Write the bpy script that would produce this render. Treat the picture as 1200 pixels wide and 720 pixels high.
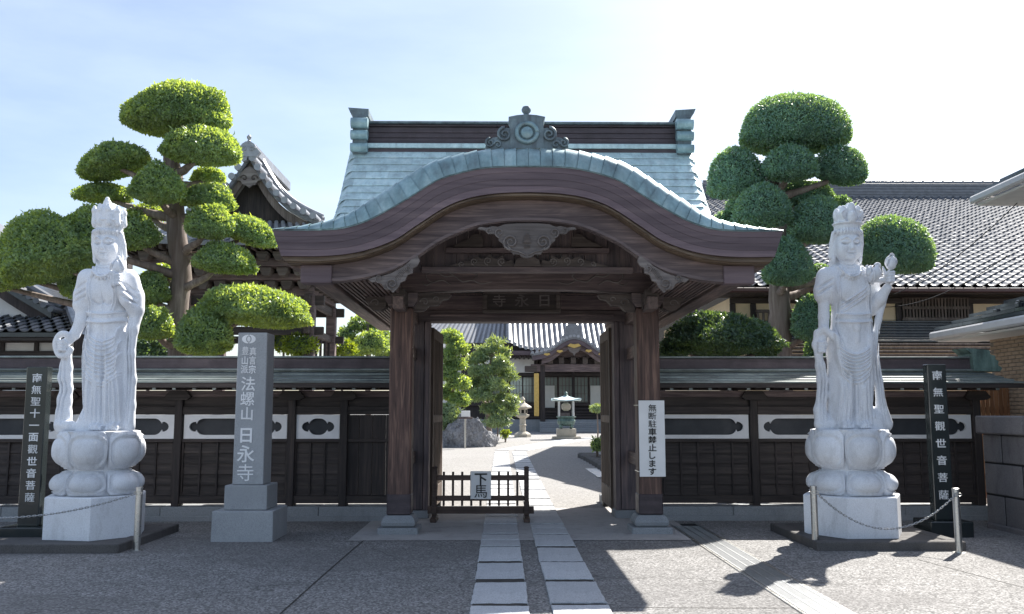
import bpy, bmesh, math, random
import numpy as np
from mathutils import Vector, Matrix, Euler

for o in list(bpy.data.objects):
    bpy.data.objects.remove(o, do_unlink=True)
scene = bpy.context.scene
COL = scene.collection
PI = math.pi
rnd = random.Random(7)

# ------------------------------------------------------------------ camera
FPX, HZ, VPX, CAMH = 1050.0, 484.0, 588.0, 1.6      # focal length (px of a 1200 px frame), horizon row, vanishing column
TH = math.atan((HZ - 360) / FPX)
PS = math.atan((600 - VPX) / FPX)
cam = bpy.data.cameras.new('camera')
cam.sensor_width = 36.0
cam.lens = FPX / 1200 * 36.0
cam.clip_start = 0.1
cam.clip_end = 3000
cam_ob = bpy.data.objects.new('camera', cam)
cam_ob.location = (0, 0, CAMH)
cam_ob.rotation_euler = (PI / 2 + TH, 0, -PS)
COL.objects.link(cam_ob)
scene.camera = cam_ob
_F = Vector((math.sin(PS) * math.cos(TH), math.cos(PS) * math.cos(TH), math.sin(TH)))
_R = Vector((math.cos(PS), -math.sin(PS), 0))
_U = _R.cross(_F)

def ray(px, py):
    return _F + _R * ((px - 600) / FPX) + _U * ((360 - py) / FPX)

def at(px, py, Y):
    """world point seen at photograph pixel (px, py) at distance Y"""
    d = ray(px, py)
    t = Y / d.y
    return Vector((d.x * t, Y, CAMH + d.z * t))

def gr(px, py, z=0.0):
    d = ray(px, py)
    t = (z - CAMH) / d.z
    return Vector((d.x * t, d.y * t, z))

# ------------------------------------------------------------------ sky, sun, exposure
SUN_AZ = math.atan2(0.60, 0.80)      # to the right of +Y, behind the gate
SUN_EL = math.radians(46)
world = bpy.data.worlds.new('World')
scene.world = world
world.use_nodes = True
wn, wl = world.node_tree.nodes, world.node_tree.links
wn.clear()
w_out = wn.new('ShaderNodeOutputWorld')
w_bg = wn.new('ShaderNodeBackground')
w_sky = wn.new('ShaderNodeTexSky')
w_sky.sky_type = 'NISHITA'
w_sky.sun_disc = False
w_sky.sun_elevation = SUN_EL
w_sky.sun_rotation = SUN_AZ
w_sky.air_density = 1.0
w_sky.dust_density = 1.5
w_sky.ozone_density = 1.2
w_sky.altitude = 20
# thin high cloud, the same all over the sky
w_tc = wn.new('ShaderNodeTexCoord')
w_map = wn.new('ShaderNodeMapping')
w_map.inputs['Scale'].default_value = (1.0, 1.6, 4.0)
w_n = wn.new('ShaderNodeTexNoise')
w_n.inputs['Scale'].default_value = 1.7
w_n.inputs['Detail'].default_value = 7
w_n.inputs['Roughness'].default_value = 0.55
w_r = wn.new('ShaderNodeMapRange')
w_r.inputs['From Min'].default_value = 0.35
w_r.inputs['From Max'].default_value = 0.85
w_r.inputs['To Min'].default_value = 0.04
w_r.inputs['To Max'].default_value = 0.34
w_mix = wn.new('ShaderNodeMix')
w_mix.data_type = 'RGBA'
w_mix.inputs[7].default_value = (9.2, 10.0, 11.2, 1)
wl.new(w_tc.outputs['Generated'], w_map.inputs['Vector'])
wl.new(w_map.outputs['Vector'], w_n.inputs['Vector'])
wl.new(w_n.outputs['Fac'], w_r.inputs['Value'])
wl.new(w_r.outputs['Result'], w_mix.inputs[0])
wl.new(w_sky.outputs['Color'], w_mix.inputs[6])
wl.new(w_mix.outputs[2], w_bg.inputs['Color'])
w_bg.inputs['Strength'].default_value = 0.077
wl.new(w_bg.outputs['Background'], w_out.inputs['Surface'])

sun = bpy.data.lights.new('sun', 'SUN')
sun.energy = 5.0
sun.angle = math.radians(0.53)
sun.color = (1.0, 0.955, 0.88)
sun_ob = bpy.data.objects.new('sun', sun)
sun_dir = Vector((math.sin(SUN_AZ) * math.cos(SUN_EL), math.cos(SUN_AZ) * math.cos(SUN_EL), math.sin(SUN_EL)))
sun_ob.rotation_euler = (-sun_dir).to_track_quat('-Z', 'Y').to_euler()
sun_ob.location = sun_dir * 60
COL.objects.link(sun_ob)

scene.view_settings.view_transform = 'Standard'
scene.view_settings.look = 'None'
scene.view_settings.gamma = 1.0
scene.view_settings.exposure = 1.25
scene.cycles.max_bounces = 6
scene.cycles.diffuse_bounces = 3
scene.cycles.glossy_bounces = 3
scene.cycles.transmission_bounces = 4
scene.cycles.transparent_max_bounces = 6
scene.cycles.use_denoising = True
# ------------------------------------------------------------------ materials
class NT:
    def __init__(s, name):
        s.m = bpy.data.materials.new(name)
        s.m.use_nodes = True
        s.t = s.m.node_tree
        s.n, s.l = s.t.nodes, s.t.links
        s.b = s.n['Principled BSDF']
        s.out = s.n['Material Output']
        s._tc = None
    def tc(s):
        if s._tc is None:
            s._tc = s.n.new('ShaderNodeTexCoord').outputs['Object']
        return s._tc
    def map(s, scale=(1, 1, 1), rot=(0, 0, 0)):
        k = s.n.new('ShaderNodeMapping')
        k.inputs['Scale'].default_value = scale
        k.inputs['Rotation'].default_value = rot
        s.l.new(s.tc(), k.inputs['Vector'])
        return k.outputs['Vector']
    def noise(s, scale, detail=5, rough=0.55, vec=None, dist=0.0):
        k = s.n.new('ShaderNodeTexNoise')
        k.inputs['Scale'].default_value = scale
        k.inputs['Detail'].default_value = detail
        k.inputs['Roughness'].default_value = rough
        k.inputs['Distortion'].default_value = dist
        s.l.new(vec if vec is not None else s.tc(), k.inputs['Vector'])
        return k.outputs['Fac']
    def voro(s, scale, vec=None, feature='F1', out='Distance'):
        k = s.n.new('ShaderNodeTexVoronoi')
        k.feature = feature
        k.inputs['Scale'].default_value = scale
        s.l.new(vec if vec is not None else s.tc(), k.inputs['Vector'])
        return k.outputs[out]
    def ramp(s, fac, stops):
        k = s.n.new('ShaderNodeValToRGB')
        e = k.color_ramp.elements
        while len(e) < len(stops):
            e.new(0.5)
        for q, (p, c) in zip(e, stops):
            q.position = p
            q.color = (c, c, c, 1) if isinstance(c, (int, float)) else tuple(c) + (1,)
        s.l.new(fac, k.inputs['Fac'])
        return k.outputs['Color']
    def mix(s, fac, a, b, mode='MIX'):
        k = s.n.new('ShaderNodeMix')
        k.data_type = 'RGBA'
        k.blend_type = mode
        for i, v in ((0, fac), (6, a), (7, b)):
            if isinstance(v, (int, float)):
                k.inputs[i].default_value = v if i == 0 else (v, v, v, 1)
            elif isinstance(v, tuple):
                k.inputs[i].default_value = v + (1,) if len(v) == 3 else v
            else:
                s.l.new(v, k.inputs[i])
        return k.outputs[2]
    def math(s, op, a, b=None):
        k = s.n.new('ShaderNodeMath')
        k.operation = op
        for i, v in ((0, a), (1, b)):
            if v is None:
                continue
            if isinstance(v, (int, float)):
                k.inputs[i].default_value = v
            else:
                s.l.new(v, k.inputs[i])
        return k.outputs[0]
    def rand(s):
        return s.n.new('ShaderNodeObjectInfo').outputs['Random']
    def color(s, c):
        if isinstance(c, tuple):
            s.b.inputs['Base Color'].default_value = c + (1,)
        else:
            s.l.new(c, s.b.inputs['Base Color'])
    def rough(s, v):
        if isinstance(v, (int, float)):
            s.b.inputs['Roughness'].default_value = v
        else:
            s.l.new(v, s.b.inputs['Roughness'])
    def bump(s, h, strength=0.3, dist=0.01):
        k = s.n.new('ShaderNodeBump')
        k.inputs['Strength'].default_value = strength
        k.inputs['Distance'].default_value = dist
        s.l.new(h, k.inputs['Height'])
        s.l.new(k.outputs['Normal'], s.b.inputs['Normal'])
    def sep(s, axis='Z'):
        k = s.n.new('ShaderNodeSeparateXYZ')
        s.l.new(s.tc(), k.inputs[0])
        return k.outputs[axis]

MAT = {}

def wood(name, c0, c1, c2, axis='Z', rough=0.7, scale=1.0, bump=0.35):
    t = NT(name)
    st = {'X': (0.9, 14, 14), 'Y': (14, 0.9, 14), 'Z': (14, 14, 0.9)}[axis]
    v = t.map(tuple(q * scale for q in st))
    g = t.noise(1.6, 6, 0.62, v, 0.6)
    fine = t.noise(9, 3, 0.6, v)
    big = t.noise(1.1, 3, 0.5)
    col = t.ramp(g, [(0.28, c0), (0.52, c1), (0.78, c2)])
    col = t.mix(t.ramp(big, [(0.35, 0.0), (0.7, 0.55)]), col, c0)
    r = t.rand()
    col = t.mix(1.0, col, t.ramp(r, [(0, 0.78), (1, 1.18)]), 'MULTIPLY')
    t.color(col)
    t.rough(t.ramp(g, [(0.3, rough + 0.1), (0.8, rough - 0.12)]))
    t.bump(t.math('ADD', t.math('MULTIPLY', g, 0.6), t.math('MULTIPLY', fine, 0.4)), bump, 0.006)
    MAT[name] = t.m
    return t.m

def stone(name, c0, c1, spk=0.3, grain=140, rough=0.75, stain=0.5, bump=0.25, stain_c=None):
    t = NT(name)
    n1 = t.noise(1.7, 6, 0.6)
    n2 = t.noise(grain, 2, 0.7)
    n3 = t.noise(6.5, 6, 0.65, t.map((1, 1, 0.45)))
    col = t.mix(n1, c0, c1)
    col = t.mix(spk, col, t.ramp(n2, [(0.32, 0.25), (0.5, 0.95), (0.68, 1.35)]), 'MULTIPLY')
    sc = stain_c or tuple(q * 0.45 for q in c0)
    col = t.mix(t.ramp(n3, [(0.52, 0.0), (0.78, stain)]), col, sc)
    t.color(t.mix(1.0, col, t.ramp(t.rand(), [(0, 0.88), (1, 1.1)]), 'MULTIPLY'))
    t.rough(t.ramp(n3, [(0.3, rough - 0.1), (0.7, rough + 0.1)]))
    t.bump(t.math('ADD', t.math('MULTIPLY', n2, 0.4), n3), bump, 0.006)
    MAT[name] = t.m
    return t.m

def plain(name, c, rough=0.6, metal=0.0, var=0.15, scale=8.0, bump=0.1):
    t = NT(name)
    n = t.noise(scale, 5, 0.6)
    col = t.mix(1.0, c, t.ramp(n, [(0.3, 1 - var), (0.7, 1 + var)]), 'MULTIPLY')
    t.color(t.mix(1.0, col, t.ramp(t.rand(), [(0, 0.92), (1, 1.08)]), 'MULTIPLY'))
    t.b.inputs['Metallic'].default_value = metal
    t.rough(t.ramp(n, [(0.3, min(1, rough + 0.08)), (0.7, max(0, rough - 0.08))]))
    t.bump(n, bump, 0.01)
    MAT[name] = t.m
    return t.m

def copper(name, c0, c1, c2, rough=0.5, streak=(9, 9, 1.4), var=0.25):
    """weathered copper sheet: pale verdigris with streaks and dark seams of dirt"""
    t = NT(name)
    n1 = t.noise(1.0, 6, 0.6, t.map(streak))
    n2 = t.noise(5.0, 5, 0.6)
    n3 = t.noise(30, 4, 0.6)
    col = t.ramp(n1, [(0.25, c2), (0.48, c0), (0.72, c1)])
    col = t.mix(t.ramp(n2, [(0.45, 0.0), (0.75, 0.6)]), col, c2)
    col = t.mix(0.25, col, t.ramp(n3, [(0.3, 0.6), (0.7, 1.2)]), 'MULTIPLY')
    t.color(t.mix(1.0, col, t.ramp(t.rand(), [(0, 1 - var), (1, 1 + var * 0.6)]), 'MULTIPLY'))
    t.b.inputs['Metallic'].default_value = 0.25
    t.rough(t.ramp(n2, [(0.3, rough - 0.08), (0.7, rough + 0.15)]))
    t.bump(t.math('ADD', n2, t.math('MULTIPLY', n3, 0.4)), 0.18, 0.01)
    MAT[name] = t.m
    return t.m

def leaf(name, dark, mid, tip, trans=0.35, clump=3.0, rough=0.40):
    t = NT(name)
    n1 = t.noise(clump, 4, 0.6)
    n2 = t.noise(60, 2, 0.6)
    col = t.ramp(n1, [(0.3, dark), (0.55, mid), (0.8, tip)])
    col = t.mix(0.8, col, t.ramp(n2, [(0.3, 0.55), (0.7, 1.5)]), 'MULTIPLY')
    t.color(col)
    t.rough(rough)
    t.b.inputs['Specular IOR Level'].default_value = 0.6
    tr = t.n.new('ShaderNodeBsdfTranslucent')
    t.l.new(t.mix(1.0, col, (1.75, 1.45, 0.30), 'MULTIPLY'), tr.inputs['Color'])
    ms = t.n.new('ShaderNodeMixShader')
    ms.inputs[0].default_value = trans
    t.l.new(t.b.outputs[0], ms.inputs[1])
    t.l.new(tr.outputs[0], ms.inputs[2])
    t.l.new(ms.outputs[0], t.out.inputs['Surface'])
    MAT[name] = t.m
    return t.m

def glass(name, c=(0.03, 0.04, 0.045), rough=0.06):
    t = NT(name)
    n = t.noise(0.8, 2)
    t.color(t.mix(n, c, tuple(q * 1.8 for q in c)))
    t.rough(rough)
    t.b.inputs['Specular IOR Level'].default_value = 0.8
    t.bump(n, 0.03, 0.05)
    MAT[name] = t.m

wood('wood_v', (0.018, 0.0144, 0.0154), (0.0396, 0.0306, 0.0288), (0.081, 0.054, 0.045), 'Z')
wood('gate_v', (0.0599, 0.048, 0.0543), (0.1316, 0.1016, 0.1015), (0.2694, 0.1796, 0.1586), 'Z')  # gate_* woods: lightened copies, veil of backlight put into the colour
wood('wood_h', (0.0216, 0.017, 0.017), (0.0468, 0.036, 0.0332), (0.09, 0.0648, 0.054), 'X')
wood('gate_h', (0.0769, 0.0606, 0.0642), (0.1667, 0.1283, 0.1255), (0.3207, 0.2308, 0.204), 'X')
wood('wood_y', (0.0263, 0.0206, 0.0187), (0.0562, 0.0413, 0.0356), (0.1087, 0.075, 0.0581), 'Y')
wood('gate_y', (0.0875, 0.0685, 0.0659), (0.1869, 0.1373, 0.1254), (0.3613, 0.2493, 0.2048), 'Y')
wood('wood_pillar', (0.0375, 0.0225, 0.0212), (0.125, 0.0688, 0.053), (0.35, 0.2063, 0.1458), 'Z', 0.62)
wood('wood_beam', (0.0641, 0.0468, 0.0523), (0.164, 0.1216, 0.1177), (0.3875, 0.2809, 0.2513), 'X')
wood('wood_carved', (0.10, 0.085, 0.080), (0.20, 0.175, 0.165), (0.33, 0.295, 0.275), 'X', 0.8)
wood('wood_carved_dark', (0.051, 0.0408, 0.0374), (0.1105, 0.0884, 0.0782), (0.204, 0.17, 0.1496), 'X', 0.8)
wood('wood_door', (0.045, 0.032, 0.026), (0.11, 0.078, 0.060), (0.19, 0.14, 0.11), 'Z', 0.75)
wood('wood_fascia', (0.0876, 0.0631, 0.0744), (0.1445, 0.106, 0.1179), (0.2188, 0.159, 0.1614), 'X', 0.62, 0.6)
wood('wood_mould', (0.06, 0.042, 0.028), (0.17, 0.12, 0.08), (0.32, 0.24, 0.16), 'X', 0.75)
wood('wood_bleached', (0.07, 0.055, 0.048), (0.15, 0.12, 0.105), (0.26, 0.22, 0.19), 'Z', 0.8)
wood('wood_barrier', (0.035, 0.022, 0.018), (0.07, 0.042, 0.032), (0.12, 0.075, 0.055), 'X', 0.6)
wood('cedar', (0.24, 0.11, 0.05), (0.36, 0.17, 0.08), (0.46, 0.25, 0.13), 'Z', 0.7)
wood('bark', (0.11, 0.085, 0.072), (0.25, 0.20, 0.175), (0.42, 0.355, 0.32), 'Z', 0.9, 0.55, 0.9)
stone('granite_post', (0.30, 0.315, 0.335), (0.40, 0.415, 0.43), 0.55, 170, 0.6, 0.25)
stone('granite_base', (0.22, 0.235, 0.25), (0.31, 0.325, 0.34), 0.5, 150, 0.75, 0.35)
stone('granite_white', (0.68, 0.70, 0.74), (0.83, 0.85, 0.89), 0.2, 95, 0.78, 0.5, 0.25, (0.33, 0.325, 0.325))
stone('granite_black', (0.020, 0.026, 0.028), (0.034, 0.042, 0.044), 0.5, 260, 0.14, 0.1, 0.03)
stone('platform_stone', (0.075, 0.07, 0.068), (0.13, 0.122, 0.118), 0.5, 90, 0.9, 0.5)
stone('rock', (0.10, 0.105, 0.125), (0.46, 0.46, 0.47), 0.5, 14, 0.9, 0.9, 1.0, (0.05, 0.052, 0.06))
stone('lantern_stone', (0.42, 0.38, 0.31), (0.56, 0.51, 0.43), 0.25, 60, 0.9, 0.5)
stone('block_stone', (0.11, 0.105, 0.11), (0.20, 0.19, 0.195), 0.4, 70, 0.9, 0.6)
stone('slab_stone', (0.40, 0.415, 0.44), (0.58, 0.59, 0.60), 0.5, 80, 0.8, 0.45, 0.5, (0.20, 0.205, 0.215))
copper('copper_tile', (0.54, 0.70, 0.72), (0.69, 0.82, 0.82), (0.36, 0.44, 0.46), 0.5, (9, 9, 1.4), 0.13)
copper('copper_rim', (0.27, 0.41, 0.44), (0.43, 0.57, 0.585), (0.15, 0.20, 0.22), 0.40, (6, 6, 2.5), 0.18)
copper('copper_fence', (0.20, 0.235, 0.225), (0.36, 0.41, 0.395), (0.12, 0.12, 0.12), 0.42, (1.2, 9, 9), 0.3)
copper('copper_brown', (0.075, 0.058, 0.066), (0.11, 0.085, 0.092), (0.05, 0.039, 0.043), 0.5, (0.5, 6, 12), 0.15)
copper('bronze', (0.13, 0.21, 0.19), (0.26, 0.38, 0.34), (0.05, 0.07, 0.065), 0.5)
copper('ornament_copper', (0.17, 0.22, 0.24), (0.25, 0.33, 0.35), (0.08, 0.085, 0.098), 0.5)
plain('steel', (0.55, 0.545, 0.53), 0.32, 1.0, 0.06, 30)
plain('grate_steel', (0.36, 0.37, 0.38), 0.42, 0.85, 0.12, 40)
plain('white_paint', (0.80, 0.80, 0.80), 0.55, 0, 0.04, 5)
plain('white_panel', (0.74, 0.74, 0.755), 0.65, 0, 0.07, 4)
plain('plaster', (0.72, 0.71, 0.69), 0.85, 0, 0.08, 3)
plain('ochre', (0.70, 0.56, 0.38), 0.9, 0, 0.10, 2)
plain('brick_tan', (0.33, 0.255, 0.185), 0.85, 0, 0.16, 9)
plain('mortar', (0.22, 0.20, 0.18), 0.9, 0, 0.1, 9)
plain('ink', (0.012, 0.012, 0.013), 0.6, 0, 0.1, 9)
plain('gold', (0.62, 0.42, 0.13), 0.42, 0.5, 0.12, 9)
plain('dark_void', (0.006, 0.006, 0.007), 0.95, 0, 0.1, 3)
plain('dark_metal', (0.035, 0.036, 0.038), 0.5, 0.5, 0.1, 9)
plain('backing', (0.030, 0.034, 0.042), 0.6, 0, 0.12, 5)
plain('soil', (0.035, 0.031, 0.027), 0.95, 0, 0.3, 6, 0.6)
plain('gutter', (0.52, 0.52, 0.53), 0.45, 0, 0.06, 5)
plain('fascia_red', (0.07, 0.036, 0.034), 0.5, 0, 0.1, 4)
plain('paint_white_letter', (0.86, 0.86, 0.87), 0.6, 0, 0.05, 12)
plain('silver_letter', (0.74, 0.76, 0.78), 0.5, 0, 0.08, 20)
plain('tile_blue', (0.11, 0.12, 0.14), 0.48, 0.0, 0.22, 7, 0.15)
plain('tile_grey', (0.17, 0.175, 0.19), 0.36, 0.0, 0.2, 6, 0.15)
plain('tile_light', (0.30, 0.31, 0.335), 0.4, 0.0, 0.2, 6, 0.15)
plain('tile_black', (0.035, 0.038, 0.044), 0.17, 0.0, 0.2, 6, 0.12)
plain('tile_gloss', (0.05, 0.058, 0.07), 0.16, 0.0, 0.12, 3, 0.0)
plain('paper_screen', (0.56, 0.55, 0.50), 0.9, 0, 0.06, 3)
glass('glass')
glass('hall_glass', (0.15, 0.175, 0.16), 0.08)  # pale green base paints in reflections, and curtains behind the panes
leaf('leaf_left', (0.179, 0.283, 0.161), (0.284, 0.414, 0.217), (0.463, 0.583, 0.264), 0.5, 4.0)
leaf('leaf_right', (0.131, 0.259, 0.22), (0.2, 0.353, 0.294), (0.27, 0.447, 0.326), 0.4, 5.0)
leaf('leaf_pine', (0.19, 0.28, 0.17), (0.29, 0.40, 0.24), (0.42, 0.52, 0.32), 0.3, 2.0)
leaf('leaf_dark', (0.066, 0.123, 0.1), (0.099, 0.18, 0.129), (0.154, 0.247, 0.143), 0.4, 3.0)
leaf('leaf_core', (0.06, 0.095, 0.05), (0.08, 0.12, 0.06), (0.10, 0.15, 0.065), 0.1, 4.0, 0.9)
leaf('leaf_bright', (0.12, 0.19, 0.03), (0.20, 0.29, 0.05), (0.32, 0.39, 0.07), 0.5, 4.0)

def ground_material():
    t = NT('asphalt')
    n0 = t.noise(0.35, 5, 0.6)
    n1 = t.noise(2.6, 6, 0.65)
    agg = t.voro(58, None, 'F1', 'Color')
    agd = t.voro(58)
    fine = t.noise(180, 2, 0.7)
    col = t.mix(n0, (0.165, 0.160, 0.157), (0.235, 0.229, 0.224))
    bw = t.n.new('ShaderNodeRGBToBW')
    t.l.new(agg, bw.inputs[0])
    col = t.mix(0.9, col, t.ramp(bw.outputs[0], [(0.15, 0.36), (0.5, 1.0), (0.85, 1.95)]), 'MULTIPLY')
    col = t.mix(0.5, col, t.ramp(fine, [(0.3, 0.6), (0.7, 1.35)]), 'MULTIPLY')
    col = t.mix(t.ramp(n1, [(0.42, 0.0), (0.75, 0.45)]), col, (0.11, 0.105, 0.10))
    warp = t.n.new('ShaderNodeVectorMath'); warp.operation = 'ADD'
    wn_ = t.n.new('ShaderNodeTexNoise'); wn_.inputs['Scale'].default_value = 1.3; wn_.inputs['Detail'].default_value = 6
    t.l.new(t.tc(), wn_.inputs['Vector']); t.l.new(t.tc(), warp.inputs[0]); t.l.new(wn_.outputs['Color'], warp.inputs[1])
    crack = t.voro(0.30, warp.outputs[0], 'DISTANCE_TO_EDGE')
    patch = t.noise(0.16, 4, 0.55, t.map((1, 2.2, 1)))
    col = t.mix(t.ramp(patch, [(0.50, 0.0), (0.53, 0.32)]), col, (0.12, 0.115, 0.112))
    t.color(t.mix(t.ramp(crack, [(0.0, 0.5), (0.003, 0.3), (0.006, 0.0)]), col, (0.045, 0.043, 0.04)))
    t.rough(0.9)
    t.bump(t.math('ADD', t.math('MULTIPLY', agd, -1.0), t.math('MULTIPLY', fine, 0.5)), 0.7, 0.006)
    MAT['asphalt'] = t.m
    t = NT('concrete')
    n0 = t.noise(0.9, 6, 0.65)
    n1 = t.noise(90, 3, 0.7)
    n2 = t.noise(4, 6, 0.7)
    col = t.mix(n0, (0.34, 0.325, 0.315), (0.46, 0.445, 0.435))
    col = t.mix(0.5, col, t.ramp(n1, [(0.3, 0.6), (0.7, 1.3)]), 'MULTIPLY')
    t.color(t.mix(t.ramp(n2, [(0.5, 0.0), (0.75, 0.5)]), col, (0.10, 0.09, 0.085)))
    t.rough(0.85)
    t.bump(t.math('ADD', n1, n2), 0.3, 0.006)
    MAT['concrete'] = t.m
    t = NT('gravel')
    n0 = t.noise(0.3, 5, 0.6)
    v = t.voro(38, None, 'F1', 'Color')
    bw = t.n.new('ShaderNodeRGBToBW')
    t.l.new(v, bw.inputs[0])
    col = t.mix(n0, (0.215, 0.207, 0.20), (0.28, 0.272, 0.264))
    t.color(t.mix(0.6, col, t.ramp(bw.outputs[0], [(0.2, 0.6), (0.8, 1.4)]), 'MULTIPLY'))
    t.rough(0.95)
    t.bump(t.voro(38), 0.6, 0.01)
    MAT['gravel'] = t.m
ground_material()

# ------------------------------------------------------------------ geometry helpers
class MB:
    """collects shapes and links them as ONE mesh object"""
    def __init__(s):
        s.v, s.f = [], []
    def add(s, vs, fs):
        b = len(s.v)
        s.v += [tuple(q) for q in vs]
        s.f += [tuple(i + b for i in f) for f in fs]
        return s
    def box(s, x0, x1, y0, y1, z0, z1, c=0.0, M=None):
        if c <= 0:
            vs = [(x, y, z) for z in (z0, z1) for y in (y0, y1) for x in (x0, x1)]
            fs = [(0, 2, 3, 1), (4, 5, 7, 6), (0, 1, 5, 4), (2, 6, 7, 3), (0, 4, 6, 2), (1, 3, 7, 5)]
        else:
            lo, hi = (x0, y0, z0), (x1, y1, z1)
            c = min(c, (x1 - x0) * .45, (y1 - y0) * .45, (z1 - z0) * .45)
            vs, idx = [], {}
            for sx in (0, 1):
                for sy in (0, 1):
                    for sz in (0, 1):
                        k = (sx, sy, sz)
                        for a in range(3):      # vertex lying on the face normal to axis a
                            p = [(lo[i] if k[i] == 0 else hi[i]) for i in range(3)]
                            for i in range(3):
                                if i != a:
                                    p[i] += c if k[i] == 0 else -c
                            idx[k + (a,)] = len(vs)
                            vs.append(tuple(p))
            fs = []
            for a in range(3):
                i, j = [q for q in range(3) if q != a]
                for sd in (0, 1):
                    def K(u, w):
                        k = [0, 0, 0]; k[a] = sd; k[i] = u; k[j] = w
                        return idx[tuple(k) + (a,)]
                    fs.append((K(0, 0), K(1, 0), K(1, 1), K(0, 1)))
            for a in range(3):                  # edges along axis a
                i, j = [q for q in range(3) if q != a]
                for u in (0, 1):
                    for w in (0, 1):
                        def K(e, ax):
                            k = [0, 0, 0]; k[a] = e; k[i] = u; k[j] = w
                            return idx[tuple(k) + (ax,)]
                        fs.append((K(0, i), K(1, i), K(1, j), K(0, j)))
            for k in [(a, b, d) for a in (0, 1) for b in (0, 1) for d in (0, 1)]:
                fs.append((idx[k + (0,)], idx[k + (1,)], idx[k + (2,)]))
        if M is not None:
            vs = [M @ Vector(q) for q in vs]
        return s.add(vs, fs)
    def bar(s, p, q, w, h, c=0.0, up=(0, 0, 1)):
        """box of section w x h from p to q"""
        p, q = Vector(p), Vector(q)
        d = q - p
        L = d.length
        d.normalize()
        u = Vector(up)
        if abs(d.dot(u)) > 0.98:
            u = Vector((0, 1, 0))
        r = d.cross(u).normalized()
        u = r.cross(d)
        M = Matrix((r, d, u)).transposed().to_4x4()
        M.translation = p
        return s.box(-w / 2, w / 2, 0, L, -h / 2, h / 2, c, M)
    def prism(s, pts, y0, y1, axis='Y'):
        """polygon in XZ (axis Y), YZ (axis X) or XY (axis Z), extruded"""
        n = len(pts)
        def P(a, b, t):
            return {'Y': (a, t, b), 'X': (t, a, b), 'Z': (a, b, t)}[axis]
        vs = [P(a, b, y0) for a, b in pts] + [P(a, b, y1) for a, b in pts]
        fs = [tuple(range(n)), tuple(range(2 * n - 1, n - 1, -1))]
        fs += [(i, i + n, (i + 1) % n + n, (i + 1) % n) for i in range(n)]
        return s.add(vs, fs)
    def strip(s, top, bot, y0, y1):
        """band between two XZ polylines (same length), extruded from y0 to y1"""
        n = len(top)
        vs = []
        for y in (y0, y1):
            vs += [(a, y, b) for a, b in top] + [(a, y, b) for a, b in bot]
        fs = []
        for i in range(n - 1):
            fs.append((i, i + 1, n + i + 1, n + i))
            fs.append((2 * n + i, 3 * n + i, 3 * n + i + 1, 2 * n + i + 1))
            fs.append((i, 2 * n + i, 2 * n + i + 1, i + 1))
            fs.append((n + i, n + i + 1, 3 * n + i + 1, 3 * n + i))
        fs.append((0, n, 3 * n, 2 * n))
        fs.append((n - 1, 3 * n - 1, 4 * n - 1, 2 * n - 1))
        return s.add(vs, fs)
    def tube(s, path, r, n=8, cap=True):
        pts = [Vector(p) for p in path]
        rr = r if isinstance(r, (list, tuple)) else [r] * len(pts)
        vs, fs = [], []
        ref = None
        for i, p in enumerate(pts):
            d = (pts[min(i + 1, len(pts) - 1)] - pts[max(i - 1, 0)]).normalized()
            if ref is None:
                ref = Vector((0, 0, 1)) if abs(d.z) < 0.9 else Vector((1, 0, 0))
            a = d.cross(ref)
            if a.length < 1e-5:
                a = d.cross(Vector((0, 1, 0)))
            a.normalize()
            b = d.cross(a)
            ref = a.cross(d) * 1.0
            for k in range(n):
                t = 2 * PI * k / n
                vs.append(p + (a * math.cos(t) + b * math.sin(t)) * rr[i])
        for i in range(len(pts) - 1):
            for k in range(n):
                k2 = (k + 1) % n
                fs.append((i * n + k, i * n + k2, (i + 1) * n + k2, (i + 1) * n + k))
        if cap:
            fs.append(tuple(range(n - 1, -1, -1)))
            fs.append(tuple((len(pts) - 1) * n + k for k in range(n)))
        return s.add(vs, fs)
    def lathe(s, prof, c=(0, 0, 0), n=20, ph=0.0, cap=True):
        """profile [(radius, z)] about a vertical axis"""
        vs, fs = [], []
        for r, z in prof:
            for k in range(n):
                t = 2 * PI * k / n + ph
                vs.append((c[0] + r * math.cos(t), c[1] + r * math.sin(t), c[2] + z))
        m = len(prof)
        for i in range(m - 1):
            for k in range(n):
                k2 = (k + 1) % n
                fs.append((i * n + k, i * n + k2, (i + 1) * n + k2, (i + 1) * n + k))
        if cap:
            fs.append(tuple(range(n - 1, -1, -1)))
            fs.append(tuple((m - 1) * n + k for k in range(n)))
        return s.add(vs, fs)
    def mesh(s, name, mat, smooth=False):
        me = bpy.data.meshes.new(name)
        me.from_pydata(s.v, [], s.f)
        me.materials.append(MAT[mat] if isinstance(mat, str) else mat)
        bm = bmesh.new()
        bm.from_mesh(me)
        bmesh.ops.recalc_face_normals(bm, faces=bm.faces)
        bm.to_mesh(me)
        bm.free()
        if smooth:
            for p in me.polygons:
                p.use_smooth = True
            if smooth != 'all':
                me.set_sharp_from_angle(angle=math.radians(38))
        return me
    def build(s, name, mat, parent=None, smooth=False):
        return link(name, s.mesh(name, mat, smooth), parent)

def link(name, me, parent=None, loc=None, rot=None, scale=None):
    """geometry given in world coordinates stays there, whatever the parent"""
    o = bpy.data.objects.new(name, me)
    COL.objects.link(o)
    if parent is not None:
        o.parent = parent
    if loc is not None:
        o.location = Vector(loc) - base_of(parent)
    elif parent is not None:
        o.location = -base_of(parent)
    if rot is not None:
        o.rotation_euler = rot
    if scale is not None:
        o.scale = scale
    return o

def base_of(p):
    b = Vector((0, 0, 0))
    while p is not None:
        b = b + Vector(p.location)
        p = p.parent
    return b

def thing(name, label, cat, loc=(0, 0, 0), group=None):
    o = bpy.data.objects.new(name, None)
    o.empty_display_size = 0.3
    COL.objects.link(o)
    o.location = loc
    return tag(o, label, cat, group)

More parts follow.
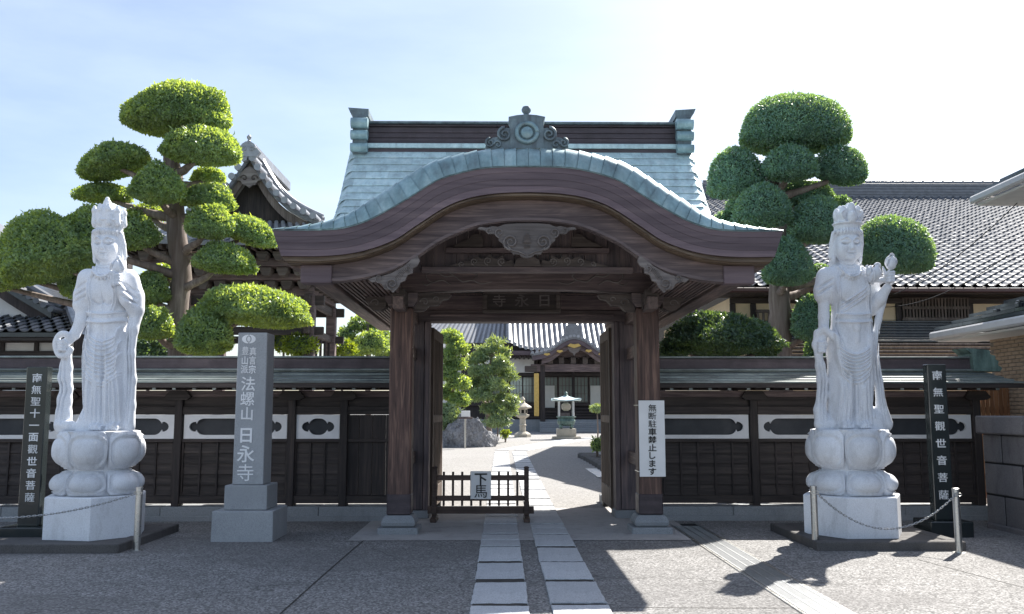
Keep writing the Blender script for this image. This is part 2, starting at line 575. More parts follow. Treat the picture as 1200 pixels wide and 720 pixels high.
def tag(o, label, cat=None, group=None, kind=None):
    if label:
        o['label'] = label
    if cat:
        o['category'] = cat
    if group:
        o['group'] = group
    if kind:
        o['kind'] = kind
    return o

def struct(o, label=None):
    o['kind'] = 'structure'
    if label:
        o['label'] = label
    return o

_glyph = {}
def glyph(ch, mat, bold=0.012, ext=0.004):
    """one character as a mesh, centred, 1 unit high em, lying in XZ and facing -Y"""
    bold = 0.004 if ch in '無聖觀菩薩螺駐断豊馬真' else 0.0 if ch in '寺' else min(bold, 0.012) if ch in '永法' else min(bold, 0.02)
    key = (ch, mat, bold, ext)
    if key not in _glyph:
        cu = bpy.data.curves.new('glyph', 'FONT')
        cu.body = ch
        cu.offset = bold
        cu.extrude = ext
        cu.resolution_u = 4
        ob = bpy.data.objects.new('glyph', cu)
        COL.objects.link(ob)
        dg = bpy.context.evaluated_depsgraph_get()
        me = bpy.data.meshes.new_from_object(ob.evaluated_get(dg))
        bpy.data.objects.remove(ob, do_unlink=True)
        n = len(me.vertices)
        co = np.empty(n * 3, np.float32)
        me.vertices.foreach_get('co', co)
        co = co.reshape(-1, 3)
        c = (co.min(0) + co.max(0)) / 2
        co -= c
        out = np.stack([co[:, 0], -co[:, 2], co[:, 1]], 1)
        me.vertices.foreach_set('co', out.ravel())
        me.materials.clear()
        me.materials.append(MAT[mat])
        me.update()
        _glyph[key] = me
    return _glyph[key]

def column_text(chars, parent, x, y, z_top, z_bot, size, mat, wide=1.0, rot=None, bold=0.02, slant=0.0):
    """characters one under another"""
    n = len(chars)
    for i, ch in enumerate(chars):
        if ch == ' ':
            continue
        z = z_top + (z_bot - z_top) * (i + 0.5) / n
        o = link('character', glyph(ch, mat, bold), parent, (x + slant * (z - z_bot), y, z), rot, (size * wide, size, size))

def smooth_curve(pts, n):
    """Catmull-Rom through 2D/3D points"""
    P = [np.array(p, float) for p in pts]
    P = [2 * P[0] - P[1]] + P + [2 * P[-1] - P[-2]]
    out = []
    m = len(P) - 3
    for k in range(n):
        u = k / (n - 1) * m
        i = min(int(u), m - 1)
        t = u - i
        a, b, c, d = P[i:i + 4]
        out.append(tuple(0.5 * ((2 * b) + (-a + c) * t + (2 * a - 5 * b + 4 * c - d) * t * t + (-a + 3 * b - 3 * c + d) * t ** 3)))
    return out

def interp(x, xs, ys):
    return float(np.interp(x, xs, ys))
# ------------------------------------------------------------------ ground, courtyard, path
def gz(y):
    """the courtyard behind the gate rises a little"""
    return 0.0 if y < 15 else 0.009 * (min(y, 75) - 15)

def ground_sheet(name, mat, x0, x1, ys, dz):
    mb = MB()
    vs = []
    for y in ys:
        vs += [(x0, y, gz(y) + dz), (x1, y, gz(y) + dz)]
    mb.add(vs, [(2 * i, 2 * i + 1, 2 * i + 3, 2 * i + 2) for i in range(len(ys) - 1)])
    return struct(mb.build(name, mat))

ground_sheet('ground', 'asphalt', -900, 900, [-60, 15, 75, 1500], 0.0)
ground_sheet('courtyard', 'gravel', -40, 40, [15.4, 20, 75, 90], 0.004)
GX = 0.315                                  # centre line of the gate
ground_sheet('gate_floor', 'concrete', GX - 2.25, GX + 2.25, [11.55, 15, 15.4], 0.006)

def joint(name, pts, w):
    mb = MB()
    P = [gr(*p) for p in pts]
    for i, p in enumerate(P):
        d = (P[min(i + 1, len(P) - 1)] - P[max(i - 1, 0)]).normalized()
        nn = Vector((-d.y, d.x, 0)) * w / 2
        mb.v += [(p.x - nn.x, p.y - nn.y, .004), (p.x + nn.x, p.y + nn.y, .004)]
    mb.f += [(2 * i, 2 * i + 1, 2 * i + 3, 2 * i + 2) for i in range(len(P) - 1)]
    return struct(mb.build(name, 'soil'))
joint('pavement_joint', [(436, 626), (415, 643), (392, 663), (366, 686), (336, 713), (322, 726)], .016)
joint('pavement_joint', [(1075, 656), (1120, 668), (1165, 680), (1230, 697)], .010)
joint('pavement_joint', [(690, 713.5), (760, 712.5), (850, 713), (930, 713)], .012)
path = bpy.data.objects.new('path', None)
COL.objects.link(path)
struct(path, 'double line of grey stone slabs leading through the gate')
def slab_mesh(w, l, seed):
    r = random.Random(seed)
    n = 9
    edge = []
    hw, hl = w / 2, l / 2
    def side(a, b):
        for k in range(n):
            t = k / n
            edge.append((a[0] + (b[0] - a[0]) * t + r.uniform(-.010, .010), a[1] + (b[1] - a[1]) * t + r.uniform(-.013, .013)))
    side((-hw, -hl), (hw, -hl)); side((hw, -hl), (hw, hl)); side((hw, hl), (-hw, hl)); side((-hw, hl), (-hw, -hl))
    m = len(edge)
    vs = [(x, y, -0.03) for x, y in edge] + [(x, y, 0.012) for x, y in edge] + [(x * 0.985, y * 0.985, 0.018) for x, y in edge]
    fs = []
    for i in range(m):
        j = (i + 1) % m
        fs += [(i, j, m + j, m + i), (m + i, m + j, 2 * m + j, 2 * m + i)]
    fs.append(tuple(range(2 * m, 3 * m)))
    return MB().add(vs, fs).mesh('paving_slab', 'slab_stone')
SLAB = [slab_mesh(1, 1, k) for k in range(5)]
XL0, XL1 = gr(552.5, 707.5).x, gr(619.2, 709).x
XR0, XR1 = gr(645.3, 709).x, gr(711.7, 709).x
SHIFT = 0.0
def lay(x0, x1, y0, y1):
    rot = rnd.uniform(-.012, .012)
    y0, y1 = y0 + .012, y1 - .012
    o = link('paving_slab', SLAB[rnd.randrange(5)], path, ((x0 + x1) / 2, (y0 + y1) / 2, gz((y0 + y1) / 2) + rnd.uniform(-.004, .006)), (rnd.uniform(-.006, .006), rnd.uniform(-.006, .006), rot), (x1 - x0, y1 - y0, 1))
for xa, xb in ((XL0, XL1), (XR0, XR1)):
    mb = MB()
    ysb = [5.0, 15, 33.2]
    for y_ in ysb:
        mb.v += [(xa + .01, y_, gz(y_) + .009), (xb - .01, y_, gz(y_) + .009)]
    mb.f += [(0, 1, 3, 2), (2, 3, 5, 4)]
    mb.build('joint_bed', 'soil', path)
def rows(edges):
    return [gr(600, e).y for e in edges]
left = [720.5, 712, 708, 684, 679, 661, 657.5, 643, 641.5, 635, 634, 628, 626.5, 616, 615, 608, 607, 602]
for a, b in ((735, 712), (709, 684), (680, 661.5), (659, 643), (641.8, 635), (634.3, 628), (626.8, 616), (615.4, 607)):
    y0, y1 = gr(600, a).y, gr(600, b).y
    lay(XL0, XL1, y0, y1)
for a, b in ((735, 712), (709.3, 684), (681, 661), (659.5, 643.3), (641.5, 628.5), (627.3, 621), (620.5, 616), (615.2, 607)):
    y0, y1 = gr(600, a).y, gr(600, b).y
    lay(XR0, XR1, y0, y1)
y = gr(600, 606.6).y
while y < 33.2:
    L = rnd.uniform(0.75, 1.15)
    lay(XL0, XL1 + 0.02, y, y + L - 0.035)
    y += L
y = gr(600, 606.6).y
while y < 33.2:
    L = rnd.uniform(0.75, 1.15)
    lay(XR0 - 0.02, XR1, y, y + L - 0.035)
    y += L
# beyond the bend the two lines turn right towards the hall
bend = Vector(((XL0 + XR1) / 2, 34.3, 0))
dirv = (Vector((4.4, 47.6, 0)) - bend).normalized()
nrm = Vector((dirv.y, -dirv.x, 0))
ang = math.atan2(dirv.y, dirv.x) - PI / 2
for off in (-0.38, 0.38):
    s = 0.15
    while s < 12.6:
        L = rnd.uniform(0.85, 1.2)
        c = bend + dirv * (s + L / 2) + nrm * off
        link('paving_slab', SLAB[rnd.randrange(5)], path, (c.x, c.y, gz(c.y)), (0, 0, ang), (0.55, L - 0.035, 1))
        s += L

# drain with steel grates, running along the right side
DX0, DX1 = gr(830, 645).x, gr(869, 645).x
dr = thing('drain_channel', 'long steel grated drain channel set in the asphalt right of the gate', 'drain', ((DX0 + DX1) / 2, 10, 0))
DX = (DX0 + DX1) / 2
DW = 0.40
yA, yB = 5.0, 13.25
for sx in (-1, 1):
    MB().box(DX + sx * DW / 2 - .016, DX + sx * DW / 2 + .016, yA, yB, -0.05, 0.010, .003).build('frame_rail', 'steel', dr)
MB().box(DX - DW / 2, DX + DW / 2, yA, yB, -0.06, 0.0015).build('channel', 'dark_void', dr)
gm = MB()
GL = 0.98
for k in range(4):
    x = -DW / 2 + .03 + k * (DW - .06) / 3
    gm.box(x - .009, x + .009, 0, GL, 0.002, 0.012)
n = 40
for k in range(n):
    yy = (k + .5) / n * GL
    gm.box(-DW / 2 + .02, DW / 2 - .02, yy - .0065, yy + .0065, 0.0018, 0.0095)
gm.box(-DW / 2 + .02, DW / 2 - .02, 0, .012, .0018, .011)
gm.box(-DW / 2 + .02, DW / 2 - .02, GL - .012, GL, .0018, .011)
gme = gm.mesh('grate', 'grate_steel')
y = yA
while y + GL <= yB + .01:
    link('grate', gme, dr, (DX, y, 0))
    y += GL + .012
# ------------------------------------------------------------------ the temple gate
YF = 10.4                                   # front edge of the roof
YR = 13.9                                   # ridge line
gate = thing('temple_gate', 'dark wooden temple gate with curved green copper roof and open doors', 'gate', (GX, 12.4, 0))

def half(pts, Y):
    """left-half photograph points -> (distance from the centre line, z)"""
    return [(GX - at(px, py, Y).x, at(px, py, Y).z) for px, py in pts]
def full(h, n=81, Lx=None):
    """mirror a half profile (given tip first) and resample it evenly in x"""
    h = sorted(h)
    xs, zs = [p[0] for p in h], [p[1] for p in h]
    xs = [0.0] + xs if xs[0] > 0 else [0.0] + xs[1:]
    zs = [zs[0]] + zs if len(zs) < len(xs) else zs
    L = Lx or xs[-1]
    sm = smooth_curve(list(zip(xs, zs)), 200)
    sx = [p[0] for p in sm]; sz = [p[1] for p in sm]
    out = []
    for k in range(n):
        d = -L + 2 * L * k / (n - 1)
        out.append((GX + d, interp(abs(d), sx, sz)))
    return out
rim_b = half([(319, 269), (338, 269.3), (379, 269), (402, 267), (429, 259), (460, 243), (485, 228), (515, 210), (554, 199), (582, 195.5), (617, 195)], YF)
fas_b = half([(329, 300), (379, 300), (421, 295), (460, 282), (488, 264), (521, 243), (549, 232), (582, 226.5), (617, 225)], YF)
mou_b = half([(337, 309), (379, 309), (421, 303.5), (460, 290), (488, 272), (521, 250), (549, 239), (582, 233.5), (617, 232)], YF + .10)
haf_b = half([(384, 332), (400, 331.5), (426, 328), (459, 319), (487, 304), (512, 287), (535, 276), (559, 267), (590, 262), (617, 261)], YF + .25)

NB = 101
RB = full(rim_b, NB)
LT = max(p[0] for p in rim_b)
def sec(c, d):
    """height of a profile at signed distance d from the centre"""
    return interp(GX + d, [p[0] for p in c], [p[1] for p in c])
# normals and thickness of the rim
def rim_pt(u, v):
    """u in -1..1 along the front edge, v 0..1 from its lower front edge up and back"""
    d = u * LT
    e = 0.02
    z = sec(RB, d)
    t = Vector((2 * e, 0, sec(RB, min(LT, d + e)) - sec(RB, max(-LT, d - e)))).normalized()
    nn = Vector((-t.z, 0, t.x))
    if nn.z < 0:
        nn = -nn
    th = interp(abs(d), [0, 1.3, 1.8, 2.15, 2.5, 2.75, LT], [.25, .27, .245, .18, .105, .06, .02])
    b = math.sin(v * PI / 2)
    p = Vector((GX + d, YF - 0.02, z)) + nn * th * b
    p.y += 0.20 * (1 - math.cos(v * PI / 2))
    return p
roof = MB()                                 # under-sheet of the whole roof, carries the plates
main_y = [10.4, 10.9, 11.4, 12.0, 12.4, 12.7, 13.0, 13.3, 13.6, 13.9]
main_z = [3.70, 3.76, 3.83, 4.00, 4.20, 4.46, 4.82, 5.24, 5.66, 6.02]
_ms = smooth_curve(list(zip(main_y, main_z)), 160)
_my = [p[0] for p in _ms]; _mz = [p[1] for p in _ms]
def main(y):
    return interp(y if y <= YR else 2 * YR - y, _my, _mz)
def halfw(y):
    yy = y if y <= YR else 2 * YR - y
    return interp(yy, [10.4, 12.0, 13.0, 13.9], [2.93, 2.80, 2.72, 2.68])
KT = [rim_pt(-1 + 2 * k / (NB - 1), 1.0) for k in range(NB)]
def vault(d):
    return interp(GX + d, [p.x for p in KT], [p.z for p in KT])
ys = [10.70 + (17.4 - 10.70) * k / 44 for k in range(45)]
nx = 61
vs = []
for y in ys:
    w = halfw(y)
    for i in range(nx):
        d = -w + 2 * w * i / (nx - 1)
        z = main(y)
        if y < YR:
            z = max(z, vault(d))
        edge = max(0.0, abs(d) - (w - .12)) / .12
        vs.append((GX + d, y, z - 0.03 - 0.10 * edge ** 2))
roof.add(vs, [(j * nx + i, j * nx + i + 1, (j + 1) * nx + i + 1, (j + 1) * nx + i) for j in range(len(ys) - 1) for i in range(nx - 1)])
roof_ob = roof.build('roof', 'copper_tile', gate, smooth='all')

# copper sheets on the front slope, laid in courses
arc = [0.0]
for k in range(1, len(_my)):
    arc.append(arc[-1] + math.hypot(_my[k] - _my[k - 1], _mz[k] - _mz[k - 1]))
def on_slope(s):
    return interp(s, arc, _my), interp(s, arc, _mz)
S1 = arc[-1]
course = 0.165
s = S1 - 0.02
row = 0
while s > 1.15:
    s0, s1 = s - course, s + 0.05
    y0, z0 = on_slope(s0); y1, z1 = on_slope(s1)
    w0, w1 = halfw(y0), halfw(y1)
    ncol = 16
    off = 0.5 if row % 2 else 0.0
    for c in range(-1, ncol + 1):
        a, b = (c + off) / ncol * 2 - 1, (c + 1 + off) / ncol * 2 - 1
        a, b = max(-1, a), min(1, b)
        if b - a < 0.01:
            continue
        m = (a + b) / 2
        if vault(min(abs(a), abs(b)) * w0 * (1 if m > 0 else -1)) > z1 + 0.02 and vault(m * w0) > z1:
            continue
        g = 0.0012
        j = rnd.uniform(-.0015, .0015)
        lo, hi = 0.030 + j, 0.002 + j
        def drop(q):
            e = max(0.0, abs(q) - .955) / .045
            return -0.10 * e ** 2
        n_ = 3 if (a < -.94 or b > .94) else 1
        vs = []
        for k in range(n_ + 1):
            q = a + (b - a) * k / n_
            for (w, y, z, l, top) in ((w0, y0, z0, lo, 1), (w1, y1, z1, hi, 1), (w0, y0, z0, lo - .009, 0)):
                vs.append((GX + q * w + (g if k == 0 else -g if k == n_ else 0), y, z + l + drop(q)))
        fs = []
        for k in range(n_):
            i0, i1 = 3 * k, 3 * (k + 1)
            fs += [(i0, i1, i1 + 1, i0 + 1), (i0 + 2, i1 + 2, i1, i0)]
        MB().add(vs, fs).build('copper_sheet', 'copper_tile', roof_ob)
    s -= course
    row += 1

# rolled front edge: one bent copper plate after another
_rv = [rim_pt(-1 + 2 * k / 100, j / 6) + Vector((0, .016, -.012)) for k in range(101) for j in range(7)]
rim = MB().add(_rv, [(k * 7 + j, (k + 1) * 7 + j, (k + 1) * 7 + j + 1, k * 7 + j + 1) for k in range(100) for j in range(6)]).build('front_edge', 'copper_rim', gate, smooth='all')
NP = 42
for k in range(NP):
    u0, u1 = -1 + 2 * k / NP, -1 + 2 * (k + 1) / NP
    vs, fs = [], []
    left = (u0 + u1) < 0
    for i in range(4):
        u = u0 + .0008 + (u1 - u0 - .0016) * i / 3
        lift = 0.016 * (i / 3 if left else 1 - i / 3)
        for j in range(7):
            v = j / 6
            p = rim_pt(u * 0.9995, v)
            c = rim_pt(u, 0.5) + Vector((0, .2, -.12))
            p = p + (p - c).normalized() * lift
            vs.append(p)
    for i in range(3):
        for j in range(6):
            fs.append((i * 7 + j, (i + 1) * 7 + j, (i + 1) * 7 + j + 1, i * 7 + j + 1))
    MB().add(vs, fs).build('rim_plate', 'copper_rim', rim, smooth='all')

# thick layered eave under the rim
FB = full([(p[0] * 1.0, p[1]) for p in fas_b], NB)
LF = max(p[0] for p in fas_b)
def band(c0, L0, c1, L1, t0, t1):
    """sub-band between two profiles of different half lengths"""
    top, bot = [], []
    for k in range(NB):
        u = -1 + 2 * k / (NB - 1)
        a = (GX + u * L0, sec(c0, u * L0)); b = (GX + u * L1, sec(c1, u * L1))
        top.append((a[0] + (b[0] - a[0]) * t0, a[1] + (b[1] - a[1]) * t0))
        bot.append((a[0] + (b[0] - a[0]) * t1, a[1] + (b[1] - a[1]) * t1))
    return top, bot
for k in range(4):
    t, b = band(RB, LT, FB, LF, k / 4, (k + 1) / 4 - 0.004)
    MB().strip(t, b, YF + 0.004 * k, YF + .42).build('eave_layer', 'wood_fascia', gate, smooth=True)
MBc = full(mou_b, NB)
LM = max(p[0] for p in mou_b)
t, b = band(FB, LF, MBc, LM, 0.03, 1.0)
MB().strip(t, b, YF + .045, YF + .45).build('eave_moulding', 'wood_mould', gate, smooth=True)
t, b = band(FB, LF, MBc, LM, 0.40, 0.80)
MB().strip(t, b, YF + .015, YF + .12).build('eave_moulding', 'wood_mould', gate, smooth=True)
HB = full(haf_b, NB)
LH = max(p[0] for p in haf_b)
t, b = band(MBc, LM, HB, LH, 0.0, 1.0)
top = []; bot = []
for k in range(NB):
    d = -LH + 2 * LH * k / (NB - 1)
    top.append((GX + d, sec(MBc, d) - .004)); bot.append((GX + d, sec(HB, d)))
MB().strip(top, bot, YF + .20, YF + .30).build('bargeboard', 'wood_beam', gate, smooth=True)
lo = [(x, z + .05) for x, z in bot]
MB().strip(lo, [(x, z + .012) for x, z in bot], YF + .182, YF + .21).build('bargeboard_bead', 'gate_h', gate, smooth=True)
# boarded vault behind the bargeboard
t2 = [(x, z + .02) for x, z in MBc]; b2 = [(x, z - .02) for x, z in MBc]
MB().strip(t2, b2, YF + .3, 13.9).build('vault_boarding', 'gate_y', gate, smooth=True)
# rear ceiling and eave
MB().box(GX - 2.7, GX + 2.7, 13.9, 17.2, 3.43, 3.46).build('rear_soffit', 'gate_y', gate)
MB().box(GX - 2.9, GX + 2.9, 17.2, 17.42, 3.35, 3.70).build('rear_eave', 'wood_fascia', gate)
for sx in (-1, 1):                          # side verges: brown boards under the roof edge
    vs = []
    Y2 = [10.75 + (17.35 - 10.75) * k / 40 for k in range(41)]
    for y in Y2:
        x = GX + sx * (halfw(y) - .015)
        zt = main(y) - .11
        zb = max(3.36, main(y) - .40)
        vs += [(x, y, zt), (x, y, zb), (x - sx * .12, y, zt), (x - sx * .12, y, zb)]
    fs = []
    for j in range(40):
        a, b_ = 4 * j, 4 * j + 4
        fs += [(a, a + 1, b_ + 1, b_), (a + 2, b_ + 2, b_ + 3, a + 3), (a + 1, a + 3, b_ + 3, b_ + 1)]
    fs += [(0, 2, 3, 1), (160, 161, 163, 162)]
    MB().add(vs, fs).build('verge_board', 'wood_fascia', gate)
    # boarding of the side gable
    pts = [(10.9, 3.34)] + [(y, main(y) - .2) for y in np.linspace(10.9, 16.9, 30)] + [(16.9, 3.34)]
    MB().prism(pts, GX + sx * 2.50 - .03, GX + sx * 2.50 + .03, 'X').build('side_gable', 'gate_v', gate)
    # purlin carrying the eave, its squared end to the front
    xa, xb = sorted((GX + sx * 2.34, GX + sx * 2.71))
    MB().box(xa, xb, YF + .16, YF + .34, 3.13, 3.352, .01).build('purlin_end', 'wood_fascia', gate)
    MB().box(xa + .06, xb - .06, YF + .33, 17.1, 3.16, 3.33, .01).build('purlin', 'gate_y', gate)
    for k in range(12):
        d = 1.70 + k * .058
        MB().box(GX + sx * d - .016, GX + sx * d + .016, YF + .40, 17.15, 3.185, 3.245, .003).build('rafter', 'gate_y', gate)
    xa, xb = sorted((GX + sx * 1.66, GX + sx * 2.40))
    MB().box(xa, xb, YF + .40, 17.15, 3.247, 3.27).build('soffit_board', 'gate_y', gate)

# ridge
zr0 = at(610, 175, 13.6).z
zr1 = at(610, 143, 13.6).z
hz_ = zr1 - zr0
RL = 2.42
MB().box(GX - RL - .1, GX + RL + .1, YR - .33, YR + .33, zr0 - .30, zr0 + .0, .01).build('ridge_base', 'copper_brown', gate)
rz = [(0.0, .17, .36, 'copper_tile'), (.18, .42, .27, 'copper_brown'), (.43, .62, .25, 'copper_brown'), (.63, .84, .24, 'copper_brown'), (.85, .91, .28, 'copper_brown'), (.92, 1.0, .33, 'ornament_copper')]
for a, b_, w, m in rz:
    MB().box(GX - RL, GX + RL, YR - w, YR + w, zr0 + a * hz_, zr0 + b_ * hz_, .008).build('ridge_course', m, gate)
for sx in (-1, 1):
    e = MB()
    x0 = GX + sx * (RL + .10)
    zb, zt = at(610, 183, 13.6).z, at(610, 131, 13.6).z
    hh = zt - zb
    e.box(x0 - .11, x0 + .11, YR - .42, YR + .42, zb, zb + .86 * hh, .012)
    e.prism([(x0 - sx * .13, zb + .84 * hh), (x0 - sx * .13, zb + hh), (x0 + sx * .19, zb + hh * 1.03), (x0 + sx * .16, zb + .93 * hh), (x0 + sx * .10, zb + .84 * hh)], YR - .40, YR + .40)
    eo = e.build('ridge_end', 'ornament_copper', gate, smooth=True)
    for z_, r_ in ((.66, .085), (.40, .075), (.12, .07)):
        MB().tube([(x0 - .13, YR - .44, zb + z_ * hh), (x0 + .13, YR - .44, zb + z_ * hh)], r_, 14).build('scroll_roll', 'copper_rim', eo, smooth=True)

# front ornament on the crest of the curved gable
YO = 10.62
def P2(px, py, Y=YO):
    p = at(px, py, Y)
    return (p.x, p.z)
oc = 617.5
def spiral(px, py, r, turns, Y, th, start=0.0, hand=1, name='scroll', mat='ornament_copper', parent=None, n=26):
    c = P2(px, py, Y)
    k = Y / FPX
    pts = []
    for i in range(n):
        t = i / (n - 1)
        a = start + hand * turns * 2 * PI * t
        rr = r * k * (1 - .85 * t)
        pts.append((c[0] + rr * math.cos(a), Y - .01 - .012 * t, c[1] + rr * math.sin(a)))
    return MB().tube(pts, [th * (1 - .45 * i / (n - 1)) for i in range(n)], 6).build(name, mat, parent, smooth='all')
body = [(598, 174), (598, 142), (596, 137), (606, 135), (617.5, 134), (629, 135), (639, 137), (637, 142), (637, 174)]
orn = MB().prism([P2(*q) for q in body], YO, YO + .30).build('crest_ornament', 'ornament_copper', gate)
prof = [(.03, 0), (.05, .02), (.032, .045), (.055, .075), (.06, .10), (.045, .135), (.0, .155)]
fz = P2(617, 135)
MB().lathe(prof, (fz[0], YO + .1, fz[1]), 14).build('knob', 'ornament_copper', orn, smooth=True)
ring = [P2(617.5 + 12 * math.cos(a), 156 - 11 * math.sin(a)) for a in np.linspace(0, 2 * PI, 25)]
MB().tube([(x, YO - .01, z) for x, z in ring], .030, 6).build('ring', 'copper_rim', orn, smooth='all')
bo = MB().lathe([(.085, 0), (.07, .03), (.03, .045), (.0, .05)], (0, 0, 0), 16).build('boss', 'copper_rim', orn, smooth=True)
bo.rotation_euler = (PI / 2, 0, 0)
bo.location = Vector((P2(617.5, 156)[0], YO, P2(617.5, 156)[1])) - base_of(orn)
for sx in (-1, 1):
    wing = [(617.5 + sx * a, b) for a, b in ((19, 174), (19, 150), (24, 149), (31, 153), (34, 160), (40, 161), (47, 165), (49, 173), (46, 175))]
    wo = MB().prism([P2(*q) for q in wing], YO + .02, YO + .20).build('side_scroll', 'ornament_copper', orn)
    spiral(617.5 + sx * 26, 158, 9, 1.6, YO + .015, .020, PI / 2, -sx, parent=wo)
    spiral(617.5 + sx * 43, 168, 6, 1.5, YO + .015, .016, PI / 2, -sx, parent=wo)
    spiral(617.5 + sx * 34, 170, 5, 1.2, YO + .015, .014, 0 if sx > 0 else PI, sx, parent=wo)

# front pillars on stone bases
PD = 1.69
PY = 12.38
for sx in (-1, 1):
    x = GX + sx * PD
    pl = MB().box(x - .155, x + .155, PY - .155, PY + .155, .24, 3.04, .022).build('pillar', 'wood_pillar', gate)
    MB().box(x - .163, x + .163, PY - .163, PY + .163, .245, .52, .014).build('shoe', 'copper_brown', pl)
    MB().box(x - .27, x + .27, PY - .27, PY + .27, -.02, .085, .012).build('stone_plinth', 'granite_base', gate)
    MB().lathe([(.27, .087), (.31, .11), (.32, .15), (.295, .20), (.25, .238), (.2, .242)], (x, PY, 0), 4, PI / 4).build('stone_base', 'granite_base', gate)
    # main post, jamb and its stone
    MB().box(x - .17, x + .17, 14.0, 14.34, .12, 3.2, .012).build('main_post', 'gate_v', gate)
    xa, xb = sorted((GX + sx * 1.44, GX + sx * 1.517))
    MB().box(xa, xb, 13.98, 14.30, .12, 3.02, .006).build('door_jamb', 'gate_v', gate)
    xa, xb = sorted((GX + sx * 1.42, GX + sx * 1.90))
    MB().box(xa, xb, 13.92, 14.42, -.02, .12, .015).build('post_stone', 'granite_base', gate)
    MB().box(x - .05, x + .05, PY + .15, 14.0, 2.42, 2.60, .008).build('side_tie', 'gate_y', gate)
    MB().box(x - .05, x + .05, PY + .15, 14.0, .84, 1.02, .008).build('side_tie', 'gate_y', gate)
    MB().box(x - .07, x + .07, PY - .6, 16.6, 2.97, 3.14, .008).build('side_beam', 'gate_y', gate)
    # rear pillar
    MB().box(x - .15, x + .15, 16.0, 16.3, .15, 3.0, .02).build('pillar', 'wood_pillar', gate)
    MB().box(x - .25, x + .25, 15.9, 16.4, -.02, .15, .015).build('stone_base', 'granite_base', gate)
    # bearing block and carved nosings over the pillar
    MB().prism([(x - .16, 3.045), (x + .16, 3.045), (x + .22, 3.13), (x + .22, 3.235), (x - .22, 3.235), (x - .22, 3.13)], PY - .2, PY + .2).build('bearing_block', 'gate_h', gate)
    nose = [(x + sx * .22, 3.20), (x + sx * .22, 3.05), (x + sx * .30, 3.0), (x + sx * .40, 3.01), (x + sx * .47, 3.06), (x + sx * .46, 3.11), (x + sx * .52, 3.15), (x + sx * .48, 3.19), (x + sx * .40, 3.21)]
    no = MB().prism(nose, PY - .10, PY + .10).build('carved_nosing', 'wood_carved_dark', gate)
    MB().tube([(x + sx * (.36 + .07 * (1 - t) * math.cos(6 * t)), PY - .105, 3.10 + .07 * (1 - t) * math.sin(6 * t)) for t in np.linspace(0, .9, 14)], .010, 5).build('scroll', 'wood_carved', no, smooth='all')
    fn = [(PY - .20, 3.23), (PY - .36, 3.20), (PY - .52, 3.24), (PY - .56, 3.15), (PY - .48, 3.05), (PY - .36, 3.05), (PY - .20, 3.0)]
    MB().prism(fn, x - .09, x + .09, 'X').build('carved_nosing', 'wood_carved_dark', gate)
    # inner bracket under the big beam
    ib = [(GX + sx * 1.47, 3.23), (GX + sx * 1.02, 3.23), (GX + sx * 1.05, 3.17), (GX + sx * 1.14, 3.155), (GX + sx * 1.2, 3.08), (GX + sx * 1.32, 3.075), (GX + sx * 1.40, 3.0), (GX + sx * 1.53, 2.99), (GX + sx * 1.53, 3.23)]
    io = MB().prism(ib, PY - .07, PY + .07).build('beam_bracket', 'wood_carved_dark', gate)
    for cx_, cz_, r_ in ((1.38, 3.12, .07), (1.22, 3.16, .045)):
        MB().tube([(GX + sx * (cx_ + r_ * (1 - t) * math.cos(7 * t)), PY - .075, cz_ + r_ * (1 - t) * math.sin(7 * t)) for t in np.linspace(0, .9, 16)], .009, 5).build('scroll', 'wood_carved', io, smooth='all')

# big rainbow beam with incised scrolls
zb0, zb1 = 3.245, 3.60
up = [(GX + d, zb1 + .03 * (1 - (d / 1.7) ** 2)) for d in np.linspace(-1.85, 1.85, 21)]
dn = [(GX + d, zb0 + .05 * (1 - (d / 1.7) ** 2) - .0) for d in np.linspace(-1.85, 1.85, 21)]
bm_ = MB().strip(up, dn, PY - .12, PY + .12).build('rainbow_beam', 'wood_beam', gate)
for sx in (-1, 1):
    def W(pts, th=.012):
        c = smooth_curve(pts, 20)
        MB().tube([(GX + sx * a, PY - .123, b) for a, b in c], [th * (.4 + .6 * math.sin(PI * min(1, i / 19 * .8 + .15))) for i in range(20)], 5).build('incised_scroll', 'wood_carved', bm_, smooth='all')
    W([(.45, 3.40), (.60, 3.37), (.72, 3.42), (.86, 3.40), (.97, 3.48), (1.10, 3.47), (1.2, 3.52), (1.35, 3.50)])
    W([(.72, 3.42), (.66, 3.48), (.70, 3.54), (.62, 3.57)])
    W([(.97, 3.48), (1.06, 3.54), (1.15, 3.56)])
    W([(1.02, 3.36), (1.14, 3.42), (1.28, 3.39), (1.36, 3.46), (1.34, 3.55)])
    W([(1.28, 3.39), (1.36, 3.35), (1.42, 3.40)])
# boarding of the pediment, close behind the bargeboard
YP = 11.30
zpb = at(617, 316, YP).z
PW = 1.50
ped_t = [(GX + d, sec(MBc, d) - .012) for d in np.linspace(-PW, PW, 41)]
n_ = 20
for k in range(n_):
    tt = ped_t[2 * k:2 * k + 3]
    if max(z for x, z in tt) < zpb + .03:
        continue
    tt = [(x + (.004 if i == 0 else -.004 if i == 2 else 0), max(z, zpb + .02)) for i, (x, z) in enumerate(tt)]
    bb = [(x, zpb - .02) for x, z in tt]
    sh_ = .006 * (k % 2)
    MB().strip(tt, bb, YP + .10 + sh_, YP + .13 + sh_).build('pediment_board', 'gate_v', gate)
def PP(px, py):
    p = at(px, py, YP)
    return p.x, p.z
a0, a1 = PP(522, 296), PP(714, 290.5)
MB().box(a0[0], a1[0], YP + .0, YP + .098, a0[1], a1[1], .008).build('pediment_rail', 'wood_beam', gate)
a0, a1 = PP(494, 319), PP(742, 313.5)
MB().box(a0[0], a1[0], YP - .04, YP + .12, a0[1], a1[1], .008).build('pediment_sill', 'wood_beam', gate)
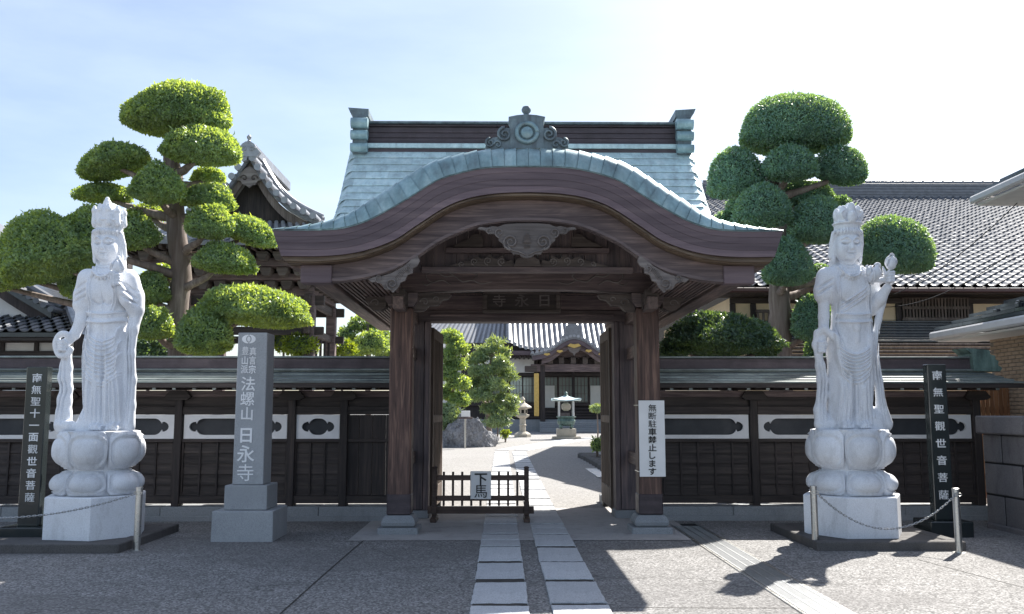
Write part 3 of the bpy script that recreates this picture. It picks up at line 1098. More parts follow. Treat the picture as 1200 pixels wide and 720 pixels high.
for sx in (-1, 1):                          # leafy carvings beside the centre strut
    cx0 = 618
    leafp = [(14, 313), (18, 305), (25, 307), (29, 300), (37, 304), (44, 299), (52, 304), (60, 301), (68, 306), (78, 307), (88, 311), (96, 313)]
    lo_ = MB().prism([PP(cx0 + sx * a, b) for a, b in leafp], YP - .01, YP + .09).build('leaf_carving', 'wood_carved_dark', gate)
    for cx_, cy_, r_ in ((30, 307, 5), (46, 306, 5), (62, 307, 4.5), (77, 310, 3.5)):
        spiral(cx0 + sx * cx_, cy_, r_, 1.4, YP, .011, -PI / 2, sx, 'scroll', 'wood_carved', lo_)
    s3 = [(52, 279), (56, 273), (64, 274), (70, 280), (80, 284), (88, 289), (52, 289)]
    MB().prism([PP(cx0 + sx * a, b) for a, b in s3], YP + .04, YP + .098).build('leaf_carving', 'wood_carved_dark', gate)
MB().prism([PP(618 + a, b) for a, b in ((-16, 313), (-13, 305), (-7, 302), (-6, 297), (6, 297), (7, 302), (13, 305), (16, 313))], YP - .05, YP + .09).build('frog_leg_strut', 'wood_carved_dark', gate)

# carved pendants hanging from the bargeboard
YG = YF + .16
def carve(pts, Y, th, name, parent, mat='wood_carved'):
    return MB().prism([P2(px, py, Y) for px, py in pts], Y, Y + th).build(name, mat, parent)
hp = [(0, 302.5), (6, 301), (9, 298), (16, 298), (20, 293), (26, 291), (29, 285), (33, 282), (34, 276), (39, 274), (45, 274), (50, 270), (58, 268.5), (55, 266), (47, 267), (40, 265), (34, 266), (26, 263), (12, 262), (0, 262)]
pend = [(617.5 + a, b) for a, b in hp] + [(617.5 - a, b) for a, b in reversed(hp[:-1])][:-1]
po = carve(pend, YG, .05, 'gable_pendant', gate)
for sx in (-1, 1):
    spiral(617.5 + sx * 19, 284, 9.5, 1.7, YG, .014, -PI / 2, sx, 'scroll', 'wood_carved', po)
    spiral(617.5 + sx * 32, 273, 6, 1.3, YG, .010, -PI / 2, sx, 'scroll', 'wood_carved', po)
    spiral(617.5 + sx * 44, 270.5, 4, 1.0, YG, .008, -PI / 2, sx, 'scroll', 'wood_carved', po)
    lip = [(2, 299), (10, 295), (17, 294), (23, 288)]
    MB().tube([(P2(617.5 + sx * a, b, YG)[0], YG - .006, P2(617.5 + sx * a, b, YG)[1]) for a, b in lip], .010, 5).build('lip', 'wood_carved', po, smooth='all')
c_ = P2(617.5, 283, YG)
MB().prism([(c_[0] - .05, c_[1] - .02), (c_[0] - .035, c_[1]), (c_[0] - .03, c_[1] + .06), (c_[0], c_[1] + .10), (c_[0] + .03, c_[1] + .06), (c_[0] + .035, c_[1]), (c_[0] + .05, c_[1] - .02)], YG - .022, YG + .01).build('bell_motif', 'wood_carved_dark', po)
MB().prism([(c_[0] - .035, c_[1] - .08), (c_[0] - .035, c_[1] - .055), (c_[0] + .035, c_[1] - .055), (c_[0] + .035, c_[1] - .08)], YG - .015, YG + .01).build('bell_motif', 'wood_carved_dark', po)
for sx in (-1, 1):
    cx0 = 619.5
    half_p = [(130, 300), (127.5, 306), (131, 312), (135.5, 314), (136, 320), (142, 322), (145, 329), (150, 331), (153, 337), (159, 343), (163, 340), (169, 339), (172, 333), (178, 330), (184, 331), (188, 327.5), (181, 325), (172, 324), (160, 320), (146, 312), (137, 304)]
    q = carve([(cx0 + sx * a, b) for a, b in half_p], YG, .05, 'side_pendant', gate)
    spiral(cx0 + sx * 160, 333, 7, 1.6, YG, .012, -PI / 2, sx, 'scroll', 'wood_carved', q)
    spiral(cx0 + sx * 175, 327, 5, 1.3, YG, .009, -PI / 2, sx, 'scroll', 'wood_carved', q)
    spiral(cx0 + sx * 140, 315, 4, 1.0, YG, .008, -PI / 2, sx, 'scroll', 'wood_carved', q)
    for j in range(4):
        a0 = (cx0 + sx * (139 + 4 * j), 309 + 3 * j); a1 = (cx0 + sx * (152 + 2.5 * j), 328 + .5 * j)
        u0, u1 = P2(*a0, YG), P2(*a1, YG)
        MB().tube([(u0[0], YG - .004, u0[1]), (u1[0], YG - .004, u1[1])], .006, 5).build('rib', 'wood_carved', q)

# lintel, tie beam and name board over the doorway
MB().box(GX - 1.86, GX + 1.86, 13.99, 14.32, 3.022, 3.20, .008).build('lintel', 'gate_h', gate)
MB().box(GX - 2.1, GX + 2.1, 14.02, 14.30, 3.205, 3.45, .008).build('tie_beam', 'wood_beam', gate)
MB().box(GX - 1.44, GX + 1.44, 13.93, 13.99, 3.10, 3.135, .004).build('lintel_bead', 'wood_beam', gate)
NY = 13.55
p0, p1 = at(567, 365.5, NY), at(655.5, 341, NY)
nb = MB().box(p0.x, p1.x, NY, NY + .05, p0.z, p1.z, .004).build('name_board', 'wood_h', gate)
fw = .055
for a in ((p0.x - .02, p1.x + .02, p1.z - fw, p1.z + .02), (p0.x - .02, p1.x + .02, p0.z - .02, p0.z + fw * .6), ):
    MB().box(a[0], a[1], NY - .035, NY + .04, a[2], a[3], .01).build('board_frame', 'wood_carved_dark', nb)
for a in ((p0.x - .018, p0.x + fw), (p1.x - fw, p1.x + .018)):
    MB().box(a[0], a[1], NY - .034, NY + .038, p0.z + fw * .6 + .002, p1.z - fw - .002, .01).build('board_frame', 'wood_carved_dark', nb)
for k, ch in enumerate('寺永日'):
    c = at(585 + 26.5 * k, 352.5, NY)
    link('character', glyph(ch, 'wood_carved', .015, .012), nb, (c.x, NY - .004, c.z), None, (.22, .6, .20))
MB().bar((GX - .5, NY + .05, p1.z - .03), (GX - .5, 14.02, p1.z + .02), .04, .04).build('board_hook', 'dark_metal', nb)
MB().bar((GX + .5, NY + .05, p1.z - .03), (GX + .5, 14.02, p1.z + .02), .04, .04).build('board_hook', 'dark_metal', nb)

# door leaves, folded open to the inside
for sx in (-1, 1):
    hx = GX + sx * 1.455
    lean = .045 * sx if sx < 0 else -.004
    def DB(name, u0, u1, z0, z1, t0, t1, mat='wood_door', par=None, c=.006):
        """a piece of the leaf: u along it (towards the courtyard), t across it"""
        a = Matrix.Translation((hx, 14.33, 0)) @ Matrix.Rotation(-lean * -1.0, 4, 'Z')
        return MB().box(min(t0 * sx, t1 * sx), max(t0 * sx, t1 * sx), u0, u1, z0, z1, c, a).build(name, mat, par)
    leaf_ob = DB('door', 0.0, 1.40, .10, 2.96, -.035, .035, 'wood_door', gate, 0.004)
    for u0, u1 in ((0, .10), (1.30, 1.40)):
        DB('stile', u0, u1, .098, 2.962, -.05, -.0352, 'wood_door', leaf_ob)
    for z0, z1 in ((.098, .42), (1.45, 1.56), (2.80, 2.962)):
        DB('rail', .102, 1.298, z0, z1, -.049, -.0352, 'wood_door', leaf_ob)
    for k in range(9):
        u = .16 + k * .128
        for z0, z1 in ((.43, 1.44), (1.57, 2.79)):
            DB('slat', u, u + .055, z0, z1, -.045, -.0353, 'wood_door', leaf_ob, .003)
    DB('foot', 1.24, 1.40, .0, .10, -.04, .04, 'dark_metal', leaf_ob)
# ------------------------------------------------------------------ roofed wooden walls left and right of the gate
FY = 13.85                                  # front plane of the wall
def fz(py, Y=FY):
    return at(600, py, Y).z
def fx(px, Y=FY):
    return at(px, 500, Y).x
Z_FND = 0.245
def fence(label, x0, x1, posts, bays, door=None, end=0):
    xm = (x0 + x1) / 2
    root = thing('roofed_wooden_wall', label, 'wall', (xm, FY, 0))
    # foundation of granite blocks
    L = x1 - x0
    nb = max(3, round(L / 1.25))
    for k in range(nb):
        a, b = x0 + L * k / nb, x0 + L * (k + 1) / nb
        MB().box(a + .003, b - .003, FY - .20, FY + .25, -.02, .205, .008).build('foundation_block', 'granite_base', root)
    MB().box(x0, x1, FY - .235, FY - .203, -.02, .075, .006).build('footing', 'granite_base', root)
    # rails
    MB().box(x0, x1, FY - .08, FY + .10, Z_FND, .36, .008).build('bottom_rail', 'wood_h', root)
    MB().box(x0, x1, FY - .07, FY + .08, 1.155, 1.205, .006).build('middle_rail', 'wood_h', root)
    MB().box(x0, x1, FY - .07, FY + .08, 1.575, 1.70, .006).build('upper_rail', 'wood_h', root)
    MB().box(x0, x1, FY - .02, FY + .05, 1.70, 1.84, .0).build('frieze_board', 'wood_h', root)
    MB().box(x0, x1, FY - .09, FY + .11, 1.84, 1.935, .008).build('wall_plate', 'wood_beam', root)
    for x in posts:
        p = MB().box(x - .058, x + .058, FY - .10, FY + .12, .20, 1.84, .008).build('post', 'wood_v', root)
        MB().prism([(x - .12, 1.935), (x - .20, 1.84), (x - .14, 1.80), (x - .06, 1.79), (x + .06, 1.79), (x + .14, 1.80), (x + .20, 1.84), (x + .12, 1.935)], FY - .16, FY - .092).build('bracket', 'wood_h', p)
    for (a, b) in bays:
        # weatherboards with battens
        zs = np.linspace(.362, 1.152, 6)
        for k in range(5):
            z0, z1 = zs[k], zs[k + 1]
            vs = [(a, FY - .035, z0), (b, FY - .035, z0), (b, FY - .012, z1 + .012), (a, FY - .012, z1 + .012), (a, FY + .02, z0), (b, FY + .02, z0), (b, FY + .02, z1), (a, FY + .02, z1)]
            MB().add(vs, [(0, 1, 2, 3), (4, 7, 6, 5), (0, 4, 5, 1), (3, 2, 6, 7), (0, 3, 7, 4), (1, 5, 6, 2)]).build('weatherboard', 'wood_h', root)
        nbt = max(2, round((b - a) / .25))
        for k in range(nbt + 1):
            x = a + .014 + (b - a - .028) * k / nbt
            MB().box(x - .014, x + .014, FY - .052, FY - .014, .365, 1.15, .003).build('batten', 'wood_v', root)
        # white board with a cusped opening
        zc, hh = (1.208 + 1.572) / 2, (1.572 - 1.208) / 2
        A, B = a + .015, b - .015
        hw = (B - A) / 2
        xc = (A + B) / 2
        ow, oh = hw - .085, hh - .058
        hole = []
        lobe, cr = .095, min(.13, oh * .98)
        endp = []
        for t in np.linspace(-PI / 2, -PI * .12, 6):
            endp.append((ow - lobe - cr + cr * math.cos(t), -oh + cr + cr * math.sin(t)))
        for t in np.linspace(-PI / 2, PI / 2, 9):
            endp.append((ow - lobe + lobe * math.cos(t) + .004, oh * .62 * math.sin(t)))
        for t in np.linspace(PI * .12, PI / 2, 6):
            endp.append((ow - lobe - cr + cr * math.cos(t), oh - cr + cr * math.sin(t)))
        hole = [(xc + a_, zc + b_) for a_, b_ in endp] + [(xc - a_, zc + b_) for a_, b_ in reversed(endp)]
        # frame panel: ring between rectangle and hole
        n = len(hole)
        rect = []
        for (hx, hz) in hole:
            ax, az = (hx - xc) / hw, (hz - zc) / hh
            m = max(abs(ax), abs(az))
            rect.append((xc + ax / m * hw, zc + az / m * hh))
        bmx = bmesh.new()
        yf, yb = FY - .045, FY - .005
        def ringv(pts, y):
            return [bmx.verts.new((x, y, z)) for x, z in pts]
        corners = [(A, zc - hh), (B, zc - hh), (B, zc + hh), (A, zc + hh)]
        # fill with triangles using a simple 2D triangulation
        from mathutils.geometry import delaunay_2d_cdt
        pts = [Vector(c) for c in corners] + [Vector(h) for h in hole]
        edges = [(i, (i + 1) % 4) for i in range(4)] + [(4 + i, 4 + (i + 1) % n) for i in range(n)]
        faces = [[0, 1, 2, 3], [4 + i for i in range(n)]]
        V, E, F_, *_r = delaunay_2d_cdt(pts, edges, [], 1, 1e-6)
        def inside(px_, pz_):
            c = False
            j = n - 1
            for i in range(n):
                xi, zi = hole[i]; xj, zj = hole[j]
                if (zi > pz_) != (zj > pz_) and px_ < (xj - xi) * (pz_ - zi) / (zj - zi) + xi:
                    c = not c
                j = i
            return c
        F2 = [f for f in F_ if not inside(sum(V[i].x for i in f) / 3, sum(V[i].y for i in f) / 3)]
        bmx.free()
        nv = len(V)
        vs = [(v.x, yf, v.y) for v in V] + [(v.x, yb, v.y) for v in V]
        fs = [tuple(f) for f in F2] + [tuple(i + nv for i in reversed(f)) for f in F2]
        fs += [(4 + i, 4 + (i + 1) % n, 4 + (i + 1) % n + nv, 4 + i + nv) for i in range(n)]
        fs += [(i, (i + 1) % 4, (i + 1) % 4 + nv, i + nv) for i in range(4)]
        MB().add(vs, fs).build('white_panel', 'white_panel', root)
        MB().box(A, B, FY + .03, FY + .05, zc - hh, zc + hh).build('backing_board', 'backing', root)
    if door:
        a, b = door
        k = 4
        for i in range(k):
            u, v = a + (b - a) * i / k, a + (b - a) * (i + 1) / k
            MB().box(u + .003, v - .003, FY - .03, FY + .02, .362, 1.57, .004).build('door_board', 'wood_v', root)
    # little copper roof
    ex0, ex1 = x0, x1
    ye, zec = FY - .70, 2.035               # eave edge
    yr, zrc = FY + .02, 2.275
    nrow = 5
    hipl = .35 if end < 0 else 0
    hipr = .35 if end > 0 else 0
    for side in (-1, 1):
        for k in range(nrow):
            t0, t1 = k / nrow, (k + 1) / nrow
            yy0, yy1 = ye + (yr - ye) * t0, ye + (yr - ye) * t1 + .01
            z0 = zec + (zrc - zec) * (t0 ** 1.15); z1 = zec + (zrc - zec) * (t1 ** 1.15)
            Yq = (lambda y: y) if side < 0 else (lambda y: 2 * (FY + .02) - y)
            npl = max(3, round((ex1 - ex0) / 1.6))
            for i in range(npl):
                a = ex0 + (ex1 - ex0) * i / npl; b = ex0 + (ex1 - ex0) * (i + 1) / npl
                aa0 = aa1 = a; bb0 = bb1 = b
                if i == 0 and end < 0:
                    aa0 -= hipl * (1 - t0); aa1 -= hipl * (1 - t1)
                if i == npl - 1 and end > 0:
                    bb0 += hipr * (1 - t0); bb1 += hipr * (1 - t1)
                vs = [(aa0, Yq(yy0), z0 + .022), (bb0, Yq(yy0), z0 + .022), (bb1, Yq(yy1), z1 + .004), (aa1, Yq(yy1), z1 + .004),
                      (aa0, Yq(yy0), z0 - .0), (bb0, Yq(yy0), z0 - .0)]
                MB().add(vs, [(0, 1, 2, 3), (4, 5, 1, 0)]).build('copper_strip', 'copper_fence', root)
    MB().box(ex0 - hipl, ex1 + hipr, ye + .005, ye + .05, zec - .07, zec - .003, .004).build('eave_board', 'wood_h', root)
    MB().box(ex0 - hipl * .9, ex1 + hipr * .9, 2 * (FY + .02) - ye - .05, 2 * (FY + .02) - ye - .005, zec - .07, zec - .003, .004).build('eave_board', 'wood_h', root)
    vs = [(ex0 - hipl * .8, ye + .05, zec - .022), (ex1 + hipr * .8, ye + .05, zec - .022), (ex1, yr, zrc - .03), (ex0, yr, zrc - .03), (ex1 + hipr * .8, 2 * yr - ye - .05, zec - .022), (ex0 - hipl * .8, 2 * yr - ye - .05, zec - .022)]
    MB().add(vs, [(0, 1, 2, 3), (3, 2, 4, 5)]).build('roof_boarding', 'wood_h', root)
    nrf = round((ex1 - ex0) / .295)
    for k in range(nrf + 1):
        x = ex0 + .03 + (ex1 - ex0 - .06) * k / nrf
        r = MB().bar((x, ye + .06, zec - .075), (x, FY - .09, 1.975), .05, .06, .005).build('rafter', 'wood_y', root)
        MB().box(x - .024, x + .024, ye + .045, ye + .0595, zec - .10, zec - .072).build('rafter_cap', 'copper_fence', r)
    MB().box(ex0 - .0, ex1 + .0, FY - .17, FY + .21, 2.235, 2.27, .006).build('ridge_base', 'copper_fence', root)
    MB().box(ex0, ex1, FY - .10, FY + .14, 2.272, 2.43, .006).build('ridge_box', 'copper_brown', root)
    cp = MB().box(ex0, ex1, FY - .135, FY + .175, 2.432, 2.462, .008).build('ridge_cap', 'copper_fence', root)
    if end:
        x = ex1 if end > 0 else ex0
        s = 1 if end > 0 else -1
        prof = [(x - s * .12, 2.24), (x - s * .14, 2.50), (x - s * .24, 2.59), (x - s * .02, 2.575), (x + s * .13, 2.56), (x + s * .15, 2.49), (x + s * .22, 2.47), (x + s * .22, 2.42), (x + s * .27, 2.38), (x + s * .25, 2.33), (x + s * .32, 2.28), (x + s * .28, 2.23)]
        MB().prism(prof, FY - .19, FY + .23).build('ridge_end', 'bronze', root)
    return root

pL = [fx(343), fx(211), fx(80), fx(-52)]
fence('roofed dark timber wall with white cut-out panels left of the gate', fx(-75), GX - 1.87, pL + [fx(404)],
      [(fx(345.5) + .02, fx(402) - .03), (pL[1] + .06, pL[0] - .06), (pL[2] + .06, pL[1] - .06), (pL[3] + .06, pL[2] - .06)], (fx(406), GX - 1.88))
pR = [fx(882), fx(1011), fx(1142)]
fence('roofed dark timber wall with white cut-out panels right of the gate', GX + 1.87, fx(1147), pR,
      [(GX + 1.88, pR[0] - .06), (pR[0] + .06, pR[1] - .06), (pR[1] + .06, pR[2] - .06)], None, 1)
# ------------------------------------------------------------------ stone posts, signs, bollards, barrier
# platforms the statues stand on
def platform(label, cx, cy, w, d):
    o = MB()
    n = 0
    root = thing('stone_platform', label, 'platform', (cx, cy, 0))
    x0, x1, y0, y1 = cx - w / 2, cx + w / 2, cy - d / 2, cy + d / 2
    t = .16
    MB().box(x0, x1, y0, y0 + t, -.02, .105, .012).build('kerb_stone', 'platform_stone', root)
    MB().box(x0, x1, y1 - t, y1, -.02, .105, .012).build('kerb_stone', 'platform_stone', root)
    MB().box(x0, x0 + t, y0 + t + .003, y1 - t - .003, -.02, .103, .012).build('kerb_stone', 'platform_stone', root)
    MB().box(x1 - t, x1, y0 + t + .003, y1 - t - .003, -.02, .103, .012).build('kerb_stone', 'platform_stone', root)
    MB().box(x0 + t + .003, x1 - t - .003, y0 + t + .003, y1 - t - .003, -.02, .09).build('slab', 'platform_stone', root)
    return root
SYL, SYR = 11.5, 11.55
SXL, SXR = at(113, 600, SYL).x, at(999, 600, SYR).x
platform('low dark stone platform under the left statue', SXL - .32, SYL + .05, 2.0, 1.95)
platform('low dark stone platform under the right statue', SXR + .10, SYR + .03, 1.75, 1.85)

# name post of the temple
PX0, PX1 = gr(245, 636).x, gr(318, 636).x
pc = ((PX0 + PX1) / 2, 11.5 + .37)
post = thing('stone_name_post', 'tall grey granite pillar carved with white characters on stepped base', 'stone pillar', (pc[0], pc[1], 0))
def sq(z0, z1, w0, w1, name, mat='granite_post', c=.012):
    b = MB().box(-1, 1, -1, 1, 0, 1)
    vs = []
    for (x, y, z) in b.v:
        w = (w0 if z == 0 else w1) / 2
        vs.append((pc[0] + x * w, pc[1] + y * w, z0 + z * (z1 - z0)))
    me = MB().add(vs, b.f).build(name, mat, post)
    md = me.modifiers.new('bevel', 'BEVEL'); md.width = c; md.segments = 2
    return me
sq(-.02, .375, .775, .765, 'lower_base')
sq(.377, .685, .545, .54, 'upper_base')
shaft_z1 = at(295, 390, 11.68).z
sh = sq(.687, shaft_z1, .395, .38, 'shaft')
sf = pc[1] - .1975
def face_y(z):
    return pc[1] - (.395 + (.38 - .395) * (z - .687) / (shaft_z1 - .687)) / 2 - .0035
def pch(ch, px, py, size, wide=1.0, bold=.022):
    p = at(px, py, sf)
    link('character', glyph(ch, 'paint_white_letter', bold), sh, (p.x, face_y(p.z), p.z), (-.003, 0, 0), (size * wide, 1, size))
k = sf / FPX
for ch, px, py in (('真', 296.5, 412), ('言', 296, 422.5), ('宗', 295.5, 433), ('豊', 287.5, 411), ('山', 287, 422.5), ('派', 286.5, 433)):
    pch(ch, px, py, 9.6 * k * 1.08, .85, .016)
for ch, px, py, s_ in (('法', 290.8, 450, 15.5), ('螺', 290, 467.5, 15.5), ('山', 289.5, 485, 14.5), ('日', 288.5, 510.5, 17), ('永', 288, 532, 18.5), ('寺', 287.5, 554, 18.5)):
    pch(ch, px, py, s_ * k * 1.12, 1.0, .03)
# round emblem at the top: a disc with a split leaf
ec = at(291.5, 397.5, sf)
def ell(cx, cz, a, b, n=24, t0=0, t1=2 * PI):
    return [(cx + a * math.cos(t), cz + b * math.sin(t)) for t in np.linspace(t0, t1, n)]
ye = face_y(ec.z)
for s in (-1, 1):
    pts = ell(ec.x, ec.z, 8 * k, 5.2 * k, 16, PI / 2 + .12, 3 * PI / 2 - .12) if s < 0 else ell(ec.x, ec.z, 8 * k, 5.2 * k, 16, -PI / 2 + .12, PI / 2 - .12)
    inner = [(ec.x + s * 3.2 * k * math.cos(t), ec.z + 4.2 * k * math.sin(t)) for t in np.linspace(PI / 2, -PI / 2, 9)]
    if s > 0:
        poly = pts + inner
    else:
        poly = pts + list(reversed(inner))
    MB().prism(poly, ye, ye + .006).build('emblem', 'paint_white_letter', sh)
MB().prism(ell(ec.x, ec.z, 2.0 * k, 3.2 * k, 14), ye, ye + .006).build('emblem', 'paint_white_letter', sh)

# the two polished black slabs with the statue's titles
def title_slab(label, pxb, pxw, py_top, Y, chars, py0, py1, plinth, cx_off=0.0, size=12.0):
    c = at(pxb, 600, Y)
    w = pxw * Y / FPX
    zt = at(pxb, py_top, Y).z
    d = .14
    zb = .2 if plinth else .0
    root = thing('inscribed_slab', label, 'stone slab', (c.x, Y + d / 2, 0))
    s = MB().box(c.x - w / 2, c.x + w / 2, Y, Y + d, zb, zt, .008).build('slab', 'granite_black', root)
    kk = Y / FPX
    z0, z1 = at(pxb, py0, Y).z, at(pxb, py1, Y).z
    n = len(chars)
    for i, ch in enumerate(chars):
        z = z0 + (z1 - z0) * i / (n - 1)
        link('character', glyph(ch, 'silver_letter', .018), s, (c.x + cx_off, Y - .0025, z), None, (size * kk * 1.1, 1, size * kk))
    MB().box(c.x - w / 2 - .15, c.x + w / 2 + .16, Y - .18, Y + d + .2, -.02, .2, .012).build('plinth', 'granite_black', root)
    return root
title_slab('tall dark slab with eleven white characters beside the left statue', 33, 24, 430, 11.45, '南無聖十一面観世音菩薩'.replace('観', '觀'), 443, 583, True, .01, 10.8)
title_slab('dark polished slab with eight white characters beside the right statue', 1107, 22, 427, 11.95, '南無聖觀世音菩薩', 440, 580, True, .0, 11.2)

# bollards and chains
def bollard(label, px, py):
    b = gr(px, py)
    r = thing('steel_bollard', label, 'bollard', (b.x, b.y, 0), 'steel chain bollards')
    MB().lathe([(.040, -.02), (.040, .715), (.042, .716), (.042, .728), (.030, .734)], (b.x, b.y, 0), 16).build('post', 'steel', r, smooth=True)
    MB().lathe([(.075, -.01), (.075, .006), (.05, .010)], (b.x, b.y, 0), 16).build('flange', 'steel', r, smooth=True)
    hk = MB().tube([(b.x + .05 * math.cos(a), b.y - .04, .66 + .02 * math.sin(a)) for a in np.linspace(0, 2 * PI, 9)], .006, 5).build('hook', 'steel', r)
    return b
bl = bollard('slim steel bollard in front of the left statue', 160, 645)
b1 = bollard('slim steel bollard nearest the gate at the right statue', 956, 643)
b2 = bollard('slim steel bollard beside the dark slab at far right', 1124, 648)
lk = MB()
pts = []
for i in range(12):
    a = 2 * PI * i / 12
    pts.append((.0075 * math.cos(a), (.018 if math.sin(a) > 0 else -.018) * 1 + .0075 * math.sin(a) * 0 + (.0 if abs(math.sin(a)) < .1 else 0), .0))
link_pts = [(.009 * math.cos(a), .013 * (1 if math.sin(a) >= 0 else -1) + .009 * math.sin(a), 0) for a in np.linspace(0, 2 * PI, 13)[:-1]]
lm = MB()
n = len(link_pts)
vs, fs = [], []
for i in range(n):
    p = Vector(link_pts[i]); q = Vector(link_pts[(i + 1) % n]); o_ = Vector(link_pts[i - 1])
    d = (q - o_).normalized()
    a = Vector((0, 0, 1)); b_ = d.cross(a)
    for kx in range(4):
        t = PI / 2 * kx
        vs.append(p + (a * math.cos(t) + b_ * math.sin(t)) * .0042)
for i in range(n):
    for kx in range(4):
        j = (i + 1) % n
        fs.append((i * 4 + kx, i * 4 + (kx + 1) % 4, j * 4 + (kx + 1) % 4, j * 4 + kx))
LINK = MB().add(vs, fs).mesh('link', 'steel')
def chain(label, p, q, sag, cat='chain'):
    p, q = Vector(p), Vector(q)
    root = thing('chain', label, cat, tuple((p + q) / 2 - Vector((0, 0, sag))))
    N = 400
    P = []
    for i in range(N + 1):
        t = i / N
        v = p.lerp(q, t)
        v.z -= sag * 4 * t * (1 - t)
        P.append(v)
    step, acc, flip = .034, 0.0, 0
    for i in range(N):
        acc += (P[i + 1] - P[i]).length
        if acc >= step:
            acc -= step
            d = (P[i + 1] - P[i]).normalized()
            r = d.to_track_quat('Y', 'Z').to_euler()
            m = (d.to_track_quat('Y', 'Z').to_matrix() @ Matrix.Rotation(flip * PI / 2, 3, 'Y')).to_euler()
            link('link', LINK, root, P[i], m)
            flip ^= 1
chain('sagging steel chain between the two bollards before the right statue', (b1.x + .02, b1.y - .045, .655), (b2.x - .03, b2.y - .045, .655), .40)
chain('sagging steel chain running left from the bollard before the left statue', (-7.6, 10.7, .66), (bl.x - .03, bl.y - .045, .655), .28)

# low barrier across the left half of the doorway
BY = 13.62
bx0, bx1 = at(509, 600, BY).x, at(617, 600, BY).x
bar = thing('wooden_barrier', 'low brown wooden rail barrier standing across the gateway', 'barrier', ((bx0 + bx1) / 2, BY, 0))
bz = lambda py: at(560, py, BY).z
for x in (bx0, bx1):
    MB().box(x - .036, x + .036, BY - .036, BY + .036, 0.0, bz(549), .01).build('post', 'wood_barrier', bar)
    MB().box(x - .045, x + .045, BY - .26, BY + .26, 0.0, .07, .012).build('foot', 'wood_barrier', bar)
    MB().box(x - .04, x + .04, BY - .075, BY - .037, .10, .30, .008).build('foot_block', 'wood_barrier', bar)
    MB().lathe([(.04, 0), (.038, .02), (.02, .03)], (x, BY, bz(549)), 10).build('post_cap', 'wood_barrier', bar, smooth=True)
for a, b_, t in ((557, 563, .03), (581, 587, .03), (593.5, 602, .035)):
    ext = .12 if a > 590 else 0
    MB().box(bx0 + (-.10 if ext else .037), bx1 + (.11 if ext else -.037), BY - t, BY + t, bz(b_), bz(a), .006).build('rail', 'wood_barrier', bar)
for kx in range(9):
    x = bx0 + (bx1 - bx0) * (kx + 1) / 10
    MB().box(x - .017, x + .017, BY - .019, BY + .019, bz(593), bz(553), .004).build('baluster', 'wood_barrier', bar)
def board(name, label, pxa, pxb, pya, pyb, Y, t, text, mat='white_paint', bold=.02):
    a, b_ = at(pxa, pyb, Y), at(pxb, pya, Y)
    root = thing(name, label, 'sign', ((a.x + b_.x) / 2, Y + t / 2, a.z))
    MB().box(a.x, b_.x, Y, Y + t, a.z, b_.z, .004).build('panel', mat, root)
    kk = Y / FPX
    for ch, px, py, s_, w_ in text:
        c = at(px, py, Y)
        link('character', glyph(ch, 'ink', bold), root, (c.x, Y - .002, c.z), None, (s_ * kk * w_, 1, s_ * kk))
    return root
board('hanging_sign', 'small white sign with two black characters on the wooden barrier', 551.3, 575.5, 552.3, 585.2, BY - .062, .012,
      [('下', 563.5, 562, 15.5, 1.0), ('馬', 563.3, 576.2, 16, 1.0)], 'white_paint', .035)
# no-parking board strapped to the right pillar
yb = PY - .155 - .03
txt = '無断駐車禁止します'
board('notice_board', 'tall white notice with black vertical lettering on the right gate pillar', 749.8, 778.5, 469.5, 559.0, yb, .02,
      [(ch, 764.5, 478.3 + i * 9.3, 8.9, 1.12) for i, ch in enumerate(txt)], 'white_paint', .022)
nbx = bpy.data.objects['notice_board']
for z in (at(764, 475, yb).z, at(764, 553, yb).z):
    MB().box(GX + PD - .165, GX + PD + .165, yb + .021, PY + .165, z - .004, z + .004).build('strap', 'steel', nbx)
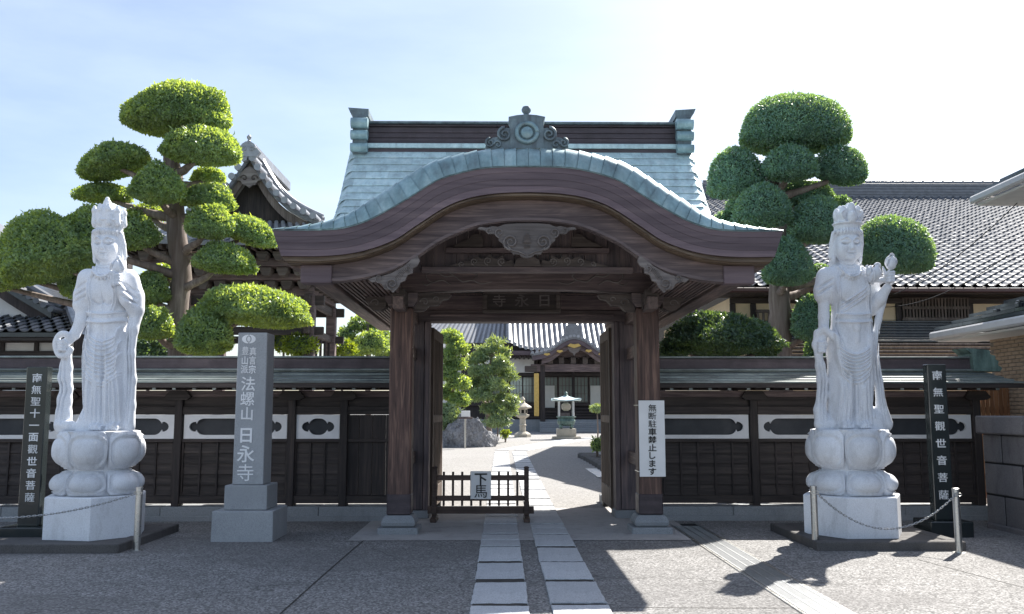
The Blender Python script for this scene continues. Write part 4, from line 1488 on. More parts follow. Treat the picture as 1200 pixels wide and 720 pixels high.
# ------------------------------------------------------------------ the two white stone statues
class Sculpt:
    """signed distance field on a grid, in photograph-pixel units (X right, Y back, Z up from the feet)"""
    def __init__(s, lo, hi, h):
        s.lo, s.h = np.array(lo, np.float32), h
        s.n = [int((b - a) / h) + 1 for a, b in zip(lo, hi)]
        s.ax = [(lo[i] + h * np.arange(s.n[i])).astype(np.float32) for i in range(3)]
        s.d = np.full(s.n, 30.0, np.float32)
        s.rel = np.zeros((s.n[0], s.n[2]), np.float32)
    def sub(s, lo, hi):
        r = []
        for i in range(3):
            a = max(0, int((lo[i] - s.lo[i]) / s.h)); b = min(s.n[i], int((hi[i] - s.lo[i]) / s.h) + 2)
            r.append(slice(a, max(a + 1, b)))
        return tuple(r)
    def grid(s, sl):
        return s.ax[0][sl[0]][:, None, None], s.ax[1][sl[1]][None, :, None], s.ax[2][sl[2]][None, None, :]
    def join(s, sl, e, k):
        d = s.d[sl]
        h = np.clip(.5 + .5 * (d - e) / k, 0, 1)
        s.d[sl] = d * (1 - h) + e * h - k * h * (1 - h)
    def ell(s, c, r, k=3.0):
        m = max(k * 1.5, 3) + 2
        sl = s.sub([c[i] - r[i] - m for i in range(3)], [c[i] + r[i] + m for i in range(3)])
        x, y, z = s.grid(sl)
        q = np.sqrt(((x - c[0]) / r[0]) ** 2 + ((y - c[1]) / r[1]) ** 2 + ((z - c[2]) / r[2]) ** 2)
        g = np.sqrt(((x - c[0]) / r[0] ** 2) ** 2 + ((y - c[1]) / r[1] ** 2) ** 2 + ((z - c[2]) / r[2] ** 2) ** 2) + 1e-6
        s.join(sl, (q * (q - 1) / g).astype(np.float32), k)
    def cone(s, a, b, ra, rb, k=3.0, fy=1.0):
        """tapered capsule; fy < 1 flattens it front to back"""
        R = max(ra, rb) + max(k * 1.5, 3) + 2
        sl = s.sub([min(a[i], b[i]) - R for i in range(3)], [max(a[i], b[i]) + R for i in range(3)])
        x, y, z = s.grid(sl)
        A = np.array(a, np.float32); B = np.array(b, np.float32)
        A[1] /= fy; B[1] /= fy
        y = y / fy
        ab = B - A
        t = np.clip(((x - A[0]) * ab[0] + (y - A[1]) * ab[1] + (z - A[2]) * ab[2]) / max(1e-6, float(ab @ ab)), 0, 1)
        dd = np.sqrt((x - A[0] - t * ab[0]) ** 2 + (y - A[1] - t * ab[1]) ** 2 + (z - A[2] - t * ab[2]) ** 2)
        e = (dd - (ra + (rb - ra) * t)) * (fy if fy < 1 else 1)
        s.join(sl, e.astype(np.float32), k)
    def chain(s, pts, k=3.0, fy=1.0):
        for p, q in zip(pts[:-1], pts[1:]):
            s.cone(p[:3], q[:3], p[3], q[3], k, fy)
    def tube(s, pts, r, k=1.2, n=24):
        c = smooth_curve(pts, n)
        for p, q in zip(c[:-1], c[1:]):
            s.cone(p, q, r, r, k)
    def stroke(s, pts, w, a, n=28, taper=True):
        """raised (a > 0) or cut (a < 0) line drawn on the front"""
        c = smooth_curve(pts, n)
        m = w * 3
        xs = [p[0] for p in c]; zs = [p[1] for p in c]
        i0 = max(0, int((min(xs) - m - s.lo[0]) / s.h)); i1 = min(s.n[0], int((max(xs) + m - s.lo[0]) / s.h) + 2)
        k0 = max(0, int((min(zs) - m - s.lo[2]) / s.h)); k1 = min(s.n[2], int((max(zs) + m - s.lo[2]) / s.h) + 2)
        X = s.ax[0][i0:i1][:, None]; Z = s.ax[2][k0:k1][None, :]
        best = np.zeros((i1 - i0, k1 - k0), np.float32)
        for j in range(n - 1):
            ax_, az = c[j]; bx, bz = c[j + 1]
            dx, dz = bx - ax_, bz - az
            t = np.clip(((X - ax_) * dx + (Z - az) * dz) / (dx * dx + dz * dz + 1e-6), 0, 1)
            d2 = (X - ax_ - t * dx) ** 2 + (Z - az - t * dz) ** 2
            f = math.sin(PI * (.12 + .76 * (j + .5) / (n - 1))) if taper else 1.0
            v = np.exp(-d2 / (w * w)) * f
            best = np.maximum(best, v)
        s.rel[i0:i1, k0:k1] += a * best
    def mesh(s, fn, name, mat, ymask=8.0):
        y = s.ax[1][None, :, None]
        fm = np.clip((ymask - y) / 10.0, 0, 1)
        d = s.d - np.clip(s.rel * 3.1, -4.2, 4.2)[:, None, :] * fm
        # surface nets
        ins = d < 0
        n0, n1, n2 = d.shape
        cs = np.zeros((n0 - 1, n1 - 1, n2 - 1, 4), np.float32)
        cnt = cs[..., 3]
        base = np.indices((n0 - 1, n1 - 1, n2 - 1), dtype=np.float32)
        for axis in range(3):
            oth = [q for q in range(3) if q != axis]
            for u in (0, 1):
                for w in (0, 1):
                    off0 = [0, 0, 0]; off0[oth[0]] = u; off0[oth[1]] = w
                    off1 = list(off0); off1[axis] = 1
                    def cut(o):
                        return tuple(slice(o[i], d.shape[i] - 1 + o[i]) for i in range(3))
                    a, b = d[cut(off0)], d[cut(off1)]
                    cross = (a < 0) != (b < 0)
                    t = np.where(cross, a / np.where(cross, a - b, 1), 0)
                    for i in range(3):
                        cs[..., i] += np.where(cross, off0[i] + (t if i == axis else 0), 0)
                    cnt += cross
        act = cnt > 0
        idx = np.full(act.shape, -1, np.int64)
        idx[act] = np.arange(act.sum())
        P = np.stack([(cs[..., i][act] / cnt[act] + base[i][act]) * s.h + s.lo[i] for i in range(3)], 1)
        quads = []
        for axis in range(3):
            o1, o2 = [q for q in range(3) if q != axis]
            sl0 = [slice(0, None)] * 3; sl1 = [slice(0, None)] * 3
            sl0[axis] = slice(0, -1); sl1[axis] = slice(1, None)
            a, b = ins[tuple(sl0)], ins[tuple(sl1)]
            ch = a != b
            ii = np.argwhere(ch)
            ok = np.ones(len(ii), bool)
            for q in (o1, o2):
                ok &= (ii[:, q] > 0) & (ii[:, q] < d.shape[q] - 1)
            ii = ii[ok]
            flip = a[tuple(ii.T)]
            def I(du, dw):
                j = ii.copy(); j[:, o1] += du; j[:, o2] += dw
                return idx[tuple(j.T)]
            q = np.stack([I(-1, -1), I(0, -1), I(0, 0), I(-1, 0)], 1)
            if axis == 1:
                flip = ~flip
            q[~flip] = q[~flip][:, ::-1]
            quads.append(q)
        Q = np.concatenate(quads)
        Q = Q[(Q >= 0).all(1)]
        # light smoothing
        for it in range(1):
            acc = np.zeros_like(P); c_ = np.zeros(len(P))
            for e in range(4):
                i_, j_ = Q[:, e], Q[:, (e + 1) % 4]
                np.add.at(acc, i_, P[j_]); np.add.at(c_, i_, 1)
                np.add.at(acc, j_, P[i_]); np.add.at(c_, j_, 1)
            P = P * .84 + .16 * acc / np.maximum(c_, 1)[:, None]
        W = fn(P)
        me = bpy.data.meshes.new(name)
        me.vertices.add(len(W)); me.vertices.foreach_set('co', W.astype(np.float32).ravel())
        me.loops.add(len(Q) * 4); me.loops.foreach_set('vertex_index', Q.astype(np.int32).ravel())
        me.polygons.add(len(Q)); me.polygons.foreach_set('loop_start', np.arange(0, len(Q) * 4, 4, dtype=np.int32))
        me.polygons.foreach_set('use_smooth', np.ones(len(Q), bool))
        me.update(calc_edges=True)
        me.materials.append(MAT[mat])
        return me

def px_to_world(cx, py0, SY, xc=0.0):
    k = SY / FPX
    def fn(P):
        out = np.empty_like(P, dtype=np.float64)
        P = P.copy()
        P[:, 0] = xc + (P[:, 0] - xc) * .915
        P[:, 1] *= .86
        a = (cx + P[:, 0] - 600) / FPX
        b = (360 - (py0 - P[:, 2])) / FPX
        D = np.array(_F)[None] + a[:, None] * np.array(_R)[None] + b[:, None] * np.array(_U)[None]
        t = SY / D[:, 1]
        out[:, 0] = D[:, 0] * t
        out[:, 1] = SY + P[:, 1] * k
        out[:, 2] = CAMH + D[:, 2] * t
        return out
    return fn

def head(S, hx, hy, z, k=1.0):
    """z: middle of the face"""
    S.cone((hx, hy + 2, z - 30), (hx, hy + 2, z - 16), 11, 9, 4)
    S.ell((hx, hy, z), (16.8, 16.5, 19), 2)
    S.ell((hx, hy - 3, z - 8), (14.3, 12.5, 11.5), 4)
    S.ell((hx, hy - 12.5, z - 15), (4.8, 3.5, 3.2), 3)          # chin
    for sx in (-1, 1):
        S.ell((hx + sx * 8, hy - 9.5, z - 5), (6, 5, 7), 4)       # cheeks
        S.ell((hx + sx * 17, hy + 3, z - 3), (2.6, 5, 10), 1.5)   # ears, long lobes
        S.ell((hx + sx * 17, hy + 2, z - 14), (2.6, 3.2, 6), 1.5)
        S.ell((hx + sx * 6.6, hy - 14.2, z + 2.6), (4.6, 2.6, 2.6), 1.2)   # eyelids
        S.stroke([(hx + sx * 2.2, z + 1.6), (hx + sx * 6.5, z + .4), (hx + sx * 11, z + 2.2)], .8, -1.3)
        S.stroke([(hx + sx * 2.0, z + 5), (hx + sx * 6.5, z + 8.6), (hx + sx * 12.5, z + 6.4)], 1.0, 1.2)
        S.stroke([(hx + sx * 3.8, z - 1), (hx + sx * 4.2, z - 6), (hx + sx * 6.5, z - 9.5)], .8, -.5)
    S.cone((hx, hy - 15.2, z + 5), (hx, hy - 18.0, z - 4), 1.6, 2.6, 1.5)    # nose
    for sx in (-1, 1):
        S.ell((hx + sx * 2.5, hy - 16, z - 4.6), (1.7, 2, 1.5), .8)
    S.ell((hx, hy - 15.2, z - 9.0), (4.6, 2.2, 1.3), .7)
    S.ell((hx, hy - 15.0, z - 11.4), (3.6, 2.2, 1.4), .7)
    S.stroke([(hx - 5, z - 9.9), (hx, z - 10.4), (hx + 5, z - 9.9)], .6, -.9)
    for q in (-23, -26.5):
        S.stroke([(hx - 8, z + q + 1.5), (hx, z + q - .5), (hx + 8, z + q + 1.5)], .9, -.8)
    # hair roll round the forehead and hair behind the ears
    S.ell((hx, hy + 1, z + 16), (19.5, 18.5, 6.5), 1.2)
    S.ell((hx, hy + 6, z + 4), (18.2, 14, 18), 1.5)
    for sx in (-1, 1):
        S.chain([(hx + sx * 16.5, hy + 1, z + 13, 4.2), (hx + sx * 18.4, hy + 4, z + 3, 3.6), (hx + sx * 17.5, hy + 8, z - 10, 4.5)], 1.2)
        S.chain([(hx + sx * 13, hy + 12, z - 12, 6), (hx + sx * 12, hy + 12, z - 28, 8)], 3)
    for j in range(-5, 6):
        S.stroke([(hx + j * 3.3, z + 12.5), (hx + j * 3.5 + .5, z + 20)], .7, -.7, 8)

def hand_fist(S, c, up, side=1):
    """closed hand round a stem: palm and four curled fingers with a thumb"""
    x, y, z = c
    S.ell((x, y, z), (5.6, 5.2, 7.4), 1.5)
    for j in range(4):
        zz = z + (5.2 - j * 3.3)
        S.chain([(x + side * 4.6, y + 1, zz, 1.9), (x + side * 4.2, y - 5.2, zz, 1.9), (x - side * 1.2, y - 7.0, zz - .3, 1.75), (x - side * 3.6, y - 4.6, zz - .4, 1.6)], .5)
    S.chain([(x - side * 4.5, y, z - 3, 2.2), (x - side * 5.2, y - 5, z + 2.5, 1.9), (x - side * 2.6, y - 7.4, z + 6.2, 1.7)], .6)

def skirt_folds(S, xc, w, z0, z1, n, a, seed):
    r = random.Random(seed)
    for j in range(n):
        t = (j + .5) / n * 2 - 1
        x0 = xc + t * w * .80 + r.uniform(-1.5, 1.5)
        x1 = xc + t * w * 1.0
        S.stroke([(x0, z1 - r.uniform(0, 14)), (x0 * .6 + x1 * .4 + r.uniform(-2, 2), z1 * .6 + z0 * .4), (x1 + r.uniform(-1, 1), z0)], r.uniform(1.2, 2.0), a * r.uniform(.7, 1.2), 24)

def swag(S, xl, zl, xr, zr, zb, n, gap, w=1.5, a=1.3):
    for j in range(n):
        xm = (xl + xr) / 2
        S.stroke([(xl + j * 1.2, zl - j * gap * .3), (xl * .75 + xm * .25, zb + (zl - zb) * .35 - j * gap), (xm, zb - j * gap), (xr * .75 + xm * .25, zb + (zr - zb) * .35 - j * gap), (xr - j * 1.2, zr - j * gap * .3)], w, a, 30)

def common_body(S, x_top, x_mid, x_hip, x_bot, wb):
    """torso and skirt; centre column given by its x at chest, waist, hip and hem"""
    S.cone((x_top - 25, 2, 177), (x_top + 25, 2, 177), 12.5, 12.5, 4, .9)
    S.ell((x_top, 0, 166), (31, 18, 27), 6)
    S.ell((x_top - 11, -10, 160), (12, 9, 11), 5)
    S.ell((x_top + 11, -10, 160), (12, 9, 11), 5)
    S.ell((x_mid, 0, 132), (25, 16.5, 27), 7)
    S.ell((x_mid, -7, 122), (17, 12, 16), 7)
    S.ell((x_hip, 0, 98), (29, 19, 30), 7)
    S.cone((x_hip, 0, 92), (x_bot, 0, 6), 28, wb, 8, .70)
    for sx in (-1, 1):                      # knees and shins show through the cloth
        S.cone((x_hip + sx * 12, -9, 84), (x_bot + sx * 12, -12, 8), 11.5, 10, 5)

def add_hem(S, xc, w, seed):
    r = random.Random(seed)
    for j in range(9):
        t = j / 8 * 2 - 1
        S.ell((xc + t * w, -12 * math.cos(t * 1.3) - 2, 5 + 2 * abs(t)), (5, 6, 7), 2.5)

def feet(S, xa, xb):
    for x in (xa, xb):
        S.ell((x, -19, 4), (8.5, 11, 5.0), 2)
        for j in range(5):
            S.ell((x - 6 + 3 * j, -29 + .7 * abs(j - 1), 2.6), (1.7, 3.2, 2.1), .6)
    S.cone((0, 0, 1), (18, 0, 1), 27, 27, 2, .8)

def necklace(S, xc, z):
    for q, a in ((0, 1.0), (4.5, .9)):
        S.stroke([(xc - 17 + q, z + 8), (xc - 9, z - 2 + q * .6), (xc, z - 6 + q * .6), (xc + 9, z - 2 + q * .6), (xc + 17 - q, z + 8)], 1.1, a, 26, False)
    for j in range(-3, 4):
        S.ell((xc + j * 4.2, -19 + abs(j) * 1.2, z - 8 + j * j * .55), (1.5, 1.8, 2.2), .6)

def statue(label, cx, py0, SY, kind):
    H_ = .68
    S = Sculpt((-66, -44, -4), (66, 34, 276), H_)
    if kind == 'L':
        common_body(S, 13, 14, 13, 15, 29)
        head(S, 13, 0, 216)
        # crown with little heads
        S.cone((15, 2, 240), (15, 2, 250), 16.5, 17.5, 1.2)
        S.ell((15, 0, 245), (18.8, 18, 2), .6)
        for (x, y, z, r) in ((0, -8, 256, 4.2), (9, -13, 257, 4.6), (20, -13, 257, 4.6), (29, -8, 256, 4.2), (-4, 3, 255, 4.2), (33, 3, 255, 4.2), (15, -5, 264, 5.8)):
            S.cone((x, y, 242), (x, y, z - r), r * .95, r * .75, .3)
            S.ell((x, y, z), (r * .92, r * .9, r * 1.15), .2)
            S.ell((x, y, z + r * 1.1), (r * .5, r * .5, r * .45), .2)
            S.ell((x, y - r * .8, z - r * .1), (r * .35, r * .3, r * .45), .3)
        # viewer's left arm hangs, holding up the end of the scarf
        S.chain([(-13, 1, 177, 12), (-18, 0, 158, 11.5), (-20, -1, 147, 10.5)], 3)
        S.ell((-18, 0, 146), (10.5, 10, 5), 1.5)
        S.chain([(-18, 0, 150, 8), (-20, -3, 128, 7.2), (-26, -6, 113, 6.2), (-34, -9, 104, 5.4)], 2.5)
        hand_fist(S, (-38, -10, 99), 1, -1)
        S.tube([(-30, -10, 104), (-33, -14, 112), (-43, -12, 111), (-49, -10, 101), (-45, -10, 89), (-36, -11, 87), (-29, -10, 95)], 3.2, 1.5)
        S.chain([(-37, -5, 88, 6.5), (-38, -4, 74, 7.6), (-39.5, -4, 62, 8.6), (-37.5, -4, 50, 7.4), (-40, -4, 36, 8.8), (-41, -4, 20, 9.6), (-42, -4, 6, 11.5)], 3, .75)
        S.chain([(-46, -8, 8, 5.5), (-30, -10, 6, 6), (-24, -10, 5, 5)], 2)
        for dx in (-4, 1.5):
            S.stroke([(-38 + dx, 84), (-39 + dx, 62), (-37 + dx, 48), (-41 + dx, 30), (-43 + dx * 1.5, 8)], 1.1, -1.2)
        # viewer's right arm bent up, holding a bud
        S.chain([(41, 1, 176, 12.5), (47, 2, 158, 11.5), (49, 1, 144, 10)], 3)
        S.ell((48, 2, 150), (10.5, 11, 17), 3)
        S.chain([(48, -2, 142, 8.5), (42, -14, 152, 7.2), (36, -21, 166, 5.6)], 2.5)
        hand_fist(S, (34.5, -23, 174), 1, 1)
        S.ell((36, -22, 190), (8.2, 8, 9), 1)
        S.ell((36, -22, 199), (3, 3, 3), 1)
        S.cone((35, -22, 178), (36, -22, 186), 3, 4, 1)
        S.stroke([(30, 186), (32, 193), (36, 198)], .7, -1.0); S.stroke([(42, 186), (40, 193), (36, 198)], .7, -1.0)
        # scarf falling from that elbow
        S.chain([(50, 2, 140, 8.5), (47, -5, 118, 7), (45, -7, 90, 6), (46, -7, 60, 6.6), (44, -7, 30, 7.4), (42, -8, 6, 9.5)], 3, .8)
        for dx in (-2.5, 1.5):
            S.stroke([(47 + dx, 132), (45 + dx, 96), (46 + dx, 60), (43 + dx, 10)], .9, -1.1)
        necklace(S, 13, 184)
        # robe edges, shawl and belt
        for dx in (0, 3.5):
            S.stroke([(-4 + dx, 186), (-6 + dx, 170), (-4 + dx, 150), (-6 + dx, 128), (-10 + dx, 100), (-14 + dx, 60), (-17 + dx, 14)], 1.3, 1.4, 34)
            S.stroke([(30 + dx, 186), (31 + dx, 166), (26 + dx, 146), (20 + dx, 132)], 1.3, 1.2)
        S.stroke([(0, 152), (8, 147), (16, 151)], 1.2, -1.0); S.stroke([(12, 151), (20, 147), (27, 152)], 1.2, -.8)
        S.stroke([(13, 160), (13, 150), (14, 138)], .8, -.7)
        for z, a in ((136, 1.2), (126, 1.2), (131, -.5)):
            S.stroke([(-10, z + 2), (13, z - 1), (38, z + 2)], 1.2, a, 26, False)
        for (xa, za, xb, zb) in ((-6, 122, 34, 120), (-8, 106, 36, 104), (-9, 92, 36, 90)):
            swag(S, xa, za, xb, zb, za - 19, 3, 4.6, 1.1, 1.1)
        S.stroke([(14, 120), (15, 80), (14, 40), (13, 8)], 2.2, -1.7)
        S.stroke([(19, 112), (21, 70), (20, 12)], 1.1, 1.2); S.stroke([(8, 112), (6, 70), (8, 12)], 1.1, 1.2)
        skirt_folds(S, 14, 25, 6, 74, 10, 1.5, 3)
        for z in (62, 58):
            S.stroke([(-10, z + 6), (14, z - 6), (36, z + 6)], 1.0, .9)
        for z in (168, 160, 153):
            S.stroke([(-24, z - 3), (-17, z + 1), (-8, z + 6)], 1.1, -1.1)
            S.stroke([(54, z - 6), (48, z - 2), (40, z + 3)], 1.1, -1.1)
        add_hem(S, 14, 30, 2)
        feet(S, 9, 30)
    else:
        common_body(S, -6, -1, -3, -5, 28)
        head(S, -6, 0, 214)
        S.cone((-6, 2, 236), (-6, 2, 246), 16.0, 16.0, 1.2)
        S.ell((-6, 0, 240), (19, 18, 3), .8)
        for x, y, z, r in ((-21, -3, 250, 4.6), (-15, -11, 252, 4.8), (-6, -14, 254, 5.4), (3, -11, 252, 4.8), (9, -3, 250, 4.6), (-14, 4, 254, 5), (2, 4, 254, 5), (-6, -3, 256, 5)):
            S.ell((x, y, z), (r, r * .8, r * 1.7), .35)
        S.ell((-6, -17, 246), (6, 4, 7), .8)
        S.ell((-6, -19, 249), (3, 3, 3.6), .6)
        for sx in (-1, 1):
            S.stroke([(-6 + sx * 8, 242), (-6 + sx * 13, 250), (-6 + sx * 9, 254)], 1, 1.1)
        # viewer's left arm hangs down to a closed hand
        S.chain([(-33, 1, 177, 12.5), (-37, 0, 162, 11.5), (-38, -1, 157, 10.5)], 3)
        S.ell((-37, 0, 155), (10.8, 10.5, 4.5), 1.2)
        S.chain([(-36, 0, 158, 7.4), (-37, -2, 132, 6.8), (-38, -5, 116, 6.4), (-42, -9, 102, 5.6)], 2)
        hand_fist(S, (-43, -10, 95), 1, -1)
        S.chain([(-47, -9, 112, 4.5), (-40, -14, 116, 4.2), (-30, -15, 108, 4), (-22, -16, 98, 3.6)], 1.5)
        S.chain([(-48, -9, 110, 4.2), (-50, -9, 98, 4), (-46, -9, 86, 4.6), (-43, -6, 74, 6), (-40, -5, 58, 6.8), (-40, -5, 40, 6.6), (-43, -5, 22, 7.6), (-40, -6, 6, 10)], 2.5, .8)
        S.chain([(-46, -8, 6, 5), (-30, -10, 5, 6), (-24, -10, 5, 5)], 2)
        for dx in (-2, 2):
            S.stroke([(-43 + dx, 78), (-40 + dx, 56), (-41 + dx, 36), (-42 + dx, 8)], .9, -1.1)
        # viewer's right arm bent up with a lotus bud in the hand and one before the chest
        S.chain([(21, 1, 176, 12.5), (26, 2, 158, 11), (26, 0, 142, 9)], 3)
        S.chain([(25, -2, 142, 8.6), (31, -13, 152, 7.4), (37, -20, 163, 5.4)], 2.5)
        hand_fist(S, (38, -22, 175), 1, 1)
        S.chain([(35, -22, 170, 2), (32, -24, 182, 2), (30, -24, 186, 1.4)], .5)
        S.ell((41, -22, 192), (7.6, 7.4, 8.4), 1); S.ell((42, -22, 199), (3.4, 3.4, 4.2), 1.2)
        S.ell((19, -24, 180), (9.6, 8.5, 8.6), 1.0); S.ell((23, -24, 188), (4.5, 4.5, 4), 1.5)
        S.cone((20, -22, 172), (36, -22, 172), 3, 3, 1)
        for p in ([(12, 176), (15, 184), (23, 190)], [(26, 174), (26, 182), (23, 190)], [(36, 188), (38, 196), (42, 201)], [(47, 188), (45, 196), (42, 201)]):
            S.stroke(p, .8, -1.2)
        S.chain([(37, -14, 160, 5), (35, -8, 146, 4.6), (31, -7, 128, 4.2), (28, -7, 112, 4), (27, -7, 84, 4.6), (31, -7, 56, 5.4), (34, -7, 30, 6.2), (39, -7, 6, 10)], 2, .8)
        for dx in (-1.8, 1.6):
            S.stroke([(30 + dx, 120), (28 + dx, 84), (31 + dx, 56), (37 + dx, 10)], .8, -1.0)
        necklace(S, -6, 182)
        for dx in (0, 3.4):
            S.stroke([(-22 + dx, 188), (-26 + dx, 168), (-24 + dx, 140), (-26 + dx, 116), (-20 + dx, 92)], 1.2, 1.3, 34)
            S.stroke([(10 + dx, 188), (14 + dx, 172), (16 + dx, 140), (18 + dx, 110), (20 + dx, 70), (18 + dx, 14)], 1.2, 1.3, 34)
        for q in (0, 5, 10):
            S.stroke([(14, 166 - q), (0, 156 - q), (-20, 144 - q)], 1.1, .9)
        S.stroke([(-21, 152), (-12, 147), (-5, 151)], 1.1, -.9)
        for z, a in ((133, 1.1), (124, 1.1), (128, -.5)):
            S.stroke([(-24, z + 1), (-2, z - 1), (20, z + 1)], 1.1, a, 26, False)
        S.ell((-1, -20, 118), (5, 4, 7), 2); S.ell((-1, -20, 106), (4, 3, 8), 2)
        swag(S, -30, 112, 22, 112, 86, 6, 3.8, 1.25, 1.5)
        swag(S, -26, 92, 20, 92, 62, 3, 4.4, 1.1, 1.1)
        S.stroke([(-5, 62), (-4, 34), (-6, 8)], 2.4, -1.8)
        S.stroke([(0, 64), (1, 34), (0, 10)], 1.2, 1.3); S.stroke([(-10, 64), (-11, 34), (-12, 10)], 1.2, 1.2)
        skirt_folds(S, -5, 24, 6, 66, 10, 1.4, 11)
        for z in (170, 163):
            S.stroke([(-46, z - 6), (-38, z - 1), (-28, z + 5)], 1.1, -1.2)
        add_hem(S, -5, 29, 5)
        feet(S, -15, 7)
    me = S.mesh(px_to_world(cx, py0, SY, 12.0 if kind == 'L' else -5.0), 'figure', 'granite_white')
    c0 = at(cx, 600, SY)
    root = thing('guardian_statue', label, 'statue', (c0.x, SY, .12))
    link('figure', me, root)
    # lotus pedestal: hexagonal block, downturned petals, waist, upturned petals
    zb1 = at(cx, 583.5, SY - .55).z
    zl0, zl1 = zb1, at(cx, 552.5, SY - .42).z
    zu0, zu1 = at(cx, 551.5, SY - .42).z, at(cx, py0 + .5, SY - .50).z
    R = .632
    hexb = MB().lathe([(R, .092), (R, zb1 - .012), (R - .012, zb1)], (c0.x, SY, 0), 6, -PI / 2 + math.radians(18 if kind == 'L' else 33)).build('hexagonal_base', 'granite_white', root)
    MB().lathe([(.42, zl0 + .001), (.43, zl0 + .05), (.42, (zl0 + zl1) / 2), (.355, zl1), (.355, zu0), (.37, zu0 + .03), (.41, (zu0 + zu1) / 2), (.44, zu1 - .05), (.455, zu1 - .012), (.44, zu1 - .002)], (c0.x, SY, 0), 32).build('lotus_core', 'granite_white', root, smooth=True)
    def petal(z0, z1, prof, half_ang, up):
        """one broad petal bulging over the core; prof gives radius over height 0..1"""
        nu, nv = 29, 19
        vs = []
        hgt = z1 - z0
        for j in range(nv):
            v = j / (nv - 1)
            for i in range(nu):
                u = i / (nu - 1) * 2 - 1
                # outline: broad and square-shouldered, touching its neighbours, rounded at the tip
                tip = v if up else 1 - v
                wmax = half_ang * (0.88 + .12 * math.sin(min(1, tip * 1.6) * PI / 2)) * (1 - max(0, tip - .74) ** 2 * 3.6)
                ang = u * wmax
                e = abs(u)
                env = math.sin(PI * min(1, max(.03, .06 + v * .91))) ** .55
                vv = (tip - .46) / .46
                rr_ = (abs(u) ** 3 + abs(max(-1.2, vv)) ** 3) ** (1 / 3)   # rounded inner field
                bulge = .066 * math.sqrt(max(0, 1 - min(1, rr_ / .80) ** 2.2))
                rim_ = .036 * math.exp(-((max(e, rr_ * .97) - .94) / .05) ** 2)
                r = interp(v, prof[0], prof[1]) + bulge + rim_ + .03 * env * (1 - e * e)
                z = z0 + hgt * v
                vs.append((r * math.sin(ang), -r * math.cos(ang), z))
        m = len(vs)
        inner = [(x * .88, y * .88, z) for x, y, z in vs]
        fs = [(j * nu + i, j * nu + i + 1, (j + 1) * nu + i + 1, (j + 1) * nu + i) for j in range(nv - 1) for i in range(nu - 1)]
        edge = [i for i in range(nu)] + [j * nu + nu - 1 for j in range(1, nv)] + [(nv - 1) * nu + i for i in range(nu - 2, -1, -1)] + [j * nu for j in range(nv - 2, 0, -1)]
        fs += [(edge[k], edge[(k + 1) % len(edge)], edge[(k + 1) % len(edge)] + m, edge[k] + m) for k in range(len(edge))]
        return MB().add(vs + inner, fs).mesh('lotus_petal', 'granite_white', smooth='all')
    up = petal(zu0 + .005, zu1 - .008, ([0, .12, .35, .7, 1], [.36, .42, .452, .455, .462]), PI / 6 * .99, True)
    dn = petal(zl0 + .008, zl1 - .006, ([0, .2, .55, .82, 1], [.472, .47, .455, .425, .355]), PI / 6 * .99, False)
    for i in range(6):
        a = i * PI / 3 + (.105 if kind == 'L' else .02)
        link('lotus_petal', up, root, (c0.x, SY, 0), (0, 0, a))
        link('lotus_petal', dn, root, (c0.x, SY, 0), (0, 0, a))
    return root
statue('white stone robed statue with crown of small heads, left of the gate', 113, 505, SYL, 'L')
statue('white stone robed statue raising a lotus bud, right of the gate', 999, 503, SYR, 'R')
# ------------------------------------------------------------------ trees and shrubs
def leaf_cloud(centres, dirs, rg, ln, wd, bend=0.25):
    """one small two-faced blade per centre, pointing roughly along dirs"""
    n = len(centres)
    d = dirs * .45 + rg.normal(0, .8, (n, 3))
    d /= np.linalg.norm(d, axis=1)[:, None] + 1e-9
    r = dirs + rg.normal(0, .45, (n, 3))
    s = np.cross(d, r)
    s /= np.linalg.norm(s, axis=1)[:, None] + 1e-9
    L = ln * rg.uniform(.65, 1.35, (n, 1))
    W = wd * rg.uniform(.7, 1.3, (n, 1))
    up = np.cross(s, d)
    a = centres
    t = centres + d * L
    m = centres + d * L * .5 + up * L * bend * rg.uniform(-.5, 1, (n, 1))
    V = np.stack([a, m + s * W, t, m - s * W], 1).reshape(-1, 3)
    Fq = np.arange(4 * n).reshape(-1, 4)
    return V, Fq

def np_mesh(name, V, Fq, mat, smooth=False):
    me = bpy.data.meshes.new(name)
    k = Fq.shape[1]
    me.vertices.add(len(V)); me.vertices.foreach_set('co', V.astype(np.float32).ravel())
    me.loops.add(Fq.size); me.loops.foreach_set('vertex_index', Fq.astype(np.int32).ravel())
    me.polygons.add(len(Fq)); me.polygons.foreach_set('loop_start', np.arange(0, Fq.size, k, dtype=np.int32))
    if smooth:
        me.polygons.foreach_set('use_smooth', np.ones(len(Fq), bool))
    me.update(calc_edges=True)
    me.materials.append(MAT[mat])
    return me

def lumps(U, rg, n, amp, sharp=6.0):
    """cauliflower-like unevenness over unit directions"""
    c = rg.normal(0, 1, (n, 3)); c /= np.linalg.norm(c, axis=1)[:, None]
    a = rg.uniform(-.6, 1, n)
    out = np.zeros(len(U))
    for k in range(n):
        out += a[k] * np.exp((U @ c[k] - 1) * sharp)
    return amp * out

